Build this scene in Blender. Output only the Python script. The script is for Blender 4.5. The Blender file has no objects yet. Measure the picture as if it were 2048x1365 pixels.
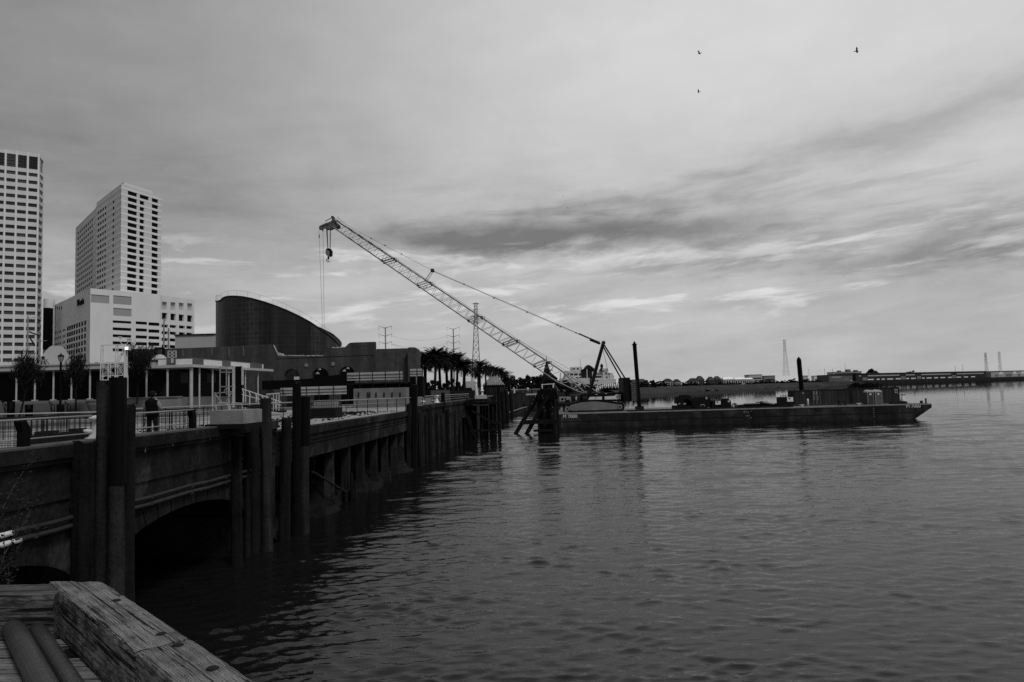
import bpy, math, random
import numpy as np
from mathutils import Vector, Matrix
random.seed(7); np.random.seed(7)
S = bpy.context.scene
COL = S.collection
R = math.radians

# az, el, spread az, spread el, amount, tilt  (degrees): the cloud banks of the day
SKYBLOBS = [(-2, 12.1, 9, 1.5, -0.30, 0.02), (13, 11.9, 9, 1.7, -0.30, 0.05), (31, 8.6, 8, 1.1, -0.22, 0.04),
            (30, 17.4, 12, 1.4, -0.15, 0.12), (-28, 19, 16, 7, -0.03, 0.0), (5, 9.9, 6, 1.1, 0.20, 0.03),
            (-13, 8.6, 9, 2.2, 0.10, 0.02), (18, 7.2, 9, 1.0, 0.08, 0.02), (20, 24, 16, 6, 0.05, 0.0), (-22, 14, 9, 2.5, -0.05, 0.1), (12, 15.2, 9, 0.6, -0.09, 0.10)]

# ------------------------------------------------------------------ camera
FPX, PITCH, ROLL, EYE = 1450.0, R(3.82), R(1.55), 6.0
fw = Vector((0, math.cos(PITCH), math.sin(PITCH)))
u0 = Vector((0, -math.sin(PITCH), math.cos(PITCH)))
r0 = Vector((1, 0, 0))
rt = r0*math.cos(ROLL) - u0*math.sin(ROLL)
up = r0*math.sin(ROLL) + u0*math.cos(ROLL)
cd = bpy.data.cameras.new('camera'); cam = bpy.data.objects.new('camera', cd); COL.objects.link(cam)
cd.sensor_fit = 'HORIZONTAL'; cd.sensor_width = 36; cd.lens = 36*FPX/2048; cd.clip_start = 0.05; cd.clip_end = 30000
m = Matrix((rt, up, -fw)).transposed().to_4x4(); m.translation = (0, 0, EYE); cam.matrix_world = m
S.camera = cam
S.view_settings.view_transform = 'Standard'; S.view_settings.look = 'None'
S.cycles.use_denoising = False
S.view_settings.exposure = 0; S.view_settings.gamma = 1

# ------------------------------------------------------------------ sky and sun
SUN_EL, SUN_AZ = R(52), R(145)          # azimuth clockwise from the view direction
W = bpy.data.worlds.new('World'); S.world = W; W.use_nodes = True
nt = W.node_tree; N = nt.nodes; N.clear(); Lk = nt.links
def wm(op, a, b=0.0, c=None):
    n = N.new('ShaderNodeMath'); n.operation = op
    for i, v in enumerate((a, b) if c is None else (a, b, c)):
        if isinstance(v, (int, float)): n.inputs[i].default_value = v
        else: Lk.new(v, n.inputs[i])
    return n.outputs[0]
def wss(v, a, b):
    n = N.new('ShaderNodeMapRange'); n.interpolation_type = 'SMOOTHSTEP'
    Lk.new(v, n.inputs[0]); n.inputs[1].default_value = a; n.inputs[2].default_value = b
    return n.outputs[0]
tc = N.new('ShaderNodeTexCoord'); sx = N.new('ShaderNodeSeparateXYZ'); Lk.new(tc.outputs['Generated'], sx.inputs[0])
az = wm('ARCTAN2', sx.outputs[0], sx.outputs[1]); el = wm('ARCSINE', sx.outputs[2])
def wnoise(ka, ke, tilt, det, off=0.0, rough=0.55, dist=0.0):
    c = N.new('ShaderNodeCombineXYZ')
    Lk.new(wm('MULTIPLY', az, ka), c.inputs[0])
    Lk.new(wm('MULTIPLY', wm('SUBTRACT', el, wm('MULTIPLY', az, tilt)), ke), c.inputs[1]); c.inputs[2].default_value = off
    n = N.new('ShaderNodeTexNoise'); n.inputs['Scale'].default_value = 1; n.inputs['Detail'].default_value = det
    n.inputs['Roughness'].default_value = rough; n.inputs['Distortion'].default_value = dist
    Lk.new(c.outputs[0], n.inputs['Vector']); return wm('SUBTRACT', n.outputs['Fac'], 0.5)
nA = wnoise(3.2, 13, 0.08, 6, 3.1, dist=0.3); nB = wnoise(9, 40, 0.05, 7, 9.7, 0.6, dist=0.35); nW = wnoise(5, 11, 0.05, 6, 21.0, 0.62); nW2 = wnoise(7, 17, 0.04, 6, 31.0, 0.62)
azw = wm('ADD', az, wm('MULTIPLY', nW, 0.40)); elw = wm('ADD', el, wm('MULTIPLY', nW2, 0.085))
def blob(a, e, sa, se, amp, tilt=0.0):
    da = wm('SUBTRACT', azw, R(a)); de = wm('SUBTRACT', wm('SUBTRACT', elw, R(e)), wm('MULTIPLY', da, tilt))
    q = wm('ADD', wm('POWER', wm('ABSOLUTE', wm('DIVIDE', da, R(sa))), 2.0), wm('POWER', wm('ABSOLUTE', wm('DIVIDE', de, R(se))), 2.0))
    return wm('MULTIPLY', wm('EXPONENT', wm('MULTIPLY', q, -1.0)), amp)
hi = wss(el, R(7), R(17))
lowv = wm('ADD', 0.41, wm('MULTIPLY', wss(az, R(-38), R(10)), 0.08))
hiv = wm('ADD', 0.29, wm('MULTIPLY', wss(az, R(-40), R(14)), 0.31))
topv = wm('MULTIPLY', wss(el, R(15), R(28)), wm('MULTIPLY', wss(az, R(-25), R(10)), 0.06))
val = wm('ADD', wm('ADD', wm('ADD', wm('MULTIPLY', lowv, wm('SUBTRACT', 1.0, hi)), wm('MULTIPLY', hiv, hi)), topv), 0.0)
for bl in SKYBLOBS: val = wm('ADD', val, blob(*bl))
nC = wnoise(4.0, 24, 0.08, 8, 55.0, 0.60, dist=0.25); nD = wnoise(6.5, 34, 0.04, 8, 71.0, 0.60, dist=0.3)
def band(a, b, c, d): return wm('MULTIPLY', wss(el, R(a), R(b)), wm('SUBTRACT', 1.0, wss(el, R(c), R(d))))
def mrange(v, a, b):
    n = N.new('ShaderNodeMapRange'); n.interpolation_type = 'SMOOTHSTEP'; Lk.new(v, n.inputs[0]); n.inputs[1].default_value = a; n.inputs[2].default_value = b; return n.outputs[0]
val = wm('ADD', val, wm('MULTIPLY', wm('MULTIPLY', mrange(nD, 0.0, 0.16), band(3.6, 6, 10.5, 12.5)), 0.22))
val = wm('ADD', val, wm('MULTIPLY', wm('MULTIPLY', wm('MULTIPLY', mrange(nC, -0.02, 0.15), band(5.5, 8.5, 15, 18)), wss(az, R(-18), R(8))), -0.13))
streak = wm('MULTIPLY', wm('SUBTRACT', 1.0, wss(el, R(12), R(24))), 1.0)
val = wm('ADD', val, wm('MULTIPLY', nA, wm('ADD', 0.07, wm('MULTIPLY', streak, 0.17))))
val = wm('ADD', val, wm('MULTIPLY', wnoise(9, 15, 0.08, 6, 88.0, 0.6, dist=0.3), 0.10))
val = wm('ADD', val, wm('MULTIPLY', nB, wm('ADD', 0.02, wm('MULTIPLY', streak, 0.15))))
val = wm('MINIMUM', wm('MAXIMUM', val, 0.19), 0.76)
back = wss(wm('ABSOLUTE', az), R(60), R(110)); val = wm('MULTIPLY', val, wm('SUBTRACT', 1.0, wm('MULTIPLY', back, 0.50)))
below = wss(el, R(-3), R(0)); val = wm('MULTIPLY', val, wm('ADD', 0.25, wm('MULTIPLY', below, 0.75)))
cc = N.new('ShaderNodeCombineColor'); [Lk.new(val, cc.inputs[i]) for i in range(3)]
bg2 = N.new('ShaderNodeBackground'); Lk.new(cc.outputs[0], bg2.inputs[0]); bg2.inputs[1].default_value = 1.0
sky = N.new('ShaderNodeTexSky'); sky.sky_type = 'NISHITA'; sky.sun_disc = False; sky.sun_elevation = SUN_EL; sky.sun_rotation = SUN_AZ
bw = N.new('ShaderNodeRGBToBW'); Lk.new(sky.outputs[0], bw.inputs[0])
bg1 = N.new('ShaderNodeBackground'); Lk.new(bw.outputs[0], bg1.inputs[0]); bg1.inputs[1].default_value = 0.06
mx = N.new('ShaderNodeMixShader'); mx.inputs[0].default_value = 0.94     # heavy cloud over most of the clear sky
Lk.new(bg1.outputs[0], mx.inputs[1]); Lk.new(bg2.outputs[0], mx.inputs[2])
ow = N.new('ShaderNodeOutputWorld'); Lk.new(mx.outputs[0], ow.inputs[0])
sd = bpy.data.lights.new('sun', 'SUN'); sd.energy = 1.5; sd.angle = R(14); sd.color = (1, 1, 1)
so = bpy.data.objects.new('sun', sd); COL.objects.link(so)
sv = Vector((math.sin(SUN_AZ)*math.cos(SUN_EL), math.cos(SUN_AZ)*math.cos(SUN_EL), math.sin(SUN_EL)))
so.rotation_euler = sv.to_track_quat('Z', 'Y').to_euler(); so.location = (0, -20, 60)

# ------------------------------------------------------------------ helpers
def ray(x, y): return fw + rt*((x-1024)/FPX) - up*((y-682.5)/FPX)
EYEV = Vector((0, 0, EYE))
def P(x, y, Y): d = ray(x, y); return EYEV + d*(Y/d.y)              # point at depth Y
def G(x, y, z): d = ray(x, y); return EYEV + d*((z-EYE)/d.z)         # point on the level z
def zat(x, y, Y): return P(x, y, Y).z
def QX(Y): return -11.05 + 0.068*(Y-16)                              # face of the quay
def QP(x, y, off=0.0):                                               # ray meets the vertical plane of the quay face
    d = ray(x, y); t = (QX(0)+off)/(d.x - 0.068*d.y); return EYEV + d*t
QD = Vector((0.068, 1, 0)).normalized()

def nodes(mat):
    mat.use_nodes = True; n = mat.node_tree.nodes; l = mat.node_tree.links
    return n, l, n['Principled BSDF']
def M(name, v, rough=0.8, var=0.35, scale=1.5, bump=0.0, streak=0.0, spec=None, metal=0.0, obj=False, fine=0.0, bscale=None, patch=0.0):
    """grey procedural surface: mottled albedo, optional vertical stains and bump"""
    spec = (0.3 if v > 0.06 else 0.05) if spec is None else spec
    mt = bpy.data.materials.new(name); n, l, b = nodes(mt)
    src = (n.new('ShaderNodeTexCoord').outputs['Object'] if obj else n.new('ShaderNodeNewGeometry').outputs['Position'])
    def noise(sc, det, vec=None):
        t = n.new('ShaderNodeTexNoise'); t.inputs['Scale'].default_value = sc; t.inputs['Detail'].default_value = det
        l.new(vec or src, t.inputs['Vector']); return t.outputs['Fac']
    def mth(op, a, c):
        q = n.new('ShaderNodeMath'); q.operation = op
        for i, x in enumerate((a, c)):
            if isinstance(x, (int, float)): q.inputs[i].default_value = x
            else: l.new(x, q.inputs[i])
        return q.outputs[0]
    fac = mth('ADD', 1.0, mth('MULTIPLY', mth('SUBTRACT', noise(scale, 6), 0.5), var*3))
    if fine: fac = mth('MULTIPLY', fac, mth('ADD', 1.0, mth('MULTIPLY', mth('SUBTRACT', noise(scale*9, 3), 0.5), fine*3)))
    if patch:
        pr = n.new('ShaderNodeMapRange'); pr.inputs[1].default_value = .54; pr.inputs[2].default_value = .62; l.new(noise(scale*.7, 5), pr.inputs[0])
        fac = mth('MULTIPLY', fac, mth('ADD', 1.0, mth('MULTIPLY', pr.outputs[0], patch)))
    if streak:
        mp = n.new('ShaderNodeMapping'); mp.inputs['Scale'].default_value = (scale*2.5, scale*2.5, scale*0.18); l.new(src, mp.inputs[0])
        fac = mth('MULTIPLY', fac, mth('ADD', 1.0, mth('MULTIPLY', mth('SUBTRACT', noise(1.0, 5, mp.outputs[0]), 0.5), streak*3)))
    val = mth('MAXIMUM', mth('MULTIPLY', fac, v), v*0.15)
    c = n.new('ShaderNodeCombineColor'); [l.new(val, c.inputs[i]) for i in range(3)]
    l.new(c.outputs[0], b.inputs['Base Color'])
    b.inputs['Roughness'].default_value = rough; b.inputs['Specular IOR Level'].default_value = spec; b.inputs['Metallic'].default_value = metal
    if bump:
        bp = n.new('ShaderNodeBump'); bp.inputs['Strength'].default_value = bump; bp.inputs['Distance'].default_value = 0.03
        l.new(noise(bscale or scale*6, 8), bp.inputs['Height']); l.new(bp.outputs[0], b.inputs['Normal'])
    return mt

class MB:
    def __init__(s): s.v = []; s.f = []; s.m = []; s.k = 0
    def add(s, vs, fs):
        o = len(s.v); s.v += [tuple(q) for q in vs]; s.f += [tuple(i+o for i in q) for q in fs]; s.m += [s.k]*len(fs); return s
    def quad(s, *p): return s.add(p, [tuple(range(len(p)))])
    def box(s, a, b):
        x0, y0, z0 = a; x1, y1, z1 = b
        return s.add([(x0,y0,z0),(x1,y0,z0),(x1,y1,z0),(x0,y1,z0),(x0,y0,z1),(x1,y0,z1),(x1,y1,z1),(x0,y1,z1)],
                     [(0,3,2,1),(4,5,6,7),(0,1,5,4),(1,2,6,5),(2,3,7,6),(3,0,4,7)])
    def cbox(s, c, d, rz=0.0):
        """box centred at c with size d turned by rz"""
        cs, sn = math.cos(rz), math.sin(rz); o = []
        for k in (-.5, .5):
            for (i, j) in ((-.5,-.5),(.5,-.5),(.5,.5),(-.5,.5)):
                x, y = i*d[0], j*d[1]; o.append((c[0]+x*cs-y*sn, c[1]+x*sn+y*cs, c[2]+k*d[2]))
        return s.add(o, [(0,3,2,1),(4,5,6,7),(0,1,5,4),(1,2,6,5),(2,3,7,6),(3,0,4,7)])
    def bar(s, p, q, w, h=None, upv=(0,0,1)):
        p = Vector(p); q = Vector(q); h = h or w; d = (q-p)
        if d.length < 1e-6: return s
        d.normalize(); a = d.cross(Vector(upv))
        if a.length < 1e-3: a = d.cross(Vector((1,0,0)))
        a.normalize(); b = a.cross(d); a *= w/2; b *= h/2
        o = [p-a-b, p+a-b, p+a+b, p-a+b, q-a-b, q+a-b, q+a+b, q-a+b]
        return s.add(o, [(0,3,2,1),(4,5,6,7),(0,1,5,4),(1,2,6,5),(2,3,7,6),(3,0,4,7)])
    def tube(s, p, q, r, r2=None, n=8):
        return s.path([p, q], [r, r if r2 is None else r2], n)
    def path(s, pts, r, n=8):
        pts = [Vector(p) for p in pts]; rs = r if isinstance(r, (list, tuple)) else [r]*len(pts); rings = []
        prev = None
        for i, p in enumerate(pts):
            d = (pts[min(i+1, len(pts)-1)] - pts[max(i-1, 0)])
            d.normalize(); a = d.cross(Vector((0,0,1))) if abs(d.z) < 0.95 else d.cross(Vector((0,1,0)))
            a.normalize()
            if prev is not None and a.dot(prev) < 0: a = -a
            prev = a; b = d.cross(a)
            rings.append([p + a*(rs[i]*math.cos(2*math.pi*k/n)) + b*(rs[i]*math.sin(2*math.pi*k/n)) for k in range(n)])
        vs = [q for g in rings for q in g]; fs = []
        for i in range(len(pts)-1):
            for k in range(n): fs.append((i*n+k, i*n+(k+1)%n, (i+1)*n+(k+1)%n, (i+1)*n+k))
        fs += [tuple(range(n-1, -1, -1)), tuple((len(pts)-1)*n+k for k in range(n))]
        return s.add(vs, fs)
    def prism(s, pts, z0, z1):
        n = len(pts); z1s = z1 if isinstance(z1, (list, tuple)) else [z1]*n
        vs = [(p[0], p[1], z0) for p in pts] + [(p[0], p[1], z1s[i]) for i, p in enumerate(pts)]
        return s.add(vs, [(i, (i+1)%n, n+(i+1)%n, n+i) for i in range(n)] + [tuple(range(n-1, -1, -1)), tuple(range(n, 2*n))])
    def slab(s, pts, vec):
        """polygon in space thickened along vec"""
        n = len(pts); vec = Vector(vec); vs = [Vector(p) for p in pts]; vs += [p+vec for p in vs]
        return s.add(vs, [(i, (i+1)%n, n+(i+1)%n, n+i) for i in range(n)] + [tuple(range(n-1, -1, -1)), tuple(range(n, 2*n))])
    def lathe(s, prof, c, n=16, sx=1.0, sy=1.0):
        vs = []; fs = []
        for (r, z) in prof:
            for k in range(n):
                a = 2*math.pi*k/n; vs.append((c[0]+r*sx*math.cos(a), c[1]+r*sy*math.sin(a), c[2]+z))
        for i in range(len(prof)-1):
            for k in range(n): fs.append((i*n+k, i*n+(k+1)%n, (i+1)*n+(k+1)%n, (i+1)*n+k))
        fs += [tuple(range(n-1, -1, -1)), tuple((len(prof)-1)*n+k for k in range(n))]
        return s.add(vs, fs)
    def disc(s, c, nrm, r, t, n=16):
        nrm = Vector(nrm).normalized(); return s.tube(Vector(c), Vector(c)+nrm*t, r, r, n)
    def build(s, name, mats, parent=None, smooth=False, loc=None):
        o_ = Vector(ORG.get(parent.name, (0,0,0))) if parent else Vector(loc or (0,0,0))
        me = bpy.data.meshes.new(name)
        me.from_pydata([(v[0]-o_.x, v[1]-o_.y, v[2]-o_.z) for v in s.v], [], s.f)
        for mt in (mats if isinstance(mats, (list, tuple)) else [mats]): me.materials.append(mt)
        me.polygons.foreach_set('material_index', s.m)
        if smooth: me.polygons.foreach_set('use_smooth', [True]*len(me.polygons))
        me.update(); o = bpy.data.objects.new(name, me); COL.objects.link(o)
        if parent: o.parent = parent
        else: o.location = o_
        ORG[o.name] = tuple(o_); return o
ORG = {}
def tag(o, label=None, cat=None, group=None, kind=None):
    if label: o['label'] = label
    if cat: o['category'] = cat
    if group: o['group'] = group
    if kind: o['kind'] = kind
    return o
def thing(name, label, cat, loc=(0,0,0), group=None):
    o = bpy.data.objects.new(name, None); COL.objects.link(o); o.location = loc; o.empty_display_size = 0.3
    ORG[o.name] = tuple(loc); return tag(o, label, cat, group)
def copy_tree(o, parent=None):
    c = o.copy(); COL.objects.link(c); ORG[c.name] = ORG.get(o.name, (0,0,0))
    if parent: c.parent = parent
    for ch in list(o.children): copy_tree(ch, c)
    return c
def place(src, used, loc, rz=0.0, sc=1.0, label=None, cat=None, group=None):
    """first call moves the source itself, later calls copy it with its parts"""
    o = src if not used else copy_tree(src)
    used.append(o); o.location = loc; o.rotation_euler = (0, 0, rz); o.scale = (sc, sc, sc) if not isinstance(sc, tuple) else sc
    return tag(o, label, cat, group)
def lettering(txt, size, mat, name, parent, origin, xdir, ydir, thick=0.01):
    c = bpy.data.curves.new('lettering', 'FONT'); c.body = txt; c.size = size; c.extrude = thick; c.offset = size*0.012
    t = bpy.data.objects.new('lettering_curve', c); COL.objects.link(t); bpy.context.view_layer.update()
    me = bpy.data.meshes.new_from_object(t.evaluated_get(bpy.context.evaluated_depsgraph_get()))
    bpy.data.objects.remove(t); me.name = name; me.materials.clear(); me.materials.append(mat)
    X = Vector(xdir).normalized(); Y = Vector(ydir); Y = (Y - X*Y.dot(X)).normalized(); Z = X.cross(Y)
    mm = Matrix((X, Y, Z)).transposed().to_4x4(); mm.translation = Vector(origin) - Vector(ORG.get(parent.name, (0,0,0)))
    me.transform(mm); o = bpy.data.objects.new(name, me); COL.objects.link(o); o.parent = parent; return o

class Facade:
    """vertical wall from A to B (plan points); u in metres from A"""
    def __init__(s, A, B):
        s.A = Vector((A[0], A[1], 0)); d = Vector((B[0], B[1], 0)) - s.A; s.L = d.length; s.d = d.normalized()
        s.n = Vector((s.d.y, -s.d.x, 0))
        if s.n.dot(Vector((0,0,0)) - s.A) < 0: s.n = -s.n
    def hit(s, x, y):
        d = ray(x, y); t = (s.A - EYEV).dot(s.n)/d.dot(s.n); p = EYEV + d*t
        return ((p - s.A).dot(s.d), p.z)
    def pt(s, u, z, o=0.0): p = s.A + s.d*u + s.n*o; return Vector((p.x, p.y, z))
    def rect(s, x0, y0, x1, y1):
        u0, z1 = s.hit(x0, y0); u1, z0 = s.hit(x1, y1); return (min(u0,u1), max(u0,u1), min(z0,z1), max(z0,z1))
    def wall(s, mb, u0, u1, z0, z1, wins, depth=0.4):
        us = sorted({round(q, 4) for w in wins for q in w[:2] if u0 < q < u1} | {u0, u1})
        zs = sorted({round(q, 4) for w in wins for q in w[2:] if z0 < q < z1} | {z0, z1})
        for j in range(len(zs)-1):
            zm = (zs[j]+zs[j+1])/2; start = None
            row = [w for w in wins if w[2] < zm < w[3]]
            for i in range(len(us)-1):
                um = (us[i]+us[i+1])/2
                solid = not any(w[0] < um < w[1] for w in row)
                if solid and start is None: start = us[i]
                if (not solid or i == len(us)-2) and start is not None:
                    e = us[i+1] if solid else us[i]
                    mb.quad(s.pt(start, zs[j]), s.pt(e, zs[j]), s.pt(e, zs[j+1]), s.pt(start, zs[j+1])); start = None
        for (a, b, c, d) in wins:
            for (p, q) in (((a,c),(b,c)), ((b,c),(b,d)), ((b,d),(a,d)), ((a,d),(a,c))):
                mb.quad(s.pt(*p), s.pt(*q), s.pt(*q, -depth), s.pt(*p, -depth))
    def pane(s, mb, w, depth=0.4, grow=0.05):
        a, b, c, d = w
        mb.slab([s.pt(a-grow, c-grow, -depth), s.pt(b+grow, c-grow, -depth), s.pt(b+grow, d+grow, -depth), s.pt(a-grow, d+grow, -depth)], s.n*-0.1)
def panes(parent, lst, mat, name='window', seed=5):
    """lst of (facade, rect, depth): the hundred biggest are parts, the rest one part"""
    lst = sorted(lst, key=lambda q: -((q[1][1]-q[1][0])*(q[1][3]-q[1][2])))
    mats = mat if isinstance(mat, list) else [mat]; rp = random.Random(seed)
    for q in lst[:100]:
        mb = MB(); q[0].pane(mb, q[1], q[2]); mb.build(name, rp.choice(mats), parent)
    if len(lst) > 100:
        mb = MB()
        for q in lst[100:]: mb.k = rp.randrange(len(mats)); q[0].pane(mb, q[1], q[2])
        tag(mb.build(name, mats, parent), kind='stuff')

# ------------------------------------------------------------------ materials
m_conc = M('stained_concrete', 0.015, 0.9, 0.60, 0.8, 0.6, 0.45, fine=0.5, patch=1.3)
m_concd = M('wet_dark_concrete', 0.010, 0.8, 0.4, 0.8, 0.4, 0.25)
m_coping = M('weathered_coping', 0.07, 0.85, 0.4, 1.6, 0.4, fine=0.25)
m_void = M('dark_earth_and_shade', 0.005, 0.95, 0.3, 1.0)  # near-black: shade of cavities put into the colour; also soil and other dark parts
m_pile = M('tarred_timber', 0.0095, 0.9, 0.5, 1.2, 0.8, 0.8, fine=0.35)
m_pileg = M('grey_weathered_timber', 0.021, 0.9, 0.5, 1.4, 0.8, 0.8, fine=0.35)
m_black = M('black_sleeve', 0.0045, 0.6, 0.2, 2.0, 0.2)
m_rust = M('dark_rusty_steel', 0.016, 0.7, 0.4, 2.0, 0.3)
m_white = M('white_paint', 0.62, 0.5, 0.12, 2.0, 0.1, 0.08)
m_whited = M('dull_white_paint', 0.40, 0.6, 0.2, 2.0, 0.1, 0.12)
m_steelg = M('galvanised_steel', 0.22, 0.5, 0.2, 3.0, 0.05, spec=0.5)
m_gravel = M('pale_gravel_deck', 0.25, 0.95, 0.5, 0.9, 0.6, fine=0.6)
m_ground = M('city_ground', 0.10, 0.95, 0.4, 0.05, 0)
m_plaza = M('plaza_paving', 0.16, 0.9, 0.2, 0.4, 0.1)
m_step = M('plaza_step_stone', 0.10, 0.9, 0.2, 0.6, 0.1)
m_glass = M('dark_glass', 0.012, 0.12, 0.3, 0.4, spec=0.5)
m_darkm = M('dark_paint', 0.016, 0.6, 0.3, 1.0)

# ------------------------------------------------------------------ ground and water
Yq0, Yq1 = -30.0, 98.0
land = [(QX(Yq0)-0.9, Yq0), (QX(Yq1)-0.9, Yq1), (-4.2, 135), (-3.6, 188), (3.4, 256), (6.0, 300), (30, 400), (62, 500), (116, 620), (218, 750), (385, 940),
        (447, 950), (836, 1189), (1500, 1560), (3500, 2600), (9000, 5200), (14000, 14000), (0, 16000), (-14000, 14000), (-14000, -6000), (QX(Yq0)-0.9, -6000)]
mb = MB(); n = len(land)
# wharf strip first, so the open-sided deck can have its own thickness
mb.add([(x, y, 4.46) for x, y in land], [tuple(range(n))])
gr = tag(mb.build('ground', m_ground), kind='structure')
mb = MB()
for i in range(1, 16):
    a, b = land[i], land[(i+1) % n]
    mb.quad((a[0], a[1], -2), (b[0], b[1], -2), (b[0], b[1], 4.46), (a[0], a[1], 4.46))
tag(mb.build('river_bank', M('bank_edge', 0.02, 0.95, 0.4, 0.3)), kind='structure')
# levee slope of the far shore
lev = [(62, 500), (116, 620), (218, 750), (385, 940), (447, 950)]
mb = MB()
for i in range(len(lev)-1):
    a, b = Vector(lev[i]+(0,)), Vector(lev[i+1]+(0,)); k = 8
    for j in range(k):
        p, q = a.lerp(b, j/k), a.lerp(b, (j+1)/k)
        def off(v, d, z): w = v + Vector((-0.55, 0.83, 0))*d; return (w.x, w.y, z)
        w0, w1 = (random.uniform(-4, 4) if j else 0), (random.uniform(-4, 4) if j < k-1 else 0)
        c_ = ((-24, -.3), (-16, 1.5), (-8, 3.3), (2, 4.9), (24, 4.42))
        for (d0, z0), (d1, z1) in zip(c_[:-1], c_[1:]): mb.quad(off(p, d0+(w0 if d0 < -20 else 0), z0), off(q, d0+(w1 if d0 < -20 else 0), z0), off(q, d1, z1), off(p, d1, z1))
tag(mb.build('levee', M('levee_grass', 0.036, 0.95, 0.6, 0.06, 0, fine=0.5)), kind='structure')

def build_water():
    ys = [1.2]
    while ys[-1] < 240: ys.append(ys[-1]*1.0047)
    nn = len(ys)
    while ys[-1] < 15000: ys.append(ys[-1]*1.06)
    ys = np.array(ys); ts = np.linspace(-1.40, 1.45, 620)
    Yg, Tg = np.meshgrid(ys, ts, indexing='ij'); Xg = Yg*Tg; Z = np.zeros_like(Xg)
    rng = np.random.RandomState(5)
    sp = np.maximum(0.0048*Yg, 0.004)
    gust = np.zeros_like(Xg)
    for k in range(7):
        a = rng.uniform(0, 6.28); L = rng.uniform(9, 30); gust += np.cos((Xg*np.cos(a)+Yg*np.sin(a))*6.28/L + rng.uniform(0, 6.28))
    gust = 0.95 + 0.30*np.tanh(gust*0.6) ; gust *= np.clip((Yg-3)/13.0, 0.6, 1.0); DX = np.zeros_like(Xg); DY = np.zeros_like(Xg)
    patch = np.zeros_like(Xg)
    for k in range(16):
        th_ = R(97)+rng.normal(0, .9); L = rng.uniform(1.6, 7.0); patch += np.cos((Xg*np.cos(th_)*.6+Yg*np.sin(th_))*6.283/L + rng.uniform(0, 6.283))
    patch = np.clip(patch/2.83*0.35 + 0.95, 0.6, 1.3)
    for k in range(100):
        lam = 0.22*(6.5/0.22)**(k/99.0)*rng.uniform(0.9, 1.1)
        th = R(97) + rng.normal(0, 0.50 if lam < 2 else 0.38)
        slope = 0.0310 if lam < 1.0 else (0.0150 if lam < 2.0 else 0.0065)
        a = slope*lam/6.283; w = np.clip((lam/sp-2.4)/2.4, 0, 1); w = w*w*(3-2*w)
        ph = (Xg*np.cos(th)+Yg*np.sin(th))*6.283/lam + rng.uniform(0, 6.283)
        ph = ph - (0.5 if lam < 2.2 else 0.0)*np.cos(ph)
        c = np.cos(ph); far = np.clip((Yg-6)/34.0, 0.35, 1.5) if lam > 1.0 else 1.0; k_ = a*w*gust*far*(patch if lam < 1.5 else 1.0)*np.clip(1-(Yg-100)/130.0, 0, 1); Z += k_*c; sn_ = np.sin(ph)*k_*1.2; DX -= sn_*np.cos(th); DY -= sn_*np.sin(th)
    nr, nc = Xg.shape
    co = np.stack([Xg+DX, Yg+DY, Z], -1).reshape(-1, 3).astype(np.float32)
    i = np.arange((nr-1)*nc).reshape(nr-1, nc)[:, :-1].ravel()
    fa = np.stack([i, i+1, i+nc+1, i+nc], -1).astype(np.int32)
    me = bpy.data.meshes.new('water'); me.vertices.add(len(co)); me.vertices.foreach_set('co', co.ravel())
    me.loops.add(fa.size); me.loops.foreach_set('vertex_index', fa.ravel())
    me.polygons.add(len(fa)); me.polygons.foreach_set('loop_start', np.arange(0, fa.size, 4, dtype=np.int32))
    me.polygons.foreach_set('use_smooth', np.ones(len(fa), bool)); me.update(calc_edges=True); me.validate()
    mt = bpy.data.materials.new('river_water'); n, l, b = nodes(mt)
    n.remove(b); df = n.new('ShaderNodeBsdfDiffuse'); df.inputs['Color'].default_value = (.007, .007, .007, 1); gl = n.new('ShaderNodeBsdfGlossy'); gl.inputs['Roughness'].default_value = .012
    fr = n.new('ShaderNodeFresnel'); fr.inputs['IOR'].default_value = 1.333; fm = n.new('ShaderNodeMath'); fm.operation = 'MULTIPLY'; l.new(fr.outputs[0], fm.inputs[0]); fm.inputs[1].default_value = 1.0   # plain Fresnel mirror over dark silt
    dl = n.new('ShaderNodeVectorMath'); dl.operation = 'LENGTH'; l.new(n.new('ShaderNodeNewGeometry').outputs['Position'], dl.inputs[0]); cal = n.new('ShaderNodeMapRange'); l.new(dl.outputs['Value'], cal.inputs[0]); cal.inputs[1].default_value = 70; cal.inputs[2].default_value = 190; cal.inputs[3].default_value = .4; cal.inputs[4].default_value = .03   # ripples die away out in the stream
    ms = n.new('ShaderNodeMixShader'); l.new(fm.outputs[0], ms.inputs[0]); l.new(df.outputs[0], ms.inputs[1]); l.new(gl.outputs[0], ms.inputs[2]); l.new(ms.outputs[0], n['Material Output'].inputs[0])
    g = n.new('ShaderNodeNewGeometry')
    def nz(s, det, sc):
        mp = n.new('ShaderNodeMapping'); mp.inputs['Scale'].default_value = sc; mp.inputs['Rotation'].default_value = (0, 0, R(7)); l.new(g.outputs['Position'], mp.inputs[0])
        t = n.new('ShaderNodeTexNoise'); t.inputs['Scale'].default_value = s; t.inputs['Detail'].default_value = det; l.new(mp.outputs[0], t.inputs['Vector']); return t.outputs['Fac']
    b1 = n.new('ShaderNodeBump'); b1.inputs['Strength'].default_value = 0.4; b1.inputs['Distance'].default_value = 0.06; l.new(nz(1.0, 4, (1.5, 3.6, 1)), b1.inputs['Height'])
    l.new(cal.outputs[0], b1.inputs['Strength'])
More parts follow.
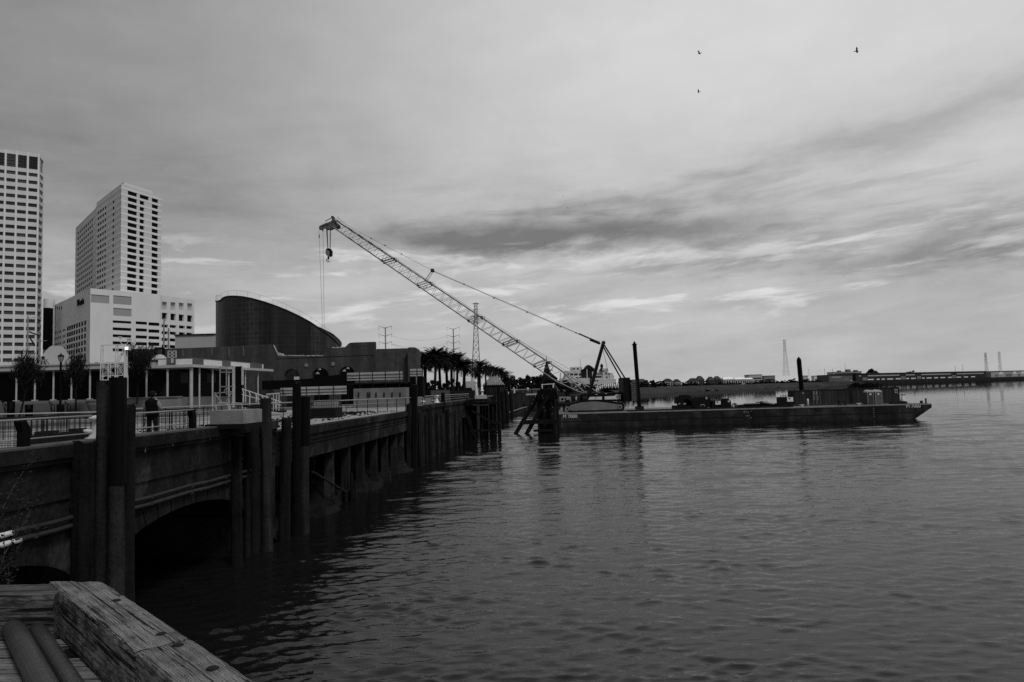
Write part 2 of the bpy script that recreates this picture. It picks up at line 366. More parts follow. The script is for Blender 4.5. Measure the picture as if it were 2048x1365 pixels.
    b2 = n.new('ShaderNodeBump'); cb = n.new('ShaderNodeMath'); cb.operation = 'MULTIPLY'; l.new(cal.outputs[0], cb.inputs[0]); cb.inputs[1].default_value = .3; l.new(cb.outputs[0], b2.inputs['Strength']); b2.inputs['Distance'].default_value = 0.25; l.new(nz(0.28, 3, (1.0, 2.6, 1)), b2.inputs['Height'])
    l.new(b1.outputs[0], b2.inputs['Normal']); [l.new(b2.outputs[0], q.inputs['Normal']) for q in (df, gl, fr)]
    me.materials.append(mt); o = bpy.data.objects.new('water', me); COL.objects.link(o); tag(o, kind='structure')
build_water()

# ------------------------------------------------------------------ the quay
def qp(Y, off, z): return Vector((QX(Y)+off, Y, z))
def qbox(mb, Y0, Y1, o0, o1, z0, z1):
    return mb.prism([(QX(Y0)+o0, Y0), (QX(Y1)+o0, Y1), (QX(Y1)+o1, Y1), (QX(Y0)+o1, Y0)], z0, z1)
def arch_section(name, label, Y0, Y1, ztop, arches, thick=1.1, inner=7.0):
    t = thing(name, label, 'quay wall', qp((Y0+Y1)/2, 0, 0))
    mb = MB(); ys = [Y0 + (Y1-Y0)*i/200 for i in range(201)]
    def zb(y):
        for (c, h, z0, rise) in arches:
            if abs(y-c) < h: return z0 + rise*math.sqrt(max(0, 1-((y-c)/h)**2))
        return -2.0
    for a, b in zip(ys[:-1], ys[1:]):
        m_ = (a+b)/2
        za, zb_ = zb(a), zb(b)
        if zb(m_) == -2.0: za = zb_ = -2.0
        elif za == -2.0: za = [q for q in arches if abs(m_-q[0]) < q[1]][0][2]
        elif zb_ == -2.0: zb_ = [q for q in arches if abs(m_-q[0]) < q[1]][0][2]
        mb.quad(qp(a, 0, za), qp(b, 0, zb_), qp(b, 0, ztop), qp(a, 0, ztop))
        if zb(m_) > -2: mb.quad(qp(a, 0, za), qp(b, 0, zb_), qp(b, -inner, zb_), qp(a, -inner, za))
    for (c, h, z0, rise) in arches:
        for s in (-1, 1): mb.quad(qp(c+s*h, 0, -2), qp(c+s*h, -inner, -2), qp(c+s*h, -inner, z0), qp(c+s*h, 0, z0))
    mb.quad(qp(Y0, -thick, ztop), qp(Y1, -thick, ztop), qp(Y1, 0, ztop), qp(Y0, 0, ztop))
    mb.quad(qp(Y0, 0, -2), qp(Y0, -thick, -2), qp(Y0, -thick, ztop), qp(Y0, 0, ztop))
    mb.quad(qp(Y1, 0, -2), qp(Y1, -thick, -2), qp(Y1, -thick, ztop), qp(Y1, 0, ztop))
    mb.quad(qp(Y0, -thick, 4.0), qp(Y1, -thick, 4.0), qp(Y1, -thick, ztop), qp(Y0, -thick, ztop))
    mb.build('wall', m_conc, t)
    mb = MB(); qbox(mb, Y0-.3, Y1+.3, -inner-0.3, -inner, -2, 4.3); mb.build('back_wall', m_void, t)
    mb = MB()                                                   # coping courses, 3 steps
    qbox(mb, Y0, Y1, 0.003, 0.16, ztop-0.30, ztop); qbox(mb, Y0, Y1, 0.003, 0.10, ztop-0.42, ztop-0.303)
    qbox(mb, Y0, Y1, 0.003, 0.05, ztop-1.30, ztop-1.22); mb.build('coping', m_conc, t)
    mb = MB(); qbox(mb, Y0, Y1, -0.55, 0.14, ztop+0.003, ztop+0.05); mb.build('kerb_top', m_coping, t)
    for (c, h, z0, rise) in arches:                             # voussoirs
        mb = MB(); k = 17
        for i in range(k):
            a0, a1 = math.pi*(i+0.05)/k, math.pi*(i+0.95)/k
            pts = [qp(c-h*math.cos(a0), 0.003, z0+rise*math.sin(a0)), qp(c-h*math.cos(a1), 0.003, z0+rise*math.sin(a1)),
                   qp(c-(h+.25)*math.cos(a1), 0.003, z0+(rise+.42)*math.sin(a1)+.06), qp(c-(h+.25)*math.cos(a0), 0.003, z0+(rise+.42)*math.sin(a0)+.06)]
            mb.slab(pts, (0.045, 0, 0))
        mb.build('arch_ring', m_conc, t)
    return t
S1 = arch_section('quay_wall', 'dark stained concrete quay wall with wide low arches, nearest the timber deck', 7.0, 30.6, 4.95,
                  [(14.0, 4.1, 1.45, 1.15), (23.6, 4.1, 1.45, 1.15)])
for (z, r, o) in ((3.20, 0.055, 0.14), (3.0, 0.06, 0.12)):
    mb = MB(); mb.path([qp(y, o, z + 0.02*math.sin(y*1.7)) for y in np.linspace(15.95, 29.5, 12)], r, 8)
    for y in np.arange(16.6, 29.5, 2.3): mb.lathe([(r*1.35, -0.05), (r*1.35, 0.05)], qp(y, o, z), 8)
    mb.build('pipe', M('dark_pipe', 0.035, 0.6, 0.3, 2.0), S1)
    mb = MB(); mb.tube(qp(10, o, z), qp(15.9 + (0.25 if z < 3.1 else 0), o, z), r*1.05, None, 10)
    tag(mb.build('pipe', m_white, S1), label='white near end of the wall pipe')  # white paint, with the bright light on this near end in the colour
mb = MB()
for x, y0, y1 in ((290, 886, 905), (345, 879, 893), (420, 868, 880), (37, 912, 922)):
    p = QP(x, y0, 0.11); q_ = QP(x-.5, y1, 0.11); mb.slab([p, p+QD*.05, q_+QD*.05, q_], (.006, 0, 0))
mb.build('lime_streak', M('lime_streak', .10, .9, .4, 4.0), S1)
for x, y in ((456, 934), (147, 1000), (185, 1030), (524, 874)):
    p = QP(x, y, .02); mb = MB(); mb.box((p.x, p.y-.16, p.z-.2), (p.x+.32, p.y+.16, p.z+.2)); mb.tube((p.x+.33, p.y, p.z), (p.x+.4, p.y, p.z), .07, None, 8); mb.build('bracket', m_rust, S1)
# section 2: open deck on columns
S2 = thing('open_quay', 'open concrete quay deck edge on slim columns above a rubble slope', 'quay deck', qp(46, 0, 0))
Ya, Yb = 30.9, 61.6
mb = MB(); qbox(mb, Ya, Yb, -0.6, 0.0, 3.04, 4.50); mb.build('edge_beam', m_conc, S2)
mb = MB(); qbox(mb, Ya, Yb, 0.003, 0.12, 4.16, 4.50); qbox(mb, Ya, Yb, 0.003, 0.06, 3.90, 3.98); qbox(mb, Ya, Yb, 0.003, 0.05, 3.72, 3.77); mb.build('coping', m_conc, S2)
mb = MB(); qbox(mb, Ya, Yb, -9, -0.62, 4.1, 4.40); mb.build('deck_slab', m_concd, S2)
for i, x in enumerate((659, 692, 721, 748, 770, 789, 803)):
    p = QP(x, 930, -0.35); Y = p.y
    mb = MB(); mb.prism([(p.x-.24, Y-.2), (p.x+.2, Y-.2), (p.x+.2, Y+.22), (p.x-.24, Y+.22)], -2, 3.03)
    mb.prism([(p.x-.4, Y-.35), (p.x+.35, Y-.35), (p.x+.35, Y+.38), (p.x-.4, Y+.38)], -2, 0.55)
    mb.build('column', m_conc, S2)
    mb = MB(); mb.prism([(p.x-3.2, Y-.2), (p.x-2.8, Y-.2), (p.x-2.8, Y+.2), (p.x-3.2, Y+.2)], -2, 4.09); mb.build('inner_column', m_concd, S2)
mb = MB()                                                       # rubble slope below
ny, nx = 60, 14
for j in range(ny+1):
    for i in range(nx+1):
        y = 30.3 + 32.5*j/ny; o = 0.9 - 10*i/nx
        mb.v.append((QX(y)+o+random.uniform(-.15,.15), y, max(-1.0, -0.75 + 3.9*(i/nx)**0.8 + random.uniform(-.22,.22) + 0.5*math.sin(y*.7+o))*(1 if i else 0) - (1.0 if i == 0 else 0)))
for j in range(ny):
    for i in range(nx):
        a = j*(nx+1)+i; mb.f.append((a, a+1, a+nx+2, a+nx+1)); mb.m.append(0)
tag(mb.build('rubble_slope', m_concd), kind='structure')
mb = MB()
for (a, b) in (((625, 944), (694, 986)),):
    mb.tube(QP(*a, 0.1), QP(*b, 0.6), 0.06, None, 8)
tag(mb.build('waste_pipe', m_rust, loc=QP(625, 944, 0.1)), 'thin dark pipe slanting down the rubble under the open quay deck', 'pipe')
# section 3: second arched wall
S3 = arch_section('quay_wall', 'distant dark concrete quay wall with one narrow arch beside the white bollards', 61.9, 97.5, 4.85, [(88.0, 4.6, 0.9, 1.9)])
# deck surface
mb = MB(); nseg = 40
for i in range(nseg):
    y0, y1 = -5 + 103*i/nseg, -5 + 103*(i+1)/nseg
    mb.quad((QX(y0)-0.55, y0, 4.50), (QX(y1)-0.55, y1, 4.50), (QX(y1)-16, y1, 4.50), (QX(y0)-16, y0, 4.50))
tag(mb.build('wharf_pavement', m_gravel), kind='structure')
mb = MB()                                                       # loose rubble heaps on the open deck
for i in range(1000):
    y = random.uniform(32, 60); o = -random.choice((random.gauss(4.2, 0.55), random.gauss(5.0, .8), random.uniform(1.2, 8))); s = random.uniform(0.025, 0.12)
    c = qp(y, min(o, -1.0), 4.50 + s*0.3)
    mb.cbox(c, (s*random.uniform(.8, 1.6), s, s*random.uniform(.5, 1)), random.uniform(0, 3))
tag(mb.build('rubble', m_conc), 'scattered broken concrete rubble lying on the pale quay deck', 'rubble', kind='stuff')

# ------------------------------------------------------------------ timber piles
def pile(x, ytop, Y, wpx, off, mat, label, zbot=-2.0, xb=None, yb=None, cut=None, group='timber piles along the quay', name='timber_pile'):
    top = P(x, ytop, Y); r = wpx*Y/FPX/2
    bx = top.x if xb is None else P(xb, yb, Y).x
    mb = MB(); n = 18; rings = 26; vs = []; groove = [random.choice((0,0,.03,-.10,.02)) for _ in range(18)]
    for j in range(rings+1):
        t = j/rings; z = zbot + (top.z-zbot)*t; cx = bx + (top.x-bx)*t
        for k in range(n):
            a = 2*math.pi*k/n; rr = r*(1.06-0.12*t)*(1+0.05*math.sin(3*a+z*.9+x)+groove[k]+0.03*math.sin(z*2.1+x)+random.uniform(-.025,.025))
            vs.append((cx+rr*math.cos(a), top.y+rr*math.sin(a), z + (random.uniform(-.10,.05) if j == rings else 0)))
    fs = [(j*n+k, j*n+(k+1)%n, (j+1)*n+(k+1)%n, (j+1)*n+k) for j in range(rings) for k in range(n)] + [tuple(rings*n+k for k in range(n))]
    mb.add(vs, fs); loc = (bx, top.y, 0)
    o = mb.build(name, mat, loc=loc); tag(o, label, 'pile', group)
    if cut:                                                     # sleeve round the upper part
        mb = MB(); zc = zat(x, cut, Y); mb.tube((top.x, top.y, zc), (top.x, top.y, top.z+.03), r*1.13, r*1.1, 16); mb.build('sleeve', m_black, o)
    return o
pile(169, 884, 18.0, 42, 0, m_pile, 'stout dark timber pile cut level with the coping, leftmost of the near cluster', xb=163, yb=1165)
pile(208, 760, 18.4, 28, 0, m_pileg, 'tall grey timber pile left of the black sleeved one, under the white light frame')
pile(236, 758, 18.1, 30, 0, m_pileg, 'tall timber pile with black sleeve over its upper half, under white frame', cut=968, xb=231, yb=1180)
pile(258, 810, 18.5, 25, 0, m_pile, 'shorter dark timber pile right of the black sleeved pile in near cluster', xb=255, yb=1180)
pile(473, 873, 26.3, 21, 0, m_pile, 'grey brown timber pile rising to the coping beside the big arch', xb=474, yb=1128)
pile(495, 866, 27.6, 12, 0, m_pile, 'narrow timber pile tight against the wall behind the pile by the big arch', xb=494, yb=1095)
pile(506, 852, 28.1, 24, 0, m_concd, 'wide rough pile against the quay wall below the concrete block')
pile(531, 795, 28.6, 22, 0, m_pileg, 'timber pile with pointed ragged top standing right of concrete block', xb=536, yb=1090)
pile(573, 836, 30.6, 21, 0, m_pile, 'flat topped pile leaning slightly, left of the tallest middle pile', xb=566, yb=1075)
pile(594, 765, 31.6, 18, 0, m_black, 'black pile standing tallest in the middle cluster in front of barricades', xb=590, yb=1065)
pile(610, 795, 32.0, 18, 0, m_pileg, 'pile with black sleeve and pale mottled lower half beside the open deck', cut=890, xb=607, yb=1060)
for x, yt, w, l in ((692, 962, 7, 'short broken'), (703, 946, 7, 'tallest broken'), (711, 966, 6, 'thin broken')):
    pile(x, yt, 41.0, w, 0, m_pile, l + ' timber stump in the water in front of the quay columns', group='broken timber stumps below the open deck', name='timber_stump')
pile(818, 808, 56.6, 11, 0, m_pile, 'thin pile at the left of the cluster where the open deck ends', xb=815, yb=935)
pile(829, 770, 58.0, 14, 0, m_black, 'tall black pile in front of the small white barricade box', cut=None, xb=827, yb=937)
pile(841, 826, 59.5, 12, 0, m_pileg, 'low grey pile right of the tall black pile below the nearer white bollard')
pile(857, 812, 65.2, 13, 0, m_concd, 'dark pile against the distant quay wall below the farther bollard')
pile(872, 826, 69, 9, 0, m_pile, 'dark timber pile left of the collared pile by the narrow arch')
pile(886, 786, 73.2, 8, 0, m_black, 'short black post rising above the coping right of the farther bollard')
pile(884, 828, 72.0, 10, 0, m_pileg, 'grey timber pile just left of the narrow arch')
pile(848, 832, 63.0, 11, 0, m_pile, 'blackened pile just right of the low grey pile, against the distant quay wall')
pile(908, 822, 80.8, 8, 0, m_pile, 'dark pile standing in front of the right side of the narrow arch')
pile(920, 812, 85.5, 7, 0, m_pileg, 'thin grey pile between the narrow arch and the last pile')
pile(864, 830, 67.0, 8, 0, m_pileg, 'grey pile between the dark wall pile and the left of the collared pile')
pile(895, 820, 75.3, 7, 0, m_pile, 'slim dark pile right beside the left edge of the narrow arch')
pile(930, 806, 90.3, 8, 0, m_pile, 'timber pile right of the narrow arch at the end of the concrete quay')

# ------------------------------------------------------------------ timber deck in the foreground
def wood(name, lo, hi, obj=True, axis=0):
    mt = bpy.data.materials.new(name); n, l, b = nodes(mt)
    src = n.new('ShaderNodeTexCoord').outputs['Object'] if obj else n.new('ShaderNodeNewGeometry').outputs['Position']
    def mp(s):
        q = n.new('ShaderNodeMapping'); q.inputs['Scale'].default_value = s; l.new(src, q.inputs[0]); return q.outputs[0]
    def nz(v, s, d, dist=0.0, rough=0.6):
        t = n.new('ShaderNodeTexNoise'); t.inputs['Scale'].default_value = s; t.inputs['Detail'].default_value = d; t.inputs['Distortion'].default_value = dist; t.inputs['Roughness'].default_value = rough; l.new(v, t.inputs['Vector']); return t.outputs['Fac']
    def mt_(op, a, c):
        q = n.new('ShaderNodeMath'); q.operation = op
        for i, x in enumerate((a, c)):
            if isinstance(x, (int, float)): q.inputs[i].default_value = x
            else: l.new(x, q.inputs[i])
        return q.outputs[0]
    knots = nz(mp((1.6, 5, 5)), 1.0, 2)
    wv = n.new('ShaderNodeTexWave'); wv.wave_type = 'BANDS'; wv.bands_direction = 'Y'; wv.inputs['Scale'].default_value = 17; wv.inputs['Distortion'].default_value = 11.0; wv.inputs['Detail'].default_value = 3; wv.inputs['Detail Scale'].default_value = 0.6
    l.new(mp((0.55, 1.6, 1.6)), wv.inputs['Vector'])
    fib = nz(mp((2.2, 60, 60)), 1.0, 6, 0.4, 0.7); crack = nz(mp((1.1, 46, 46)), 1.0, 5, 0.5)
    g = mt_('ADD', mt_('MULTIPLY', wv.outputs['Fac'], 0.32), mt_('MULTIPLY', fib, 0.9))
    ck = n.new('ShaderNodeMapRange'); ck.inputs[1].default_value = 0.36; ck.inputs[2].default_value = 0.46; l.new(crack, ck.inputs[0])
    g = mt_('MULTIPLY', g, ck.outputs[0])
    wear = nz(src, 5.0, 5)
    g2 = mt_('MULTIPLY', g, mt_('ADD', 0.15, mt_('MULTIPLY', wear, 1.6)))
    r = n.new('ShaderNodeMapRange'); r.inputs[1].default_value = 0.18; r.inputs[2].default_value = 0.78; r.inputs[3].default_value = lo; r.inputs[4].default_value = hi; l.new(g2, r.inputs[0])
    c = n.new('ShaderNodeCombineColor'); [l.new(r.outputs[0], c.inputs[i]) for i in range(3)]; l.new(c.outputs[0], b.inputs['Base Color'])
    b.inputs['Roughness'].default_value = 0.85; b.inputs['Specular IOR Level'].default_value = 0.15
    bp = n.new('ShaderNodeBump'); bp.inputs['Strength'].default_value = 0.9; bp.inputs['Distance'].default_value = 0.012; l.new(g, bp.inputs['Height']); l.new(bp.outputs[0], b.inputs['Normal'])
    return mt
m_wood = wood('weathered_timber', 0.006, 0.235); m_plank = wood('weathered_planks', 0.010, 0.28, obj=False); m_woodd = wood('dark_weathered_timber', 0.008, 0.12)
def timber(name, L, w, h, mat, origin, dirv, shear0=0.0, shear1=0.0, label=None, seed=1):
    rnd = random.Random(seed); k = 80; ring = []
    per = []
    for (a, b, m_) in (((-.5,0),(.5,0),10), ((.5,0),(.5,1),10), ((.5,1),(-.5,1),12), ((-.5,1),(-.5,0),10)):
        for i in range(m_): t = i/m_; per.append((a[0]+(b[0]-a[0])*t, a[1]+(b[1]-a[1])*t))
    vs = []; n = len(per)
    ph = [rnd.uniform(0, 6) for _ in range(8)]
    for i in range(k+1):
        s = L*i/k
        for (py, pz) in per:
            edge = (abs(py) > .49) and (pz < .01 or pz > .99)
            y, z = py*w, pz*h
            chip = max(0, math.sin(s*7+ph[0])*math.sin(s*3.1+ph[1]) + 0.5*math.sin(s*23+ph[2]) - 0.75)*0.010 + rnd.uniform(0, .002)
            if edge: y -= math.copysign(0.004+chip, py); z += -(0.004+chip) if pz > .5 else 0.006
            y += 0.0015*math.sin(s*5+pz*9+ph[3]); z += (0.002*math.sin(s*4+py*14+ph[4]) + rnd.uniform(-.0015,.0015)) if pz > .5 else 0
            f = i/k; xs = s + (1-f)*shear0*(py+.5) + f*shear1*(py+.5) + (rnd.uniform(-.006,.006) if i in (0, k) else 0)
            vs.append((xs, y, z))
    fs = [(i*n+j, i*n+(j+1)%n, (i+1)*n+(j+1)%n, (i+1)*n+j) for i in range(k) for j in range(n)]
    fs += [tuple(range(n-1, -1, -1)), tuple(k*n+j for j in range(n))]
    mb = MB(); mb.add(vs, fs); o = mb.build(name, mat); o.location = origin; o.rotation_euler = (0, 0, math.atan2(dirv[1], dirv[0]))
    ORG[o.name] = tuple(origin); tag(o, label, 'timber'); return o
BA, BB = G(97, 1163, 4.72), G(272, 1303, 4.72)
bd = Vector((0.682, -0.731, 0)); bn = Vector((0.731, 0.682, 0)); BW = 0.275
c0 = BA + bn*(BW/2); 
def seat(v): return (v.x, v.y, 4.40)
# local Y runs to the left of the direction, so the river side is +bn = local +y
L1 = (BB-BA).dot(bd)
b1 = timber('timber_curb', L1, BW, 0.32, m_wood, seat(c0), bd, 0.34, 0.0, 'long weathered curb timber running diagonally along the deck edge, bolted, farther piece', 3)
b2 = timber('timber_curb', 2.6, BW, 0.318, m_wood, seat(c0 + bd*(L1+0.02)), bd, 0, 0, 'nearest curb timber with splintered pale grain at the bottom of the view', 8)
b3 = timber('timber_curb', 3.28, 0.30, 0.305, m_woodd, (BA.x-3.06, BA.y-0.14, 4.40), (1, 0), 0, 0, 'dark end timber across the far side of the plank deck', 5)
for o, pts in ((b1, ((323, 1268), (232, 1201))), (b2, ((355, 1290), (425, 1336)))):
    for p in pts:
        g = G(*p, 4.722) - Vector(o.location); l_ = Vector((g.dot(bd), g.dot(Vector((-bd.y, bd.x, 0))), 0.318))
        mb = MB(); mb.lathe([(0.030, -0.01), (0.030, 0.004), (0.022, 0.009), (0.0, 0.010)], (0, 0, 0), 16)
        q = mb.build('bolt_head', m_rust); q.parent = o; q.location = (l_.x, l_.y, 0.317)
# planks
mb = MB(); y = 5.02
while y > 1.5:
    w = random.uniform(0.17, 0.24); x1 = BA.x + (BA.y - y)*(0.682/0.731) + 0.03
    zt = 4.40 + random.uniform(-.012, .004); nseg = 24; a = -9.0; rows = []
    for i in range(nseg+1):
        xx = a + (x1-a)*i/nseg; dz = random.uniform(-.003,.003)
        xb_ = a + (x1+(w-.008)*.933-a)*i/nseg; rows.append([(xb_, y-w+.008+random.uniform(-.004,.004), zt+dz), (xx, y-.008+random.uniform(-.004,.004), zt+dz+random.uniform(-.003,.003))])
    vs = [q for r_ in rows for q in r_] ; m0 = len(vs); vs += [(q[0], q[1], zt-0.08) for q in vs]
    fs = []
    for i in range(nseg):
        fs += [(2*i, 2*i+2, 2*i+3, 2*i+1), (2*i, 2*i+m0, 2*i+2+m0, 2*i+2), (2*i+1, 2*i+3, 2*i+3+m0, 2*i+1+m0)]
    fs.append((2*nseg, 2*nseg+m0, 2*nseg+1+m0, 2*nseg+1)); mb.add(vs, fs); y -= w
mb.box((-9, 1.4, 4.2), (-3.5, 5.0, 4.30))
tag(mb.build('timber_deck', m_plank), kind='structure')
mb = MB()
mb.slab([BA+bn*0.13+Vector((0,0,-.33)), BA+bn*0.13+bd*5+Vector((0,0,-.33)), BA+bn*0.13+bd*5+Vector((0,0,-.75)), BA+bn*0.13+Vector((0,0,-.75))], -bn*0.2)
tag(mb.build('deck_stringer', m_pile), 'dark stringer beam under the foreground deck edge', 'timber')
# two pipes lying on the deck
m_pipe = M('grey_pipe_coating', 0.032, 0.45, 0.45, 3.0, 0.3, spec=0.5, fine=0.35)
def deckpipe(a, b, r, label, back):
    A = G(*a, 4.41+r); B = G(*b, 4.41+r); d = (B-A).normalized(); end = A + d*5
    t = thing('deck_pipe', label, 'pipe', (A.x, A.y, 4.40), 'pipes on the plank deck')
    mb = MB(); mb.path([A, end], r, 20); mb.build('pipe_run', m_pipe, t, smooth=False)
    pts = [A - d*0.02]
    for k in range(9):
        a_ = math.pi/2*k/8; pts.append(A - d*(0.05 + back*math.sin(a_)) + Vector((-1, 0.15, 0)).normalized()*(back*(1-math.cos(a_))))
    pts.append(pts[-1] + Vector((-2, .3, 0)))
    mb = MB(); mb.path(pts, r*0.98, 20); mb.build('elbow', m_pipe, t, smooth=True)
    mb = MB(); mb.tube(A - d*0.05, A + d*0.06, r*1.2, None, 20); mb.build('collar', m_pipe, t)
    for p in t.children[0].data.polygons: p.use_smooth = len(p.vertices) == 4
deckpipe((22, 1247), (84, 1365), 0.066, 'thicker of two grey pipes lying along the plank deck', 0.10)
deckpipe((50, 1222), (142, 1365), 0.052, 'thinner grey pipe beside the thick pipe, nearer the curb timber', 0.12)
# weed growing out of the deck corner
def weed():
    t = thing('weed', 'leafy dark weed growing at the far left corner of the plank deck', 'plant', (-4.0, 5.35, 4.4))
    st, lf = MB(), MB(); rnd = random.Random(4)
    def br(p, d, L, r, lev):
        n = 5; pts = [p]
        for i in range(n):
            d = (d + Vector((rnd.uniform(-.25,.25), rnd.uniform(-.25,.25), rnd.uniform(-.1,.15)))).normalized(); pts.append(pts[-1] + d*L/n)
            if lev < 2 and i > 0 and rnd.random() < .8: br(pts[-1], (d+Vector((rnd.uniform(-1,1), rnd.uniform(-1,1), rnd.uniform(-.2,.6)))).normalized(), L*.5, r*.6, lev+1)
            if lev > 0:
                for _ in range(8):
                    c = pts[-1] + Vector((rnd.uniform(-.05,.05), rnd.uniform(-.05,.05), rnd.uniform(-.05,.05))); s = rnd.uniform(.008, .02)
                    a = Vector((rnd.uniform(-1,1), rnd.uniform(-1,1), rnd.uniform(-.6,.6))).normalized(); b = a.cross(Vector((rnd.uniform(-1,1), rnd.uniform(-1,1), 1))).normalized()
                    lf.quad(c-a*s, c+b*s*.5, c+a*s, c-b*s*.5)
        st.path(pts, [r*(1-.7*i/n) for i in range(n+1)], 5)
    for i in range(16): br(Vector((-4.0+rnd.uniform(-.55,.12), 5.40+rnd.uniform(-.12,.15), 4.38)), Vector((rnd.uniform(-.4,.4), rnd.uniform(-.4,.3), 1)).normalized(), rnd.uniform(.28,.5), .005, 0)
    br(Vector((-3.92, 5.4, 4.4)), Vector((.12, 0, 1)).normalized(), .85, .004, 1)
    st.build('stem', m_woodd, t); lf.build('foliage', M('weed_leaf', 0.025, 0.8, 0.5, 20.0), t)
weed()

# ------------------------------------------------------------------ things on the quay
def pipe_rail(label, x0, y0, x1, y1, yl0, yl1, posts, group):
    t = thing('pipe_rail', label, 'railing', QP((x0+x1)/2, 860, -.3)*1.0, group)
    a, b = QP(x0, y0, -.30), QP(x1, y1, -.30); c, d = QP(x0, yl0, -.30), QP(x1, yl1, -.30)
    mb = MB(); mb.tube(a, b, 0.027, None, 10); mb.build('top_rail', m_steelg, t, smooth=True)
    mb = MB(); mb.tube(c, d, 0.018, None, 8); mb.build('lower_rail', m_steelg, t, smooth=True)
    for x in posts:
        f = (x-x0)/(x1-x0); p = QP(x, y0+(y1-y0)*f, -.30)
        q = Vector((p.x, p.y, 4.98)); k = QD*0.16
        pts = [p + QD*-0.20 + Vector((0,0,-.03)), p + QD*-0.02 + Vector((0,0,.0)), p + QD*0.12 + Vector((0,0,-.20)), Vector((p.x, p.y, 4.97)) + QD*0.12, Vector((p.x, p.y, 4.97)) + QD*-0.10, p + QD*-0.10 + Vector((0,0,-.26))]
        mb = MB(); mb.slab(pts, (0.16, 0, 0)); mb.build('bent_post', m_black, t)
pipe_rail('pipe railing on the kerb with one cranked black post, left of the near piles', -60, 846, 183, 832, 889, 867, (40,), 'pipe railings on the quay kerb')
pipe_rail('pipe railing on the kerb ending at a cranked black post by the concrete block', 262, 828, 386, 820, 859, 846, (380,), 'pipe railings on the quay kerb')
def bollard(loc, h, label, used=[]):
    if not used:
        t = thing('bollard', label, 'bollard')
        mb = MB(); mb.lathe([(.50,0),(.50,.05),(.36,.10),(.26,.26),(.20,.45),(.19,.62),(.24,.76),(.34,.84),(.36,.92),(.30,.99),(.0,1.02)], (0,0,0), 20); mb.build('post', m_white, t, smooth=True)
        mb = MB(); mb.path([(-.15,0,.30),(-.5,0,.34),(-.62,0,.36)], [.12,.09,.05], 10); mb.build('horn', m_white, t, smooth=True)
    else: t = used[0]
    return place(t, used, loc, math.atan2(QD.x, -QD.y)*0, h, label, 'bollard', 'white mooring bollards on the quay')
pb = QP(192, 862, -.45); bollard((pb.x+.05, pb.y, 4.98), 0.62, 'white bollard half hidden behind the near pile cluster at the rail end')
pb = QP(845, 818, -.45); bollard((pb.x, pb.y, zat(845, 819, pb.y)), zat(845, 802, pb.y)-zat(845, 819, pb.y), 'nearer of two white bollards, just right of the tall black pile')
pb = QP(873, 806, -.45); bollard((pb.x, pb.y, 4.88), (zat(873, 791, pb.y)-4.88), 'farther white bollard left of the short black post')
# concrete block
f0, f1 = QP(424, 847, -.2), QP(484, 847, -.2)
zb, zt = zat(424, 849, 25.5), zat(424, 822, 25.5)
t = thing('concrete_block', 'pale concrete block on a dark plinth at the quay edge beside pointed pile', 'concrete block', (P(470, 846, 26).x, 26, zb))
p0, p1, p2, p3 = P(420,792, 25.4), P(486,792, 25.2), P(524,792, 26.6), P(458,792, 27.0)
mb = MB(); mb.prism([(q.x, q.y) for q in (P(420, 840, 25.4), P(486, 840, 25.2), P(524, 840, 26.8), P(456, 840, 27.2))], zb, zt); mb.build('block', M('pale_cast_concrete', 0.21, 0.85, 0.3, 1.5, 0.3, 0.15, fine=.2), t)
mb = MB(); mb.prism([(q.x, q.y) for q in (P(410, 840, 25.3), P(490, 840, 25.05), P(530, 840, 26.9), P(450, 840, 27.5))], 4.9, zb-.003); mb.build('plinth', m_concd, t)
for x in (432, 460):
    mb = MB(); a = P(x, 821, 26.2); mb.path([a, a+Vector((0,0,.18)), a+Vector((.08,0,.26)), a+Vector((.4,0,.24)), a+Vector((.46,0,.05))], .02, 6); mb.build('lifting_loop', m_whited, t)
t = thing('concrete_block', 'pale concrete block on a dark footing out on the open deck near the black pile', 'concrete block', P(651, 818, 47))
zb, zt = zat(650, 816, 47), zat(650, 801, 47)
mb = MB(); mb.box((P(630,792,47).x, 46.6, zb), (P(671,792,47).x, 47.8, zt)); mb.build('block', M('pale_cast_concrete', 0.2, 0.85, 0.3, 1.5, 0.3, 0.1), t)
mb = MB(); mb.box((P(626,792,46.8).x, 46.2, 4.45), (P(675,792,46.8).x, 48.1, zb-.003)); mb.build('footing', m_concd, t)
# deck handrail in the background
def handrail(label, a, b, z0, posts, group='handrails on the quay deck', mids=(0.35, 0.7), mat=None, r=0.03, name='handrail'):
    a = Vector(a); b = Vector(b); t = thing(name, label, 'railing', (a.x, a.y, z0), group)
    mb = MB(); mb.tube(a, b, r*1.3, None, 8); mb.build('top_rail', mat or m_steelg, t)
    for k in mids:
        mb = MB(); p = a.lerp(b, 0); q = b
        mb.tube((a.x, a.y, z0+(a.z-z0)*k), (b.x, b.y, z0+(b.z-z0)*k), r*.8, None, 6); mb.build('mid_rail', mat or m_steelg, t)
    for i in range(posts+1):
        p = a.lerp(b, i/posts); mb = MB(); mb.tube((p.x, p.y, z0), p, r, None, 6); mb.build('post', m_rust, t)
    return t
A = G(205, 822, 5.55); B = G(845, 795, 5.55); A = P(205, 822, 33)
h0 = P(245, 819, 36); h1 = P(845, 795, 60)
handrail('long thin handrail across the back of the quay deck, from near piles to white box', h0, h1, 4.5, 22)
w0, w1 = P(-30, 829.5, 30), P(196, 824.5, 30.5)
handrail('bright white topped handrail on the deck left of the near piles', w0, w1, 4.5, 6, mat=m_whited, r=.018)
w0, w1 = P(262, 822, 30.5), P(384, 820, 31)
handrail('short white topped handrail behind the person in the vest', w0, w1, 4.5, 3, mat=m_whited, r=.018)
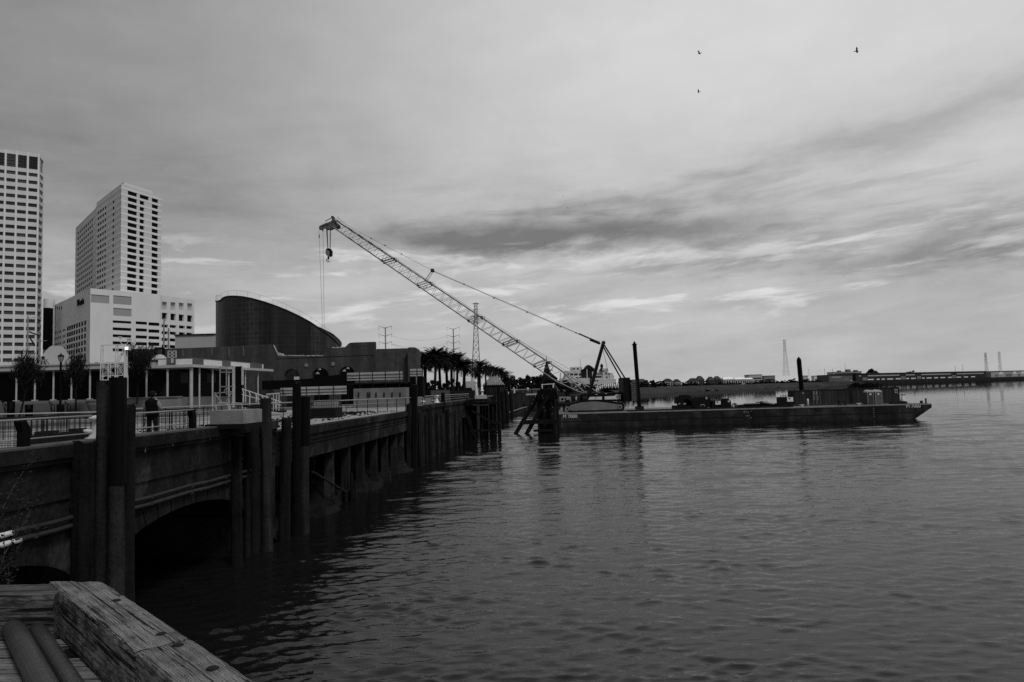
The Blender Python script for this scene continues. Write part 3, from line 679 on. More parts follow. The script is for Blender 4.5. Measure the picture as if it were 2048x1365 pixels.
# crowd barriers
def barrier():
    t = thing('crowd_barrier', 'x', 'barrier')
    mb = MB(); mb.path([(-1,0,.12),(-1,0,1.05),(-.95,0,1.1),(.95,0,1.1),(1,0,1.05),(1,0,.12)], .022, 6); mb.tube((-1,0,.2),(1,0,.2),.018,None,6); mb.build('frame', m_rust, t)
    mb = MB()
    for i in range(1, 14): mb.tube((-1+i/7,0,.2),(-1+i/7,0,1.1),.009,None,4)
    for k in (.42, .64, .86): mb.tube((-1,0,k),(1,0,k),.008,None,4)
    mb.build('mesh_panel', m_rust, t)
    for s in (-.85,.85):
        mb = MB(); mb.tube((s,-.3,.02),(s,.3,.02),.02,None,6); mb.tube((s,0,.02),(s,0,.2),.02,None,6); mb.build('foot', m_rust, t)
    return t
bar_src = barrier(); used = []
bl = ['leftmost steel crowd barrier behind the pipe railing', 'steel crowd barrier second from the left behind the pipe railing', 'steel crowd barrier in the middle of the row behind the pipe railing',
      'steel crowd barrier near the half hidden bollard', 'steel crowd barrier left of the person in the vest', 'steel crowd barrier right of the person in the vest', 'steel crowd barrier by the cranked end post',
      'steel crowd barrier on the deck left of the tallest middle pile']
for (x, Y, rz, l) in ((5, 18.6, .1, bl[0]), (62, 19.6, -.05, bl[1]), (118, 20.6, .15, bl[2]), (170, 21.8, .3, bl[3]), (283, 26.5, .05, bl[4]), (338, 26.6, -.1, bl[5]), (375, 28.0, .3, bl[6]), (648, 43, .2, bl[7])):
    p = P(x, 840, Y); place(bar_src, used, (p.x, p.y, 4.5), rz, 1.0, l, 'barrier', 'steel crowd barriers on the quay')
# stack of dark things behind the railing
mb = MB()
for i in range(7):
    x = 70 + i*17; p = P(x, 870, 22.3 + .3*(i % 3)); mb.cbox((p.x, p.y, 4.5+.25+.05*(i % 2)), (.32, .5, .5+.1*(i % 3)), .2*i)
mb.build('crate_row', m_darkm); o = bpy.data.objects['crate_row']; tag(o, 'low dark line of packed crates on the deck behind the pipe railing', 'crates', kind='stuff')

# ------------------------------------------------------------------ person in the vest
def person():
    Y = 24.6; base = P(304, 892, Y); base.z = 4.50
    H = 1.76; me = bpy.data.meshes.new('person')
    J = dict(pel=(0,0,.95), sp1=(0,.0,1.12), sp2=(0,-.01,1.30), chest=(0,-.01,1.42), neck=(0,.01,1.52), head0=(0,.03,1.60), head1=(0,.04,1.70), top=(0,.03,1.76),
             shL=(-.19,0,1.43), elL=(-.31,.02,1.17), wrL=(-.20,.24,1.08), haL=(-.12,.33,1.10), shR=(.19,0,1.43), elR=(.31,.0,1.17), wrR=(.20,.23,1.06), haR=(.12,.32,1.08),
             hiL=(-.10,0,.92), knL=(-.13,.02,.50), anL=(-.14,-.02,.09), toL=(-.16,.16,.04), hiR=(.10,0,.92), knR=(.12,.03,.50), anR=(.13,0,.09), toR=(.15,.18,.04))
    rad = dict(pel=.155, sp1=.145, sp2=.16, chest=.155, neck=.065, head0=.085, head1=.10, top=.06, shL=.085, shR=.085, elL=.060, elR=.060, wrL=.042, wrR=.042, haL=.045, haR=.045,
               hiL=.10, hiR=.10, knL=.068, knR=.068, anL=.05, anR=.05, toL=.045, toR=.045)
    E = [('pel','sp1'),('sp1','sp2'),('sp2','chest'),('chest','neck'),('neck','head0'),('head0','head1'),('head1','top'),('chest','shL'),('shL','elL'),('elL','wrL'),('wrL','haL'),
         ('chest','shR'),('shR','elR'),('elR','wrR'),('wrR','haR'),('pel','hiL'),('hiL','knL'),('knL','anL'),('anL','toL'),('pel','hiR'),('hiR','knR'),('knR','anR'),('anR','toR')]
    K = list(J); vs = [J[k] for k in K]; ed = [(K.index(a), K.index(b)) for a, b in E]; rr = [rad[k] for k in K]
    # five fingers on each hand, curled round the rail
    for s, hk in ((-1,'haL'), (1,'haR')):
        h = Vector(J[hk])
        for i in range(5):
            o = Vector((s*(.035-.018*i), .045, .02)) if i < 4 else Vector((-s*.05, .0, .02))
            a = h + o; L = (.035, .042, .040, .03, .03)[i]
            b = a + Vector((0, L, 0)) if i < 4 else a + Vector((-s*.02, .03, .01)); c = b + Vector((0, L*.4, -L*.7))
            b0 = len(vs); vs += [tuple(a), tuple(b), tuple(c)]; rr += [.010, .009, .008]; ed += [(K.index(hk), b0), (b0, b0+1), (b0+1, b0+2)]
    me.from_pydata(vs, ed, []); o = bpy.data.objects.new('person_skeleton', me); COL.objects.link(o)
    md = o.modifiers.new('skin', 'SKIN'); sk = me.skin_vertices[0].data
    for i, r in enumerate(rr): sk[i].radius = (r, r*(.72 if i in (K.index('pel'),K.index('sp1'),K.index('sp2'),K.index('chest')) else 1)); sk[i].use_root = (i == 0)
    o.modifiers.new('sub', 'SUBSURF').levels = 1; o.modifiers['sub'].render_levels = 1
    bpy.context.view_layer.update()
    m2 = bpy.data.meshes.new_from_object(o.evaluated_get(bpy.context.evaluated_depsgraph_get())); bpy.data.objects.remove(o)
    m2.materials.clear()
    for mt in (M('skin', 0.18, .6, .1, 8.0), M('pale_shirt_sleeve', 0.20, .9, .15, 6.0), M('dark_trousers', 0.010, .9, .2, 6.0)): m2.materials.append(mt)
    for p in m2.polygons:
        c = p.center; p.use_smooth = True
        hand = c.y > .25 and c.z > .9
        p.material_index = 0 if (hand or c.z > 1.5) else (1 if c.z > 1.0 else 2)
    b = bpy.data.objects.new('person', m2); COL.objects.link(b); b.location = base; b.rotation_euler = (0, 0, R(-6)); ORG[b.name] = (0,0,0)
    tag(b, 'person seen from behind in a dark vest with pale sleeves, standing at the quay railing', 'person')
    def child(mb, name, mat):
        q = mb.build(name, mat, smooth=True); q.parent = b; return q
    mb = MB(); mb.lathe([(.20,.92),(.205,1.0),(.20,1.12),(.222,1.28),(.245,1.38),(.225,1.455),(.15,1.50),(.09,1.54)], (0,-.005,0), 18, 1.0, .76); child(mb, 'vest', M('dark_vest', 0.006, .9, .2, 8.0))
    mb = MB(); mb.lathe([(.04,1.56),(.095,1.60),(.112,1.68),(.10,1.75),(.05,1.785),(0,1.79)], (0,.015,0), 16, .95, 1.05); child(mb, 'hair', M('dark_hair', 0.010, .9, .2, 20.0))
    for s in (-1, 1):
        mb = MB(); mb.lathe([(.012,-.03),(.022,0),(.012,.03)], (s*.105,.03,1.665), 8, .5, 1); child(mb, 'ear', bpy.data.materials['skin'])
    mb = MB(); mb.path([(0,.135,1.68),(0,.165,1.655),(0,.135,1.64)], [.012,.018,.012], 6); child(mb, 'nose', bpy.data.materials['skin'])
    mb = MB(); mb.tube((-.03,.128,1.61),(.03,.128,1.61),.008,None,6); child(mb, 'mouth', m_darkm)
    for s in (-1, 1):
        mb = MB(); mb.lathe([(0,-.012),(.012,0),(0,.012)], (s*.035,.125,1.69), 8); child(mb, 'eye', m_darkm)
        mb = MB(); mb.path([(s*.14,-.04,.05),(s*.145,.02,.05),(s*.155,.17,.035)], [.05,.055,.045], 8); child(mb, 'shoe', m_black)
person()

# ------------------------------------------------------------------ white light frame behind the near piles
def light_frame():
    Y = 18.25; X0, X1 = P(201, 768, Y).x, P(249, 768, Y).x; z0, z1 = zat(225, 760, Y), zat(225, 690, Y); zm = zat(225, 727, Y)
    t = thing('light_stand', 'white steel light frame with cross bracing and floodlight on top of near pile cluster', 'light frame', ((X0+X1)/2, Y, z0))
    mb = MB(); xs = [X0, X0+(X1-X0)*.32, X0+(X1-X0)*.62, X1]; D = .10
    for d in (0, D):
        for i, x in enumerate(xs): mb.bar((x, Y+d, z0), (x, Y+d, z1 if i in (0, 2) else (z1 if i == 3 else zm)), .02 if i < 3 else .03)
        for z in (z0, zm, z1): mb.bar((X0, Y+d, z), (X1, Y+d, z), .018)
        mb.bar((X0, Y+d, z0+(zm-z0)*.25), (X1, Y+d, z0+(zm-z0)*.25), .012)
        mb.bar((X0, Y+d, zm), (xs[2], Y+d, z0+.06), .010); mb.bar((xs[2], Y+d, zm), (X0, Y+d, z0+.06), .010); mb.bar((xs[2], Y+d, zm), (X1, Y+d, z0+.06), .010); mb.bar((X1, Y+d, zm), (xs[2], Y+d, z0+.06), .010)
        mb.bar((xs[2], Y+d, zm), (X1, Y+d, z1-.05), .014)
    for x in (X0, xs[2], X1):
        for z in (z0, zm, z1): mb.bar((x, Y, z), (x, Y+D, z), .012)
    mb.build('lattice', m_white, t)
    mgp = M('grey_panel', 0.13, .7, .15, 2.0)
    for (a, b) in ((xs[0], xs[1]), (xs[2], xs[3])): mb = MB(); mb.box((a+.02, Y+D+.01, z0+(zm-z0)*.28), (b-.02, Y+D+.03, zm-.06)); mb.build('grey_panel', mgp, t)
    mb = MB(); mb.box((xs[1]+.03, Y+.1, z0+.02), (xs[2]-.03, Y+.24, zm-.10)); mb.build('battery_box', m_black, t)
    mb = MB(); pm = P(251, 700, Y+.05); mb.tube((pm.x, pm.y, 4.9), (pm.x, pm.y, z1+.02), .018, None, 8); mb.build('mast', m_whited, t)
    fl = P(254, 697, Y)
    mb = MB(); mb.slab([fl+Vector((-.06,0,-.05)), fl+Vector((.06,0,-.05)), fl+Vector((.06,0,.05)), fl+Vector((-.06,0,.05))], (0,.08,0)); mb.build('floodlight', m_whited, t)
    em = bpy.data.materials.new('lit_lamp'); n, l, b = nodes(em); b.inputs['Emission Color'].default_value = (1,1,1,1); b.inputs['Emission Strength'].default_value = 1.3; b.inputs['Base Color'].default_value = (.8,.8,.8,1)
    mb = MB(); mb.slab([fl+Vector((-.045,-.006,-.035)), fl+Vector((.03,-.006,-.035)), fl+Vector((.03,-.006,.035)), fl+Vector((-.045,-.006,.035))], (0,-.01,0)); mb.build('lens', em, t)
    for (pts, hx, hy) in ((((252,692),(243,688),(240,683),(241,677)), 240, 675), (((252,692),(255,686),(256,680)), 258, 679)):
        mb = MB(); mb.path([P(x, y, Y) for x, y in pts], .008, 6); mb.build('gooseneck', m_white, t)
        mb = MB(); c = P(hx, hy, Y); mb.cbox(c, (.07, .06, .045)); mb.build('lamp_head', m_whited, t)
light_frame()

# ------------------------------------------------------------------ white gangway frames and ramp
def gangway():
    Y = 56.0; q = lambda x, y, d=0: P(x, y, Y+d)
    t = thing('gangway', 'pale steel lattice gangway with tall lift frame and sloping railed ramp', 'gangway', (q(460, 815).x, Y, 4.5))
    f = MB()
    for d in (0, 1.2):
        for (a, b) in (((440,735),(440,812)), ((453,735),(453,790)), ((430,785),(430,815)), ((440,745),(466,745)), ((440,774),(466,773)), ((430,787),(464,784)), ((440,735),(466,733))):
            f.bar(q(*a, d), q(*b, d), .07)
        for (a, b) in (((430,788),(444,806)), ((463,786),(452,806)), ((444,806),(452,806))): f.bar(q(*a, d), q(*b, d), .09)
    for p in ((440,735), (466,733), (430,787), (464,784), (440,774)): f.bar(q(*p), q(*p, 1.2), .06)
    f.path([q(448,785), q(449,780), q(454,777), q(459,780), q(460,785)], .03, 6)
    f.build('lattice_frame', m_steelg, t)
    for (x0, x1, a, b) in ((464.5, 469.5, 733, 815), (483, 485, 735, 770)):
        mb = MB(); mb.box((q(x0,792).x, Y, q(x0,b).z), (q(x1,792).x, Y+.25, q(x0,a).z)); mb.build('guide_post', m_whited, t)
    mb = MB(); mb.box((q(469.5,792).x+.01, Y+.1, q(475,806).z), (q(483,792).x-.01, Y+.2, q(475,733).z)); mb.build('dark_panel', m_black, t)
    r = MB()
    for d in (0, 1.4):
        r.bar(q(484,778,d), q(562,804,d), .05); r.bar(q(484,789,d), q(562,811,d), .04)
        for i, x in enumerate(range(486, 560, 13)):
            yy = 778 + (x-484)*.333; r.path([q(x-1, yy-1, d), q(x+1, yy+7, d), q(x, yy+28 if i < 2 else yy+18, d)], .035, 6)
    r.build('ramp_rail', m_white, t)
    mb = MB(); mb.slab([q(470,806), q(530,812), q(562,822), q(562,826), q(470,812)], (0,1.4,0)); mb.build('ramp_deck', m_rust, t)
    g = MB()
    for d in (0, .9):
        for x in (534, 547, 553, 558): g.bar(q(x,788,d), q(x,822,d), .06)
        g.bar(q(533,789,d), q(559,787,d), .10); g.bar(q(534,806,d), q(559,805,d), .05)
    g.build('end_gate', m_whited, t)
gangway()

# ------------------------------------------------------------------ plaza, steps and pavilion
zpl = 6.12
mb = MB(); xL, xR = -140, P(365, 797, 66).x
mb.box((xL, 66, 4.4), (xR, 100, zpl)); tag(mb.build('plaza', m_plaza), kind='structure')
mb = MB()
for i in range(7): mb.box((xL, 66-.36*(i+1), 4.4), (P(245,800,65).x, 66-.36*i-.002, zpl-.24*(i+1)))
tag(mb.build('plaza_steps', m_step), kind='structure')
mb = MB(); a = P(252, 797, 65.6); mb.box((a.x, 65.1, 4.4), (xR, 65.9, zat(300, 796.5, 65.6))); mb.box((a.x-.05, 65.0, zat(300,796.5,65.6)+.003), (xR+.05, 65.95, zat(300,796.5,65.6)+.09))
tag(mb.build('plaza_wall', M('pale_plaza_wall', 0.20, .85, .2, .5, .1, .1)), 'pale grey retaining wall of the plaza behind the person', 'wall')
mb = MB(); mb.box((xL, 66.6, zpl), (P(196,803,67).x, 67.3, zat(100, 804.5, 66.6))); tag(mb.build('plaza_wall', M('pale_bench_wall', 0.24, .85, .2, .5, .1, .1)), 'long low pale wall along the top of the plaza steps', 'wall')
m_shade = M('shaded_shopfront', 0.010, .6, .5, .3, spec=.2)  # near-black puts the shade under the pavilion roofs into the colour
def pavilion1():
    Y = 70.0; zt, zb = zat(193, 727, Y), zat(193, 738, Y)
    x0, x1 = -95, P(296, 735, Y).x
    t = thing('pavilion', 'long low plaza pavilion with white flat roof and slim columns, left', 'building', ((x0+x1)/2, Y, zpl))
    mb = MB(); mb.box((x0, Y, zb), (x1, Y+14, zt)); mb.box((x0-.1, Y-.12, zt-.10), (x1, Y-.003, zt+.04)); mb.build('roof', M('white_roof', 0.40, .7, .12, .6, .05, .12), t)
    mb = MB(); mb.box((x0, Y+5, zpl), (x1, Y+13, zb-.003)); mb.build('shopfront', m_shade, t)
    for x in (-40, -4, 33, 70, 107, 143, 180, 218, 255):
        p = P(x, 770, Y+.45); mb = MB(); mb.tube((p.x, Y+.45, zpl), (p.x, Y+.45, zb-.003), .085, None, 12); mb.box((p.x-.2, Y+.25, zpl), (p.x+.2, Y+.65, zpl+.12)); mb.build('column', m_whited, t, smooth=False)
    # shallow shell roof and small turrets behind the fascia
    n = 16; vs = []
    for j in range(7):
        yy = Y+5+j*.9; hh = (zat(108, 692, Y+5)-zt)*(1-.05*j)
        for i in range(n+1):
            u = -1+2*i/n; e = max(0, 1-max(0, (-u-.15)/.85)**1.4) if u < -.15 else max(0, 1-max(0, (u-.2)/.8)**2.2)
            vs.append((P(108+40*u, 725, yy).x, yy, zt-.3+(hh+.3)*e))
    mb = MB(); mb.add(vs, [(j*(n+1)+i, j*(n+1)+i+1, (j+1)*(n+1)+i+1, (j+1)*(n+1)+i) for j in range(6) for i in range(n)] + [tuple(range(n+1)), tuple(6*(n+1)+i for i in range(n+1))]); mb.build('shell_roof', M('pale_membrane', 0.45, .7, .1, .4), t)
    for x, y in ((86, 715), (193, 727)):
        b = P(x, 733, Y+2); a = P(x, y, Y+2); mb = MB(); w = .55
        for s in (-1, 1):
            mb.bar(a, (a.x+s*w, a.y-.4, zt), .06); mb.bar(a, (a.x+s*w, a.y+.4, zt), .06); mb.bar((a.x+s*w*.5, a.y, (a.z+zt)/2), (a.x-s*w*.9, a.y, zt), .05)
        mb.bar((a.x-w*.5, a.y, (a.z+zt)/2), (a.x+w*.5, a.y, (a.z+zt)/2), .05); mb.cbox((a.x, a.y, a.z), (.22, .22, .18)); mb.build('roof_turret', m_rust, t)
pavilion1()
def pavilion2():
    Y = 66.0; C0 = P(386, 735, Y); L0 = P(290, 735, Y+.3); R0 = P(547, 742, 84)
    zt, zb = zat(386, 729, Y), zat(386, 734.5, Y); t = thing('pavilion', 'corner plaza pavilion with white roof edge and pale upper panels, tall corner column', 'building', (C0.x, C0.y, 4.5))
    back = Vector((-.2, 1, 0))*16
    poly = [L0, C0, R0, R0 + Vector((-12, 5, 0)), L0 + Vector((0, 22, 0))]
    mb = MB(); mb.prism([(p.x, p.y) for p in poly], zb, zt); mb.build('roof', M('white_canopy', 0.42, .6, .1, .8, .05, .1), t)
    inn = [L0+Vector((.3,4,0)), C0+Vector((-2.2,4,0)), R0+Vector((-4.5,-.5,0)), R0+Vector((-12,4.6,0)), L0+Vector((.3,21,0))]
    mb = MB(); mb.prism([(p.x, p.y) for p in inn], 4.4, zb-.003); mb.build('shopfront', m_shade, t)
    up0, up1 = zt+.003, zat(386, 716, Y+2)
    upp = [L0+Vector((.4,1.6,0)), C0+Vector((-.8,1.8,0)), R0+Vector((-1.2,-.3,0)), R0+Vector((-11,4,0)), L0+Vector((.4,20,0))]
    mb = MB(); mb.prism([(p.x, p.y) for p in upp], up0, up1); mb.build('upper_wall', M('grey_upper_wall', 0.085, .8, .3, .6, .1, .2), t)
    fl, fr = Facade(upp[0], upp[1]), Facade(upp[1], upp[2])
    for (F, a, b) in ((fl,299,333), (fl,352,386), (fr,407,443), (fr,461,499), (fr,526,541)):
        ym = 723; u_a, _ = F.hit(a, ym); u_b, _ = F.hit(b, ym); u_a = max(u_a, .05); u_b = min(u_b, F.L-.05)
        mb = MB(); mb.slab([F.pt(u_a, up0+.02, .05), F.pt(u_b, up0+.02, .05), F.pt(u_b, up1-.1, .05), F.pt(u_a, up1-.1, .05)], F.n*-.045); mb.build('white_panel', m_white, t)
    for x, d, r, zf in ((293,.5,.085,4.5), (335,.5,.095,4.5)):
        p = P(x, 770, Y+d); mb = MB(); mb.tube((p.x, p.y, zf), (p.x, p.y, zb-.003), r, None, 12); mb.build('column', m_whited, t)
    FR = Facade(C0, R0)
    for x, r in ((381, .15), (406, .08), (432, .08), (464, .08), (497, .08), (522, .08)):
        u, z = FR.hit(x, 775); p = FR.pt(max(u, .35), 0, -.35); mb = MB(); mb.tube((p.x, p.y, 4.5), (p.x, p.y, zb-.003), r, None, 12); mb.build('column', m_whited, t)
    for x0, x1 in ((362, 376), (413, 431)):
        F = Facade(inn[1], inn[2]) if x0 > 400 else Facade(inn[0], inn[1]); a = F.rect(x0, 746, x1, 766); mb = MB(); mb.slab([F.pt(a[0],a[2],.03), F.pt(a[1],a[2],.03), F.pt(a[1],a[3],.03), F.pt(a[0],a[3],.03)], F.n*-.02); mb.build('pane', M('grey_pane', .07, .2, .3, .5, spec=.5), t)
pavilion2()
# plaza furniture: double lantern, stair rails, picket chairs, planter, trees
def lamp_post(x, ytop, Y, z0, label, hd=.55):
    a = P(x, ytop, Y); t = thing('street_lamp', label, 'street lamp', (a.x, Y, z0)); h = a.z
    mb = MB(); mb.lathe([(.22,0),(.22,.25),(.14,.35),(.10,1.0),(.085,h-z0-hd*1.3)], (a.x, Y, z0), 10); mb.build('post', m_black, t)
    zl = h-hd*1.35
    mb = MB(); mb.lathe([(.12,0),(.235,hd*.8)], (a.x, Y, zl+.05), 6); mb.build('lantern', m_whited, t)
    mb = MB(); mb.lathe([(.29,hd*.8),(.25,hd*.92),(.06,hd*1.1),(.03,hd*1.3)], (a.x, Y, zl+.05), 6); mb.build('lantern_cap', m_black, t)
    mb = MB()
    for k in range(6): an = math.pi*2*k/6; mb.bar((a.x+.125*math.cos(an), Y+.125*math.sin(an), zl+.05), (a.x+.25*math.cos(an), Y+.25*math.sin(an), zl+.05+hd*.8), .045)
    mb.build('lantern_frame', m_black, t)
    return t
lamp_post(122, 707, 62, 4.7, 'black lamp post with a tapered lantern in front of the left pavilion')
for x, l in ((5, 'dark stair railing at the far left of the plaza steps'), (98, 'dark stair railing in the middle of the plaza steps'), (130, 'dark stair railing below the row of pickets on the plaza steps')):
    p0, p1, p2 = P(x-12, 803, 66.5), P(x, 804, 66), P(x+11, 812, 63.2)
    t = thing('stair_rail', l, 'railing', (p0.x, p0.y, zpl), 'stair railings on the plaza steps')
    mb = MB(); mb.path([p0, p1, p2], .035, 6); mb.path([p0-Vector((0,0,.5)), p1-Vector((0,0,.5)), p2-Vector((0,0,.5))], .03, 6); mb.build('rail', m_black, t)
    for p, zz in ((p0, zpl), (p0.lerp(p1,.5), zpl), (p1, zpl), (p1.lerp(p2,.5), 5.4), (p2, 4.8)):
        mb = MB(); mb.tube((p.x, p.y, zz-.2), p, .04, None, 6); mb.build('post', m_black, t)
for x, y, l in ((22, 811, 'dark slatted litter bin at the left foot of the plaza steps'), (58, 818, 'dark slatted litter bin left of the middle stair railing'), (121, 817, 'dark slatted litter bin under the row of pickets')):
    c = P(x, y, 62.5); t = thing('litter_bin', l, 'bin', (c.x, c.y, 4.6), 'slatted bins by the plaza steps'); mb = MB()
    for k in range(12): an = 6.283*k/12; mb.bar((c.x+.26*math.cos(an), c.y+.26*math.sin(an), 4.7), (c.x+.28*math.cos(an), c.y+.28*math.sin(an), zat(x, y-8, 62.5)), .08, .04)
    mb.build('slats', m_black, t); mb = MB(); mb.lathe([(.22,0),(.22,.8)], (c.x, c.y, 4.65), 12); mb.build('liner', m_darkm, t)
mb = MB()
pick = thing('picket', 'dark pointed picket in the row at the top of the plaza steps', 'picket'); used = []
mb = MB(); mb.box((-.05,-.03,0), (.05,.03,.78)); mb.build('stake', m_black, pick); mb = MB(); mb.lathe([(.10,0),(.03,.14),(.0,.2)], (0,0,.76), 6); mb.build('finial', m_whited, pick)
for i in range(19):
    p = P(112 + i*3.7, 803, 66.2); place(pick, used, (p.x, p.y, 5.72), 0, .45, 'dark pointed picket in the row at the top of the plaza steps', 'picket', 'pickets at the top of the plaza steps')
c = P(187, 812, 63); t = thing('planter', 'round pale concrete planter behind the near piles on the plaza steps', 'planter', (c.x, c.y, 4.9))
mb = MB(); mb.lathe([(.30,-.5),(.55,.05),(.60,.30),(.66,.36),(.66,.44),(.55,.44)], (c.x, c.y, 5.6), 18); mb.build('bowl', M('planter_stone', .13, .85, .2, 2.0), t, smooth=False)
mb = MB(); mb.lathe([(.54,0),(.54,.03)], (c.x, c.y, 5.98), 14); mb.build('soil', m_void, t)

# ------------------------------------------------------------------ trees
def branch_tree(label, x, ytop, xb, yb, Y, wpx, seed, z0=None, leafs=1500, lmat=None, leaf=.13, group='small dark trees on the plaza'):
    rnd = random.Random(seed); b = P(xb, yb, Y); z0 = b.z if z0 is None else z0; H = zat(x, ytop, Y) - z0; w = wpx*Y/FPX/2
    t = thing('plaza_tree', label, 'tree', (b.x, Y, z0), group); tr, lf = MB(), MB(); root = Vector((b.x, Y, z0)); tips = []
    def br(p, d, L, r, lev):
        n = 4; pts = [p]
        for i in range(n):
            d = (d + Vector((rnd.uniform(-.16,.16), rnd.uniform(-.16,.16), rnd.uniform(-.02,.10)))).normalized(); pts.append(pts[-1] + d*L/n)
            if lev < 3 and i >= (1 if lev else 2):
                for _ in range(2 if lev else 4):
                    a = rnd.uniform(0, 6.28); dd = (d*.9 + Vector((math.cos(a)*w/H*1.9, math.sin(a)*w/H*1.9, .1))).normalized(); br(pts[-1], dd, L*rnd.uniform(.42,.62), r*.5, lev+1)
            if lev >= 2: tips.append(pts[-1])
        tr.path(pts, [r*(1-.55*i/n) for i in range(n+1)], 6 if lev < 2 else 4)
    br(root, Vector(((P(x,792,Y).x-b.x)/H*.6, 0, 1)).normalized(), H*.52, .10, 0)
    zmax = max(v[2] for v in tr.v); s = H/(zmax-z0)
    sc = lambda q: (root.x+(q[0]-root.x), q[1], z0+(q[2]-z0)*s)
    tr.v = [sc(v) for v in tr.v]; tips = [Vector(sc(q)) for q in tips]
    for _ in range(leafs):
        tp = rnd.choice(tips); c = tp + Vector((rnd.gauss(0,.24), rnd.gauss(0,.24), rnd.gauss(0,.26))); q = leaf*rnd.uniform(1.2, 3.4)
        hx = Vector((tp.x-root.x, tp.y-root.y, 0)); g = (hx*.35 + Vector((rnd.gauss(0,.35), rnd.gauss(0,.35), rnd.uniform(.5,1.1)))).normalized(); e = g.cross(Vector((rnd.uniform(-1,1), rnd.uniform(-1,1), rnd.uniform(-.3,.3)))).normalized()
        lf.quad(c-g*q*.6, c+e*q*.085, c+g*q, c-e*q*.085)
    tr.build('trunk', m_pile, t); lf.build('crown', lmat or m_leaf, t); return t
m_leaf = M('dark_leaf', 0.020, .85, .5, 3.0); m_leafd = M('far_leaf', 0.016, .9, .5, .3); m_leafg = M('palm_leaf', 0.015, .8, .4, 1.0)
branch_tree('dark feathery tree left of the lantern post before the pavilion', 48, 702, 37, 832, 60, 60, 2, 4.6)
branch_tree('dark feathery tree right of the lantern post before the pavilion', 162, 702, 152, 812, 62, 40, 3, 4.9)
branch_tree('dark bushy tree right of the white light frame before the pavilion', 275, 690, 273, 797, 63, 56, 6, 5.6, 2600)

# ------------------------------------------------------------------ towers at the left
m_tower = M('pale_tower_stone', 0.62, .8, .06, .15, 0, .06); m_hotel = M('pale_hotel_panel', 0.60, .8, .07, .12, 0, .05); m_pod = M('pale_podium_panel', 0.66, .8, .07, .12, 0, .05)
m_band = M('light_band', 0.72, .8, .05, .2); m_gl1 = M('tower_glass', 0.030, .18, .5, .25, spec=.5); m_gl2 = M('black_opening', 0.006, .6, .3, .3)
def left_tower():
    zt = P(78, 308, 335).z; B = P(78, 308, 335); A0 = G(0, 298, zt); A = B + (A0-B).normalized()*52; C = G(88, 319, zt)
    t = thing('office_tower', 'tall pale office tower with rows of wide dark windows at the left edge', 'tower', (B.x, B.y, 4.5))
    F = Facade(A, B); F2 = Facade(B, C); w = MB(); lst = []
    us = [F.hit(x, 345)[0] for x in (13, 31, 35.5, 53.5, 57.5, 75)]; bay = ((us[4]-us[0])/2); ww = ((us[1]-us[0])+(us[3]-us[2])+(us[5]-us[4]))/3
    cols = []; u = us[4]
    while u > .5: cols.append((u, u+ww)); u -= bay
    u_ref = us[4]+ww/2
    ztop0, ztop1 = F.hit(66, 339)[1], F.hit(66, 313.5)[1]
    rows = [(ztop0, ztop1)]
    za, zb = F.hit(66, 346.5)[1], F.hit(66, 717)[1]; nrow = 25; st = (za-zb)/24.0
    for i in range(33):
        z1 = za - i*st; z0 = z1 - st*.46
        if z0 < 6: break
        rows.append((z0, z1))
    wins = [(a, b, c, d) for (a, b) in cols for (c, d) in rows]
    F.wall(w, 0, F.L, 4.5, zt, wins, .45); lst += [(F, q, .45) for q in wins]
    g0, g1 = F2.L*.22, F2.L*.92
    wins2 = [(g0, g1, c-.1, d+.45) for (c, d) in rows]
    F2.wall(w, 0, F2.L, 4.5, zt-.01, wins2, .45); lst += [(F2, q, .45) for q in wins2]
    back = Vector((.45, .9, 0)).normalized()*0
    hd = Vector((C.x, C.y, 0)).normalized(); D1 = C + hd*26 + Vector((-1.5, 0, 0)); D2 = A + hd*34
    for p, q in ((C, D1), (D1, D2), (D2, A)): w.quad((p.x,p.y,4.5), (q.x,q.y,4.5), (q.x,q.y,zt), (p.x,p.y,zt))
    w.quad(*[(p.x,p.y,zt-.02) for p in (A, B, C, D1, D2)])
    w.build('wall', m_tower, t)
    pil = MB(); us_p = [b + (bay-ww)/2 for (a, b) in cols] + [cols[-1][0]-(bay-ww)/2]
    for u in us_p: pil.slab([F.pt(u-.28, 4.5, .003), F.pt(u+.28, 4.5, .003), F.pt(u+.28, zt, .003), F.pt(u-.28, zt, .003)], F.n*.22)
    pil.build('pier', m_band, t)
    panes(t, lst, [m_gl1, m_gl1, M('tower_glass_dark', .014, .15, .5, .25, spec=.5), M('tower_blind', .06, .4, .3, .3, spec=.4)])
    mu = MB()
    for (a, b) in cols:
        for k in range(1, 4): u = a+(b-a)*k/4; mu.slab([F.pt(u-.05, ztop0, -.43), F.pt(u+.05, ztop0, -.43), F.pt(u+.05, ztop1, -.43), F.pt(u-.05, ztop1, -.43)], F.n*.08)
        for k in (1, 2, 3): z = ztop0+(ztop1-ztop0)*k/4; mu.slab([F.pt(a, z-.06, -.40), F.pt(b, z-.06, -.40), F.pt(b, z+.06, -.40), F.pt(a, z+.06, -.40)], F.n*.04)
    mu.build('mullion', m_black, t)
left_tower()
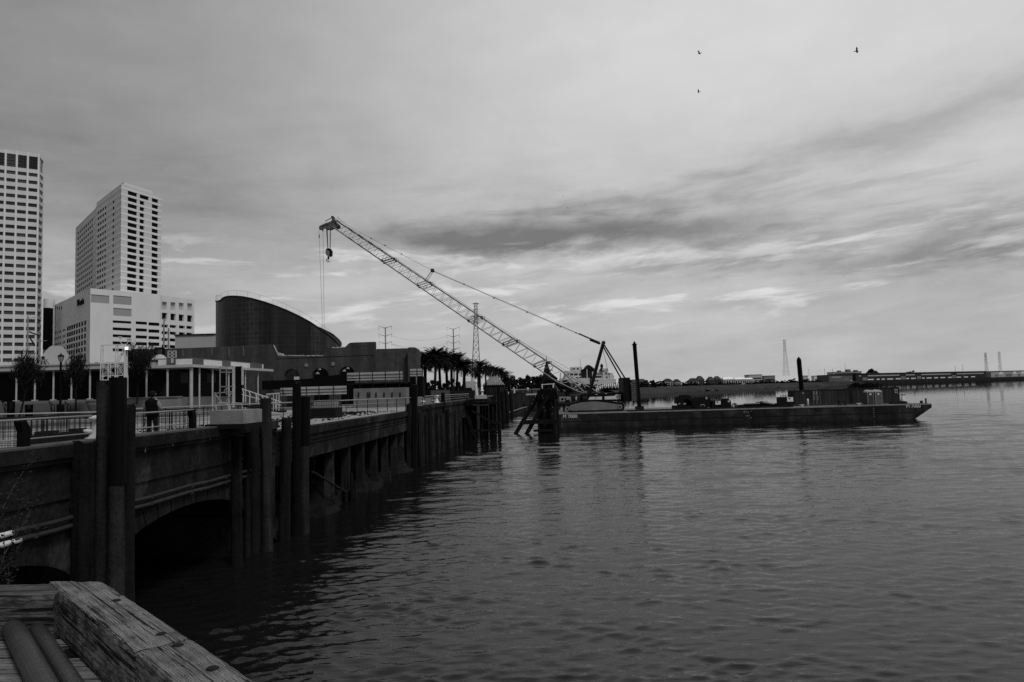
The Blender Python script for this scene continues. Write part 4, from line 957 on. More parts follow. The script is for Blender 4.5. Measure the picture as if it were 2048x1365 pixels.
def hotel():
    A = P(243, 368, 340); zt = A.z; B = G(323, 393, zt); C = G(193, 406, zt)
    E_ = P(190, 418, C.y+5); ze = E_.z; F_ = G(151.5, 456, ze)
    t = thing('hotel_tower', 'pale stepped hotel tower with black windows rising behind a white podium', 'tower', (A.x, A.y, 4.5))
    FF = Facade(A, B); FL = Facade(C, A); FW = Facade(F_, E_); w = MB(); lst = []
    FF_r = []
    zA, zB = FF.hit(264, 384)[1], FF.hit(264, 574)[1]; st = (zA-zB)/15.0
    for i in range(22):
        z1 = zA - i*st; z0 = z1 - st*.62
        if z0 < 30: break
        for (x0, x1) in ((255, 273.7), (279, 288.2 if i else 297), (303.4, 316)):
            a, b = FF.hit(x0, 480)[0], FF.hit(x1, 480)[0]; FF_r.append((a, b, z0, z1))
    FF.wall(w, 0, FF.L, 20, zt, FF_r, .5); lst += [(FF, q, .5) for q in FF_r]
    wl = []
    for i in range(22):
        z1 = FL.hit(225, 401)[1] - i*st; z0 = z1 - st*.62
        if z0 < 30: break
        for x0, x1 in ((195, 198), (199.5, 202.5), (204.5, 207), (209, 211.6), (224.8, 227.6)): a, b = FL.hit(x0, 490)[0], FL.hit(x1, 490)[0]; wl.append((a, b, z0, z1))
    wl = [q for q in wl if q[1]-q[0] > .05 and q[3] < zt-2]
    FL.wall(w, 0, FL.L, 20, zt, wl, .04); lst += [(FL, q, .04) for q in wl]
    ww = []
    for i in range(20):
        z1 = FW.hit(160, 462)[1] - i*st; z0 = z1 - st*.60
        if z0 < 28: break
        for k in range(8): x0 = 155 + k*3.95; a, b = FW.hit(x0, 520)[0], FW.hit(x0+2.3, 520)[0]; ww.append((a, b, z0, z1))
    ww = [q for q in ww if q[3] < ze-1]
    FW.wall(w, 0, FW.L, 20, ze, ww, .04); lst += [(FW, q, .04) for q in ww]
    D = B + (C-A); w.quad((B.x,B.y,20), (D.x,D.y,20), (D.x,D.y,zt), (B.x,B.y,zt)); w.quad((D.x,D.y,20), (C.x,C.y,20), (C.x,C.y,zt), (D.x,D.y,zt))
    w.quad(*[(p.x,p.y,zt) for p in (A, B, D, C)])
    K = E_ + Vector((12, 20, 0)); K2 = F_ + Vector((12, 20, 0))
    w.quad((E_.x,E_.y,20), (K.x,K.y,20), (K.x,K.y,ze), (E_.x,E_.y,ze)); w.quad((F_.x,F_.y,20), (K2.x,K2.y,20), (K2.x,K2.y,ze), (F_.x,F_.y,ze)); w.quad((F_.x,F_.y,ze), (E_.x,E_.y,ze), (K.x,K.y,ze), (K2.x,K2.y,ze))
    w.quad((C.x,C.y,20), (E_.x,E_.y,20), (E_.x,E_.y,ze), (C.x,C.y,ze))
    w.build('wall', m_hotel, t)
    bd_ = MB()
    for i in range(-1, 22):
        z0 = zA - i*st - st*.98; 
        if z0 < 30: break
        for F, top in ((FF, zt), (FL, zt), (FW, ze)):
            z = z0
            if z+st*.32 < top-1: bd_.slab([F.pt(0, z, .003), F.pt(F.L, z, .003), F.pt(F.L, z+st*.32, .003), F.pt(0, z+st*.32, .003)], F.n*.06)
    bd_.build('floor_band', m_band, t)
    ctr = (A+B+C+D)/4
    for f, hgt, pts_, zz in ((.72, 3.2, (A, B, D, C), zt), (.55, 2.0, (E_, K, K2, F_), ze)):
        cc_ = (pts_[0]+pts_[1]+pts_[2]+pts_[3])/4; rf = MB(); rf.prism([((cc_ + (p-cc_)*f).x, (cc_ + (p-cc_)*f).y) for p in pts_], zz+.003, zz+hgt); rf.build('plant_room', m_hotel, t)
    panes(t, lst, m_gl2)
hotel()
def podium():
    K = P(181, 577, 300); zt = K.z; KR = G(322, 589.5, zt); KL = G(108, 611, zt); W0 = P(322.5, 591, KR.y); zw = W0.z; WR = G(389, 600.5, zw)
    t = thing('podium_building', 'white podium block with parking slots and black sign letters below the hotel tower', 'building', (K.x, K.y, 4.5))
    F = Facade(K, KR); FW = Facade(W0, WR); FL = Facade(KL, K); w = MB(); dark = []; grey = []
    for (x0, x1, ys) in ((225.5, 262.5, ((641, 648), (655, 662.5), (669, 676), (683, 690), (697, 704))), (271.5, 294, ((643, 650), (657, 664), (671, 678), (684.5, 691.5), (698, 705))), (297, 318.8, ((645, 652.5), (659, 666.5), (672.5, 679.5), (685, 692.5)))):
        for y0, y1 in ys: dark.append(F.rect(x0, y0, x1, y1))
    for (x0, y0, x1, y1) in ((181.5+.5, 589, 218.5, 608), (226.5, 591, 263, 611), (226.5, 616, 263, 634)): grey.append(F.rect(x0, y0, x1, y1))
    F.wall(w, 0, F.L, 4.5, zt, dark+grey, .3)
    dw = []; sh = []
    for i, x in enumerate((324, 341, 357.5, 374.5)):
        sh.append(FW.rect(x, 603.5+i*1.0, x+10, 620+i*1.0)); dw.append(FW.rect(x, 625.5+i*1.7, x+10.5, 640+i*1.6))
    for (x0, x1) in ((323.5, 336.5), (339.5, 353), (358, 370), (373, 385)):
        for y0 in (649, 662.5, 676, 689.5): k = (x0-324)*.06; dw.append(FW.rect(x0, y0+k, x1, y0+7+k))
    FW.wall(w, 0, FW.L, 4.5, zw, dw+sh, 1.0)
    lw = []
    zr = [FL.hit(172, 641+ i*13.2)[1] for i in range(8)]
    for i, z in enumerate(zr):
        zz0 = FL.hit(172, 641+i*13.2+9.0)[1]
        xs_ = [172, 166, 160.5, 155.5, 150.5, 146, 141.8, 137.5, 131, 127.5, 122.5, 119, 115, 111.8, 108.6]
        for k, x in enumerate(xs_[:-1]):
            if k > 7 and i > 3: continue
            a, b = FL.hit(x-(4.2 if k < 8 else 2.9), 680)[0], FL.hit(x-.3, 680)[0]; lw.append((a, b, zz0, z) if k < 8 else (a+.2, b-.1, zz0+(z-zz0)*.1, z-(z-zz0)*.25))
    for x in (109.5, 113.6, 117.6, 121.6): 
        for (y0, y1) in ((613.5, 620), (640, 657)):
            a = FL.rect(x, y0, x+2.0, y1); lw.append(a) if y0 < 630 else None
    lw = [(a, b, c, d) for (a, b, c, d) in lw if 0 < a < b < FL.L and d < zt-.5]
    FL.wall(w, 0, FL.L, 4.5, zt, lw, .06)
    D = KL + (KR-K); w.quad(*[(p.x,p.y,zt) for p in (K, KR, D, KL)]); w.quad((KR.x,KR.y,4.5), (D.x,D.y,4.5), (D.x,D.y,zt), (KR.x,KR.y,zt))
    D2 = W0 + Vector((-20, 30, 0)); D3 = WR + Vector((-20, 30, 0)); w.quad(*[(p.x,p.y,zw) for p in (W0, WR, D3, D2)]); w.quad((WR.x,WR.y,4.5), (D3.x,D3.y,4.5), (D3.x,D3.y,zw), (WR.x,WR.y,zw))
    w.build('wall', m_pod, t)
    gp = MB(); 
    for q in grey:
        mb = MB(); F.pane(mb, q, .25); mb.build('infill_panel', M('grey_infill', .30, .8, .08, .3), t)
    for q in sh:
        mb = MB(); FW.pane(mb, q, .99); mb.build('recess', M('pale_recess', .42, .8, .08, .3), t)
    panes(t, [(F, q, .3) for q in dark] + [(FW, q, 1.0) for q in dw] + [(FL, q, .06) for q in lw], m_gl2, 'opening')
    # sign letters on the left face
    a = FL.hit(154.5, 603); b = FL.hit(171, 597); hgt = 3.4
    o = FL.pt(a[0], FL.hit(156, 613)[1], .08); L = lettering('Westin', 4.2, m_black, 'sign_letters', t, o, FL.d, (0,0,1), .15)
    wd = max(v.co.x for v in L.data.vertices)-min(v.co.x for v in L.data.vertices)
    # round stair tower with a black glass strip
    c = P(98, 650, 345); rr = 10*345/FPX
    mb = MB(); mb.lathe([(rr,0),(rr,zat(98,599,345)-4.5)], (c.x, 345, 4.5), 20); mb.build('stair_tower', m_pod, t)
    mb = MB(); mb.box((P(89,792,341).x, 341.2-rr*.9, zat(95,700,341)), (P(101,792,341).x, 342, zat(95,617,341))); mb.build('glass_strip', m_black, t)
podium()

# ------------------------------------------------------------------ aquarium: dark glass drum cut by a sloping plane
def drum():
    Yc, ry = 101.0, 8.0; cx, rx = P(560, 700, Yc).x, 120*Yc/FPX
    t = thing('glass_drum', 'dark glass cylinder building cut by a sloping roof behind the concrete walls', 'building', (cx, Yc, 4.5))
    prof = [(440, 603), (442, 598.5), (447, 595), (456, 593), (470, 592.8), (485, 594), (505, 598), (525, 603.5), (550, 612), (575, 622), (600, 634), (620, 645), (640, 659), (655, 670), (668, 681), (675, 688), (680.5, 694)]
    px_ = [p[0] for p in prof]; py_ = [p[1] for p in prof]
    def ztop(x, y):
        q = 1024 + FPX*(x/y); xs = q
        for _ in range(3): xs = q + (0)
        X = np.interp(min(max(xs, 440), 680.5), px_, py_); return zat(xs, X, y)
    n = 96; ring = []
    for k in range(n):
        a = 2*math.pi*k/n; x, y = cx+rx*math.cos(a), Yc+ry*math.sin(a)
        yn = Yc - ry*math.sqrt(max(0, 1-((x-cx)/rx)**2)); ring.append((x, y, ztop(x, yn) - (y-yn)*.06))
    vs = [(x, y, 4.5) for x, y, z in ring] + ring; fs = [(k, (k+1)%n, n+(k+1)%n, n+k) for k in range(n)]
    mb = MB(); mb.add(vs, fs); mt = bpy.data.materials.new('panelled_dark_glass'); nn, l, b = nodes(mt)
    uv = nn.new('ShaderNodeUVMap'); br = nn.new('ShaderNodeTexBrick'); br.offset = 0; br.inputs['Scale'].default_value = 1; br.inputs['Mortar Size'].default_value = .035; br.inputs['Brick Width'].default_value = .62; br.inputs['Row Height'].default_value = .62
    br.inputs['Color1'].default_value = (.008,.008,.008,1); br.inputs['Color2'].default_value = (.016,.016,.016,1); br.inputs['Mortar'].default_value = (.028,.028,.028,1); l.new(uv.outputs[0], br.inputs[0])
    mp = nn.new('ShaderNodeMapping'); mp.inputs['Scale'].default_value = (.45, .02, 1); l.new(uv.outputs[0], mp.inputs[0])
    nz = nn.new('ShaderNodeTexNoise'); nz.inputs['Scale'].default_value = 1; nz.inputs['Detail'].default_value = 4; l.new(mp.outputs[0], nz.inputs['Vector'])
    rg = nn.new('ShaderNodeMapRange'); rg.inputs[1].default_value = .4; rg.inputs[2].default_value = .7; rg.inputs[3].default_value = .35; rg.inputs[4].default_value = 2.2; l.new(nz.outputs['Fac'], rg.inputs[0])
    mu = nn.new('ShaderNodeMixRGB'); mu.blend_type = 'MULTIPLY'; mu.inputs[0].default_value = 1; l.new(br.outputs['Color'], mu.inputs[1]); l.new(rg.outputs[0], mu.inputs[2]); l.new(mu.outputs[0], b.inputs['Base Color'])
    b.inputs['Roughness'].default_value = .45; b.inputs['Specular IOR Level'].default_value = .35
    o = mb.build('glass_wall', mt, t); ul = o.data.uv_layers.new(name='UVMap')
    for p in o.data.polygons:
        for li, vi in zip(p.loop_indices, p.vertices):
            k = vi % n; 
            if k == 0 and p.index == n-1: k = n
            v = o.data.vertices[vi].co; ul.data[li].uv = (k*2*math.pi*9.0/n, v.z)
    mb = MB(); mb.add(ring, [tuple(range(n))]); mb.build('roof', m_rust, t)
    mb = MB()
    for k in range(n): mb.bar(ring[k], ring[(k+1)%n], .16, .16)
    mb.build('roof_rim', M('rim_metal', .014, .5, .2, 1.0), t)
    r = MB(); tp = [Vector(q)+Vector((0,0,.75)) for q in ring[48:]] + [Vector(ring[0])+Vector((0,0,.75))]; r.path(tp, .011, 4)
    for i in range(0, 49, 3): r.tube(ring[(48+i)%n], tp[i], .012, None, 4)
    r.build('roof_railing', m_rust, t)
drum()
m_old = M('aged_concrete', 0.055, .9, .30, .5, .3, .5, fine=.25); m_old2 = M('aged_concrete_rough', 0.06, .9, .35, 1.4, .5, .3, fine=.4); m_brk = M('fresh_broken_concrete', .42, .9, .3, 2.0, .4)
def ragged(mb, pts, Y, zb, d, mat=None):
    poly = [P(x, y, Y) for x, y in pts]; lo = [Vector((poly[-1].x, Y, zb)), Vector((poly[0].x, Y, zb))]; return mb.slab(poly + lo, (0, d, 0))
def plain_wall(label, pts, Y, d=1.2, mat=None, name='concrete_wall', zb=4.4, cap=None):
    t = thing(name, label, 'wall', (P(pts[0][0], pts[0][1], Y).x, Y, 4.5)); mb = MB(); ragged(mb, pts, Y, zb, d); mb.build('wall', mat or m_old, t)
    return t
t = plain_wall('long low dark concrete wall with white stains behind the corner pavilion', [(250, 699), (300, 698.5), (362, 697), (430, 694.5), (480, 692), (539, 689), (547, 691)], 93, 8)
for x, y0, y1 in ((423, 697, 711), (457, 695, 714), (486, 693, 712), (365, 700, 712)):
    mb = MB(); a, b = P(x, y0, 92.99), P(x+1, y1, 92.99); mb.slab([a, a+Vector((.09,0,0)), b+Vector((.09,0,0)), b], (0,-.02,0)); mb.build('stain', M('lime_stain', .16, .9, .3, 3.0), t)
def arch_wall():
    Y = 89.0; t = thing('arched_wall', 'dark concrete wall with three arches and a broken jagged top edge', 'wall', (P(640,792,Y).x, Y, 4.5))
    top = [(547, 691), (549, 697), (552, 704), (556, 710)]
    x = 556
    rnd = random.Random(3)
    while x < 646: top.append((x, 712.3 + rnd.uniform(-.7, .7))); x += 3.2
    top += [(648, 708), (652, 700), (655, 697.5)]
    x = 658
    while x < 690: top.append((x, 696.3 + rnd.uniform(-.9, .7))); x += 3.0
    top += [(691, 694), (696, 688.5), (700, 686), (708, 685.3), (730, 684.6), (749.5, 684)]
    arches = [(583.5, 15, 738), (640, 17, 736), (693, 16, 733)]
    mb = MB(); X = [q[0] for q in top]; Yp = [q[1] for q in top]; cols = sorted(set(X + [a[0]+a[1]*math.sin(s*math.pi/24) for a in arches for s in range(-12, 13)]))
    zlow = 4.4
    def bot(x):
        for (c, h, ya) in arches:
            if abs(x-c) < h-1e-6:
                r = h*Y/FPX; return zat(c, ya, Y) - r + r*math.sqrt(1-((x-c)/h)**2)
        return zlow
    for a, b in zip(cols[:-1], cols[1:]):
        m_ = (a+b)/2; ta, tb = P(a, np.interp(a, X, Yp), Y), P(b, np.interp(b, X, Yp), Y)
        ba, bb = bot(a), bot(b)
        if bot(m_) == zlow: ba = bb = zlow
        else:
            base = [zat(c, ya, Y)-h*Y/FPX for (c, h, ya) in arches if abs(m_-c) < h][0]; ba = base if ba == zlow else ba; bb = base if bb == zlow else bb
        mb.slab([Vector((ta.x, Y, ba)), Vector((tb.x, Y, bb)), Vector((tb.x, Y, tb.z)), Vector((ta.x, Y, ta.z))], (0, 1.0, 0))
    mb.build('wall', m_old, t)
    bk = MB()                                                  # bright broken crest
    for (x0, x1) in ((556, 648), (664, 690)):
        x = x0
        while x < x1:
            p = P(x, np.interp(x, X, Yp)-.4, Y+.1); s = rnd.uniform(.05, .14); bk.cbox((p.x, p.y+rnd.uniform(-.05,.5), p.z), (s*2.2, s*2, s), rnd.uniform(0, 3)); x += rnd.uniform(.8, 2.2)
    for i in range(9): p = P(548+i*.95, 692+i*2.1, Y-.02); bk.cbox(p, (.10, .15, .2), .3)
    for i in range(12): p = P(557+rnd.uniform(-3, 7), 710+rnd.uniform(-3, 1.5), Y); bk.cbox((p.x, p.y+.3, p.z), (.25, .3, .15), rnd.uniform(0,3))
    bk.build('broken_crest', m_brk, t)
    for x, y in ((612.5, 731.5), (666, 729)):
        c = P(x, y, Y); mb = MB(); mb.tube((c.x, Y-.12, c.z), (c.x, Y-.003, c.z), .20, .26, 16); mb.build('medallion', M('medallion_stone', .17, .8, .1, 2.0), t)
    mb = MB(); a, b = P(552, 718, Y), P(749, 710, Y); mb.slab([a, b, b+Vector((0,0,-.05)), a+Vector((0,0,-.05))], (0,-.03,0)); mb.build('joint', m_concd, t)
    # pale things seen through the arches
    mb = MB(); q = Y+5
    for (x0, y0, x1, y1) in ((577, 742, 587, 762), (587, 754, 598, 762), (570, 758, 575, 762)): mb.box((P(x0,792,q).x, q, zat(x0,y1,q)), (P(x1,792,q).x, q+1, zat(x0,y0,q)))
    mb.build('pale_block_behind', m_white, t)
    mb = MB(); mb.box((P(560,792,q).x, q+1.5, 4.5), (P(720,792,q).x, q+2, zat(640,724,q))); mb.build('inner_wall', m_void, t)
    for x, y, s in ((634.5, 747, .3), (638.5, 739, .22), (688, 742, .3), (695, 737, .25)):
        mb = MB(); c = P(x, y, q); mb.slab([c+Vector((-s*.7,0,-s*.3)), c+Vector((s*.7,0,-s*.3)), c+Vector((s*.1,0,s*.6)), c+Vector((-s*.3,0,s*.4))], (0,.4,0)); mb.build('torn_sheet', m_whited, t)
    return t
arch_wall()
plain_wall('plain dark concrete wall end left of the thick pillar', [(751, 701), (754, 698.3), (775, 698), (800, 697.2), (816, 696.8)], 90.5, 1.2, m_old2)
t = plain_wall('thick pale sided concrete pillar at the right end of the concrete walls', [(815, 697), (818, 695), (829, 695), (833, 697.5), (834.5, 702)], 89.5, 3.0, m_old2, 'concrete_pillar')
t = thing('roof_block', 'flat grey box building left of the dark glass drum', 'building', (P(395, 700, 112).x, 112, 4.5))
mb = MB(); a, b = P(350, 671.5, 112), P(428.5, 669.5, 112); mb.box((a.x, 112, 4.5), (b.x, 122, b.z)); mb.build('wall', M('grey_box_wall', .40, .8, .06, .3, 0, .06), t)
mb = MB(); mb.box((b.x+.003, 113, 4.5), (P(441,792,112).x, 121.5, b.z-.1)); mb.build('side_wing', M('grey_box_side', .16, .8, .1, .3), t)
mb = MB(); mb.box((a.x-.1, 111.8, b.z+.003), (b.x+.12, 122, b.z+.16)); mb.build('roof_edge', m_darkm, t)
# site hoarding, scaffold, banners
def boards(label, x0, y0, x1, y1, Y, n, posts, group='plank site barriers before the arched wall'):
    a, b = P(x0, y0, Y), P(x1, y1, Y); zb = zat(x0, y1+0, Y); za = zat(x1, y0, Y)
    t = thing('plank_barrier', label, 'barrier', (a.x, Y, zb), group); h = (P(x0, y0, Y).z - P(x0, y1, Y).z)
    zl0, zl1 = P(x0, y1, Y).z, P(x1, y1-(x1-x0)*.027, Y).z
    for i in range(n):
        mb = MB(); f0, f1 = i/n, (i+.93)/n; mb.slab([(a.x, Y, zl0+h*f0), (b.x, Y, zl0+h*f0), (b.x, Y, zl0+h*f1), (a.x, Y, zl0+h*f1)], (0,.05,0)); mb.build('plank', M('pale_plank', .34, .85, .25, 1.2, .2, 0, fine=.15), t)
    mb = MB()
    for x in posts: p = P(x, y0, Y-.06); mb.tube((p.x, Y-.06, zl0-1.3), (p.x, Y-.06, zl0+h*1.12), .035, None, 6)
    for f in (.3, .66): mb.tube((a.x, Y-.05, zl0+h*f), (b.x, Y-.05, zl0+h*f), .028, None, 6)
    mb.build('scaffold_tube', m_rust, t); return t
boards('low plank barrier of pale boards left of the black pile', 561, 776, 588, 792, 74, 3, (566,))
boards('low plank barrier of pale boards right of the black pile', 601, 774, 693, 791, 74, 3, (613, 638, 667))
boards('raised plank barrier of pale boards on scaffold above the concrete bench', 694, 746, 805, 762, 78, 4, (719, 745, 771, 799))
boards('small pale plank box barrier at the right end of the concrete walls', 820, 738, 846, 753, 80, 3, (834, 845))
mb = MB(); Y = 76.5; poly = [(524, 762), (590, 760), (625, 757), (660, 752), (693, 747), (693, 776), (600, 778), (524, 780)]; mb.slab([P(x, y, Y) for x, y in poly], (0,.12,0)); tag(mb.build('debris_netting', m_black, loc=P(600, 778, Y)), 'sagging black debris netting hung below the arches of the broken wall', 'netting')
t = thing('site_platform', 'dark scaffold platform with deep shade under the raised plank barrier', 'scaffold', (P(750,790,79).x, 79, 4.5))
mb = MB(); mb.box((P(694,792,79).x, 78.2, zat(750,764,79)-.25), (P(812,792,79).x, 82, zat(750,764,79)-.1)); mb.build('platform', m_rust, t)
mb = MB(); mb.box((P(694,792,79).x, 82, 4.5), (P(815,792,79).x, 82.3, zat(750,765,79))); mb.build('shade_sheet', m_black, t)  # black sheet stands in for the deep shade under the platform
mb = MB()
for x in (696, 719, 745, 771, 799, 812): p = P(x, 770, 78.4); mb.tube((p.x, 78.4, 4.5), (p.x, 78.4, zat(750,764,79)), .03, None, 6)
for y in (769, 774): mb.tube(P(696, y+1, 78.4), P(799, y-1.5, 78.4), .025, None, 6)
mb.bar(P(799, 765, 78.4), P(817, 784, 78.4), .05); mb.bar(P(535, 747, 78.4), P(546, 761, 78.4), .06); mb.bar(P(562, 780, 73.5), P(571, 790, 73.5), .06)
mb.build('scaffold_tube', m_rust, t)
t = thing('concrete_bench', 'pale stained concrete base wall under the scaffold platform', 'wall', (P(760,790,76).x, 76, 4.5))
mb = MB(); mb.box((P(707,792,76).x, 76, 4.5), (P(814,792,76).x, 77.6, zat(760,776.5,76))); mb.build('base', M('stained_pale_concrete', .15, .9, .35, .8, .3, .3), t)
mb = MB()
for x in (717, 735, 739, 752, 768, 784, 800): p = P(x, 788, 75.9); mb.cbox((p.x, 75.93, p.z-.1), (.12, .1, .5))
mb.build('fixing', m_rust, t)
mb = MB(); a = P(833, 798, 58); 
mb.box((P(834,792,66).x, 66, 4.5), (P(861,792,66).x, 66.4, zat(845,796,66))); tag(mb.build('hoarding', M('site_board', .22, .8, .3, 1.0), loc=(P(847,792,66).x, 66, 4.5)), 'pale stained board behind the nearer white bollard', 'board')
t = thing('guard_hut', 'dark box hut under the small white plank box beside the pillar', 'hut', (P(834,780,82).x, 82, 4.5))
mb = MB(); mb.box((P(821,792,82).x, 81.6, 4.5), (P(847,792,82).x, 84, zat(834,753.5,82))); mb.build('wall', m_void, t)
mb = MB(); mb.box((P(832.5,792,81).x, 81, 4.5), (P(834.5,792,81).x, 81.2, zat(834,752,81))); mb.build('post', m_steelg, t)

# ------------------------------------------------------------------ barge
BY, BZ, BW_ = 109.0, 2.2, 17.0
m_hull = M('black_hull', 0.017, .65, .45, .5, .2, .6, fine=.35, patch=.8); m_bdeck = M('worn_barge_deck', 0.14, .8, .45, .4, .2, 0, fine=.3); m_mark = M('white_lettering', .55, .7, .2, 2.0)
xl, xr = P(1108, 830, BY).x, P(1863, 808, BY).x
barge = thing('deck_barge', 'long black flat deck barge with raked bow carrying the crawler crane', 'barge', ((xl+xr)/2, BY, 0))
mb = MB(); prof = [(xl, BZ), (xl, .9), (xl+1.8, -.9), (xr-4.2, -.9), (xr-2.4, .1), (xr, 1.62), (xr, BZ)]
mb.slab([(x, BY, z) for x, z in prof], (0, BW_, 0)); mb.build('hull', m_hull, barge)
mb = MB(); mb.box((xl+.02, BY+.02, BZ+.003), (xr-.02, BY+BW_-.02, BZ+.012)); mb.build('deck', m_bdeck, barge)
mb = MB(); mb.box((xl, BY-.06, BZ-.14), (xr, BY-.003, BZ+.03)); mb.build('gunwale', M('scuffed_edge', .20, .7, .5, 1.2), barge)
mb = MB(); mb.box((xl+.3, BY-.05, .95), (xr-3.2, BY-.003, 1.02)); mb.build('rub_rail', m_rust, barge)
a = P(1125.5, 836.8, BY); lettering('M 7000', .62*1.15, m_mark, 'hull_number', barge, (a.x, BY-.03, a.z), (1,0,0), (0,0,1), .008)
a = P(1812, 816, BY); lettering('M 7000', .62*1.15, m_mark, 'hull_number', barge, (a.x, BY-.03, a.z), (1,0,0), (0,0,1), .008)
for x0, y0 in ((1123.5, 835.5), (1747, 817)):
    mb = MB()
    for k in range(5): p = P(x0+k*.3, y0+k*4.2, BY); mb.box((p.x-.045, BY-.025, p.z-.06), (p.x+.045, BY-.003, p.z+.06))
    mb.build('draft_mark', m_steelg, barge)
mb = MB()
for i in range(14): p = P(1486+random.uniform(0, 17), 822+random.uniform(0, 17), BY); s = random.uniform(.04,.11); mb.box((p.x-s, BY-.02, p.z-s), (p.x+s, BY-.003, p.z+s*1.3))
mb.build('worn_paint_mark', M('worn_white', .12, .8, .4, 2.0), barge)
mb = MB(); mb.box((P(1255,792,BY).x, BY+.9, BZ+.013), (P(1590,792,BY).x, BY+1.3, BZ+.22)); mb.build('deck_coaming', m_rust, barge)
# spuds
def spud(x, ytop, yb, xb, Y, wpx, label, hat):
    b = P(xb, yb, Y); a = P(x, ytop, Y); t = thing('spud_pole', label, 'spud', (b.x, Y, BZ), 'spud poles of the barge'); r = wpx*Y/FPX/2; d = (a-b).normalized()
    mb = MB(); mb.path([b - d*5, a], r, 16); mb.build('pole', m_black, t)
    mb = MB(); mb.path([a, a+d*.35, a+d*.75], [r*1.05, r*.9, r*.12], 12) if not hat else mb.path([a, a+d*.12, a+d*.13, a+d*.6], [r*1.4, r*1.4, r*.9, r*.12], 12); mb.build('cap', m_black, t)
    mb = MB(); mb.box((b.x-r*1.9, Y-r*1.9, BZ+.013), (b.x+r*1.9, Y+r*1.9, BZ+.55)); mb.build('well', m_rust, t)
spud(1269, 690, 817, 1279, 117.5, 8.0, 'tall thin black spud pole with small cap rising beside the crane counterweight', True)
spud(1598, 723, 790, 1604, 121, 9.0, 'shorter black spud pole rising behind the left end of the containers', False)

# ------------------------------------------------------------------ crawler crane
CY = 115.0
m_craneW = M('white_crane_lattice', .34, .6, .15, 1.0); m_craneD = M('dark_crane_steel', .05, .5, .2, 1.0); m_craneB = M('black_crane_body', .009, .5, .3, 1.0); m_track = M('pale_track_frame', .15, .8, .35, .9, .2, .15, fine=.2); m_rope = M('wire_rope', .05, .6, .2, 3.0)
crane = thing('crawler_crane', 'big lattice boom crawler crane standing on the left end of the barge', 'crane', (P(1190,792,CY).x, CY, BZ))
def q(x, y, d=0.0): return P(x, y, CY+d)
def track(Y):
    mb = MB(); pts = [(1131,813), (1134,807.5), (1141,806), (1158,802.5), (1175,800.5), (1197,800.3), (1218,802.5), (1238,805.0), (1246,807), (1249.5,811.5), (1249,818), (1244,822.5)]
    pts += [(1140, 825.2), (1133, 822)]
    ctr = (1190, 814)
    mb.slab([P(x, y, Y) for x, y in pts], (0, 1.1, 0)); o = mb.build('track', m_craneB, crane)
    fr = [(1139,813), (1143,810), (1160,805.8), (1178,803.8), (1196,803.6), (1217,806.3), (1236,809), (1241,813), (1240,819), (1145,822.2), (1139,820)]
    mb = MB(); mb.slab([P(x, y, Y-.03) for x, y in fr], (0, .028, 0)); mb.build('track_frame', m_track, o)
    for x, y, r in ((1134.8,817.6,.36), (1240,814,.38)):
        c = P(x, y, Y-.05); mb = MB(); mb.tube((c.x, Y-.12, c.z), (c.x, Y-.003, c.z), r, None, 18); mb.build('idler_wheel', m_track, o)
        mb = MB(); mb.tube((c.x, Y-.15, c.z), (c.x, Y-.121, c.z), r*.35, None, 10); mb.build('hub', m_rust, o)
    mb = MB()
    for i in range(36):
        p = P(1137+i*3.05, 823.6-i*.078, Y-.1); mb.box((p.x-.085, Y-.12, p.z-.14), (p.x+.085, Y-.003, p.z+.12))
    mb.build('track_shoe', m_rust, o)
    mb = MB()
    for i in range(13): p = P(1146+i*3.7, 821.4-i*.06, Y-.1); mb.tube((p.x, Y-.10, p.z), (p.x, Y-.003, p.z), .10, None, 8)
    mb.build('roller', m_track, o)
track(112.3); track(117.2)
mb = MB(); mb.box((q(1170,792).x, 113.5, BZ+.5), (q(1215,792).x, 117.1, zat(1190,803,CY))); mb.build('car_body', m_craneB, crane)
mb = MB(); mb.slab([q(1160,790,-1.6), q(1168,787,-1.6), q(1198,786,-1.6), q(1242,785,-1.6), q(1242,803,-1.6), q(1170,804,-1.6), q(1160,803,-1.6)], (0,3.2,0)); house = mb.build('machinery_house', m_craneB, crane)
mb = MB(); Yp = CY-1.63
mb.slab([P(1179.5,794.3,Yp), P(1204,793.6,Yp), P(1204,799.6,Yp), P(1176.5,800,Yp)], (0,.027,0)); mb.slab([P(1209,793.3,Yp), P(1229,792.3,Yp), P(1232,789.4,Yp), P(1241.5,789,Yp), P(1241.5,798.6,Yp), P(1209.5,799.6,Yp)], (0,.027,0)); mb.build('white_side_panel', m_white, house)
mb = MB(); mb.k = 0
c = P(1236.5, 793.6, Yp-.03); mb.tube((c.x, Yp-.03, c.z), (c.x, Yp-.003, c.z), .30, None, 20); mb.build('round_emblem', m_craneD, house)
mb = MB(); mb.tube((c.x, Yp-.05, c.z), (c.x, Yp-.031, c.z), .22, None, 20); mb.build('emblem_ring', m_whited, house)
mb = MB(); mb.slab([(c.x-.13, Yp-.06, c.z-.10), (c.x-.05, Yp-.06, c.z-.13), (c.x+.13, Yp-.06, c.z+.08), (c.x+.06, Yp-.06, c.z+.13)], (0,.009,0)); mb.build('emblem_bar', m_craneD, house)
mb = MB()
for k in range(3): x = 1189+k*1.6; mb.slab([P(x+1.4,794,Yp-.012), P(x+1.9,794,Yp-.012), P(x-.6,799.9,Yp-.012), P(x-1.1,799.9,Yp-.012)], (0,.008,0))
mb.build('stripe', m_craneD, house)
mb = MB(); mb.box((q(1161,792).x, CY-2.6, zat(1164,803,CY)), (q(1173,792).x, CY-1.62, zat(1164,790,CY))); cab = mb.build('cab', m_craneB, crane)
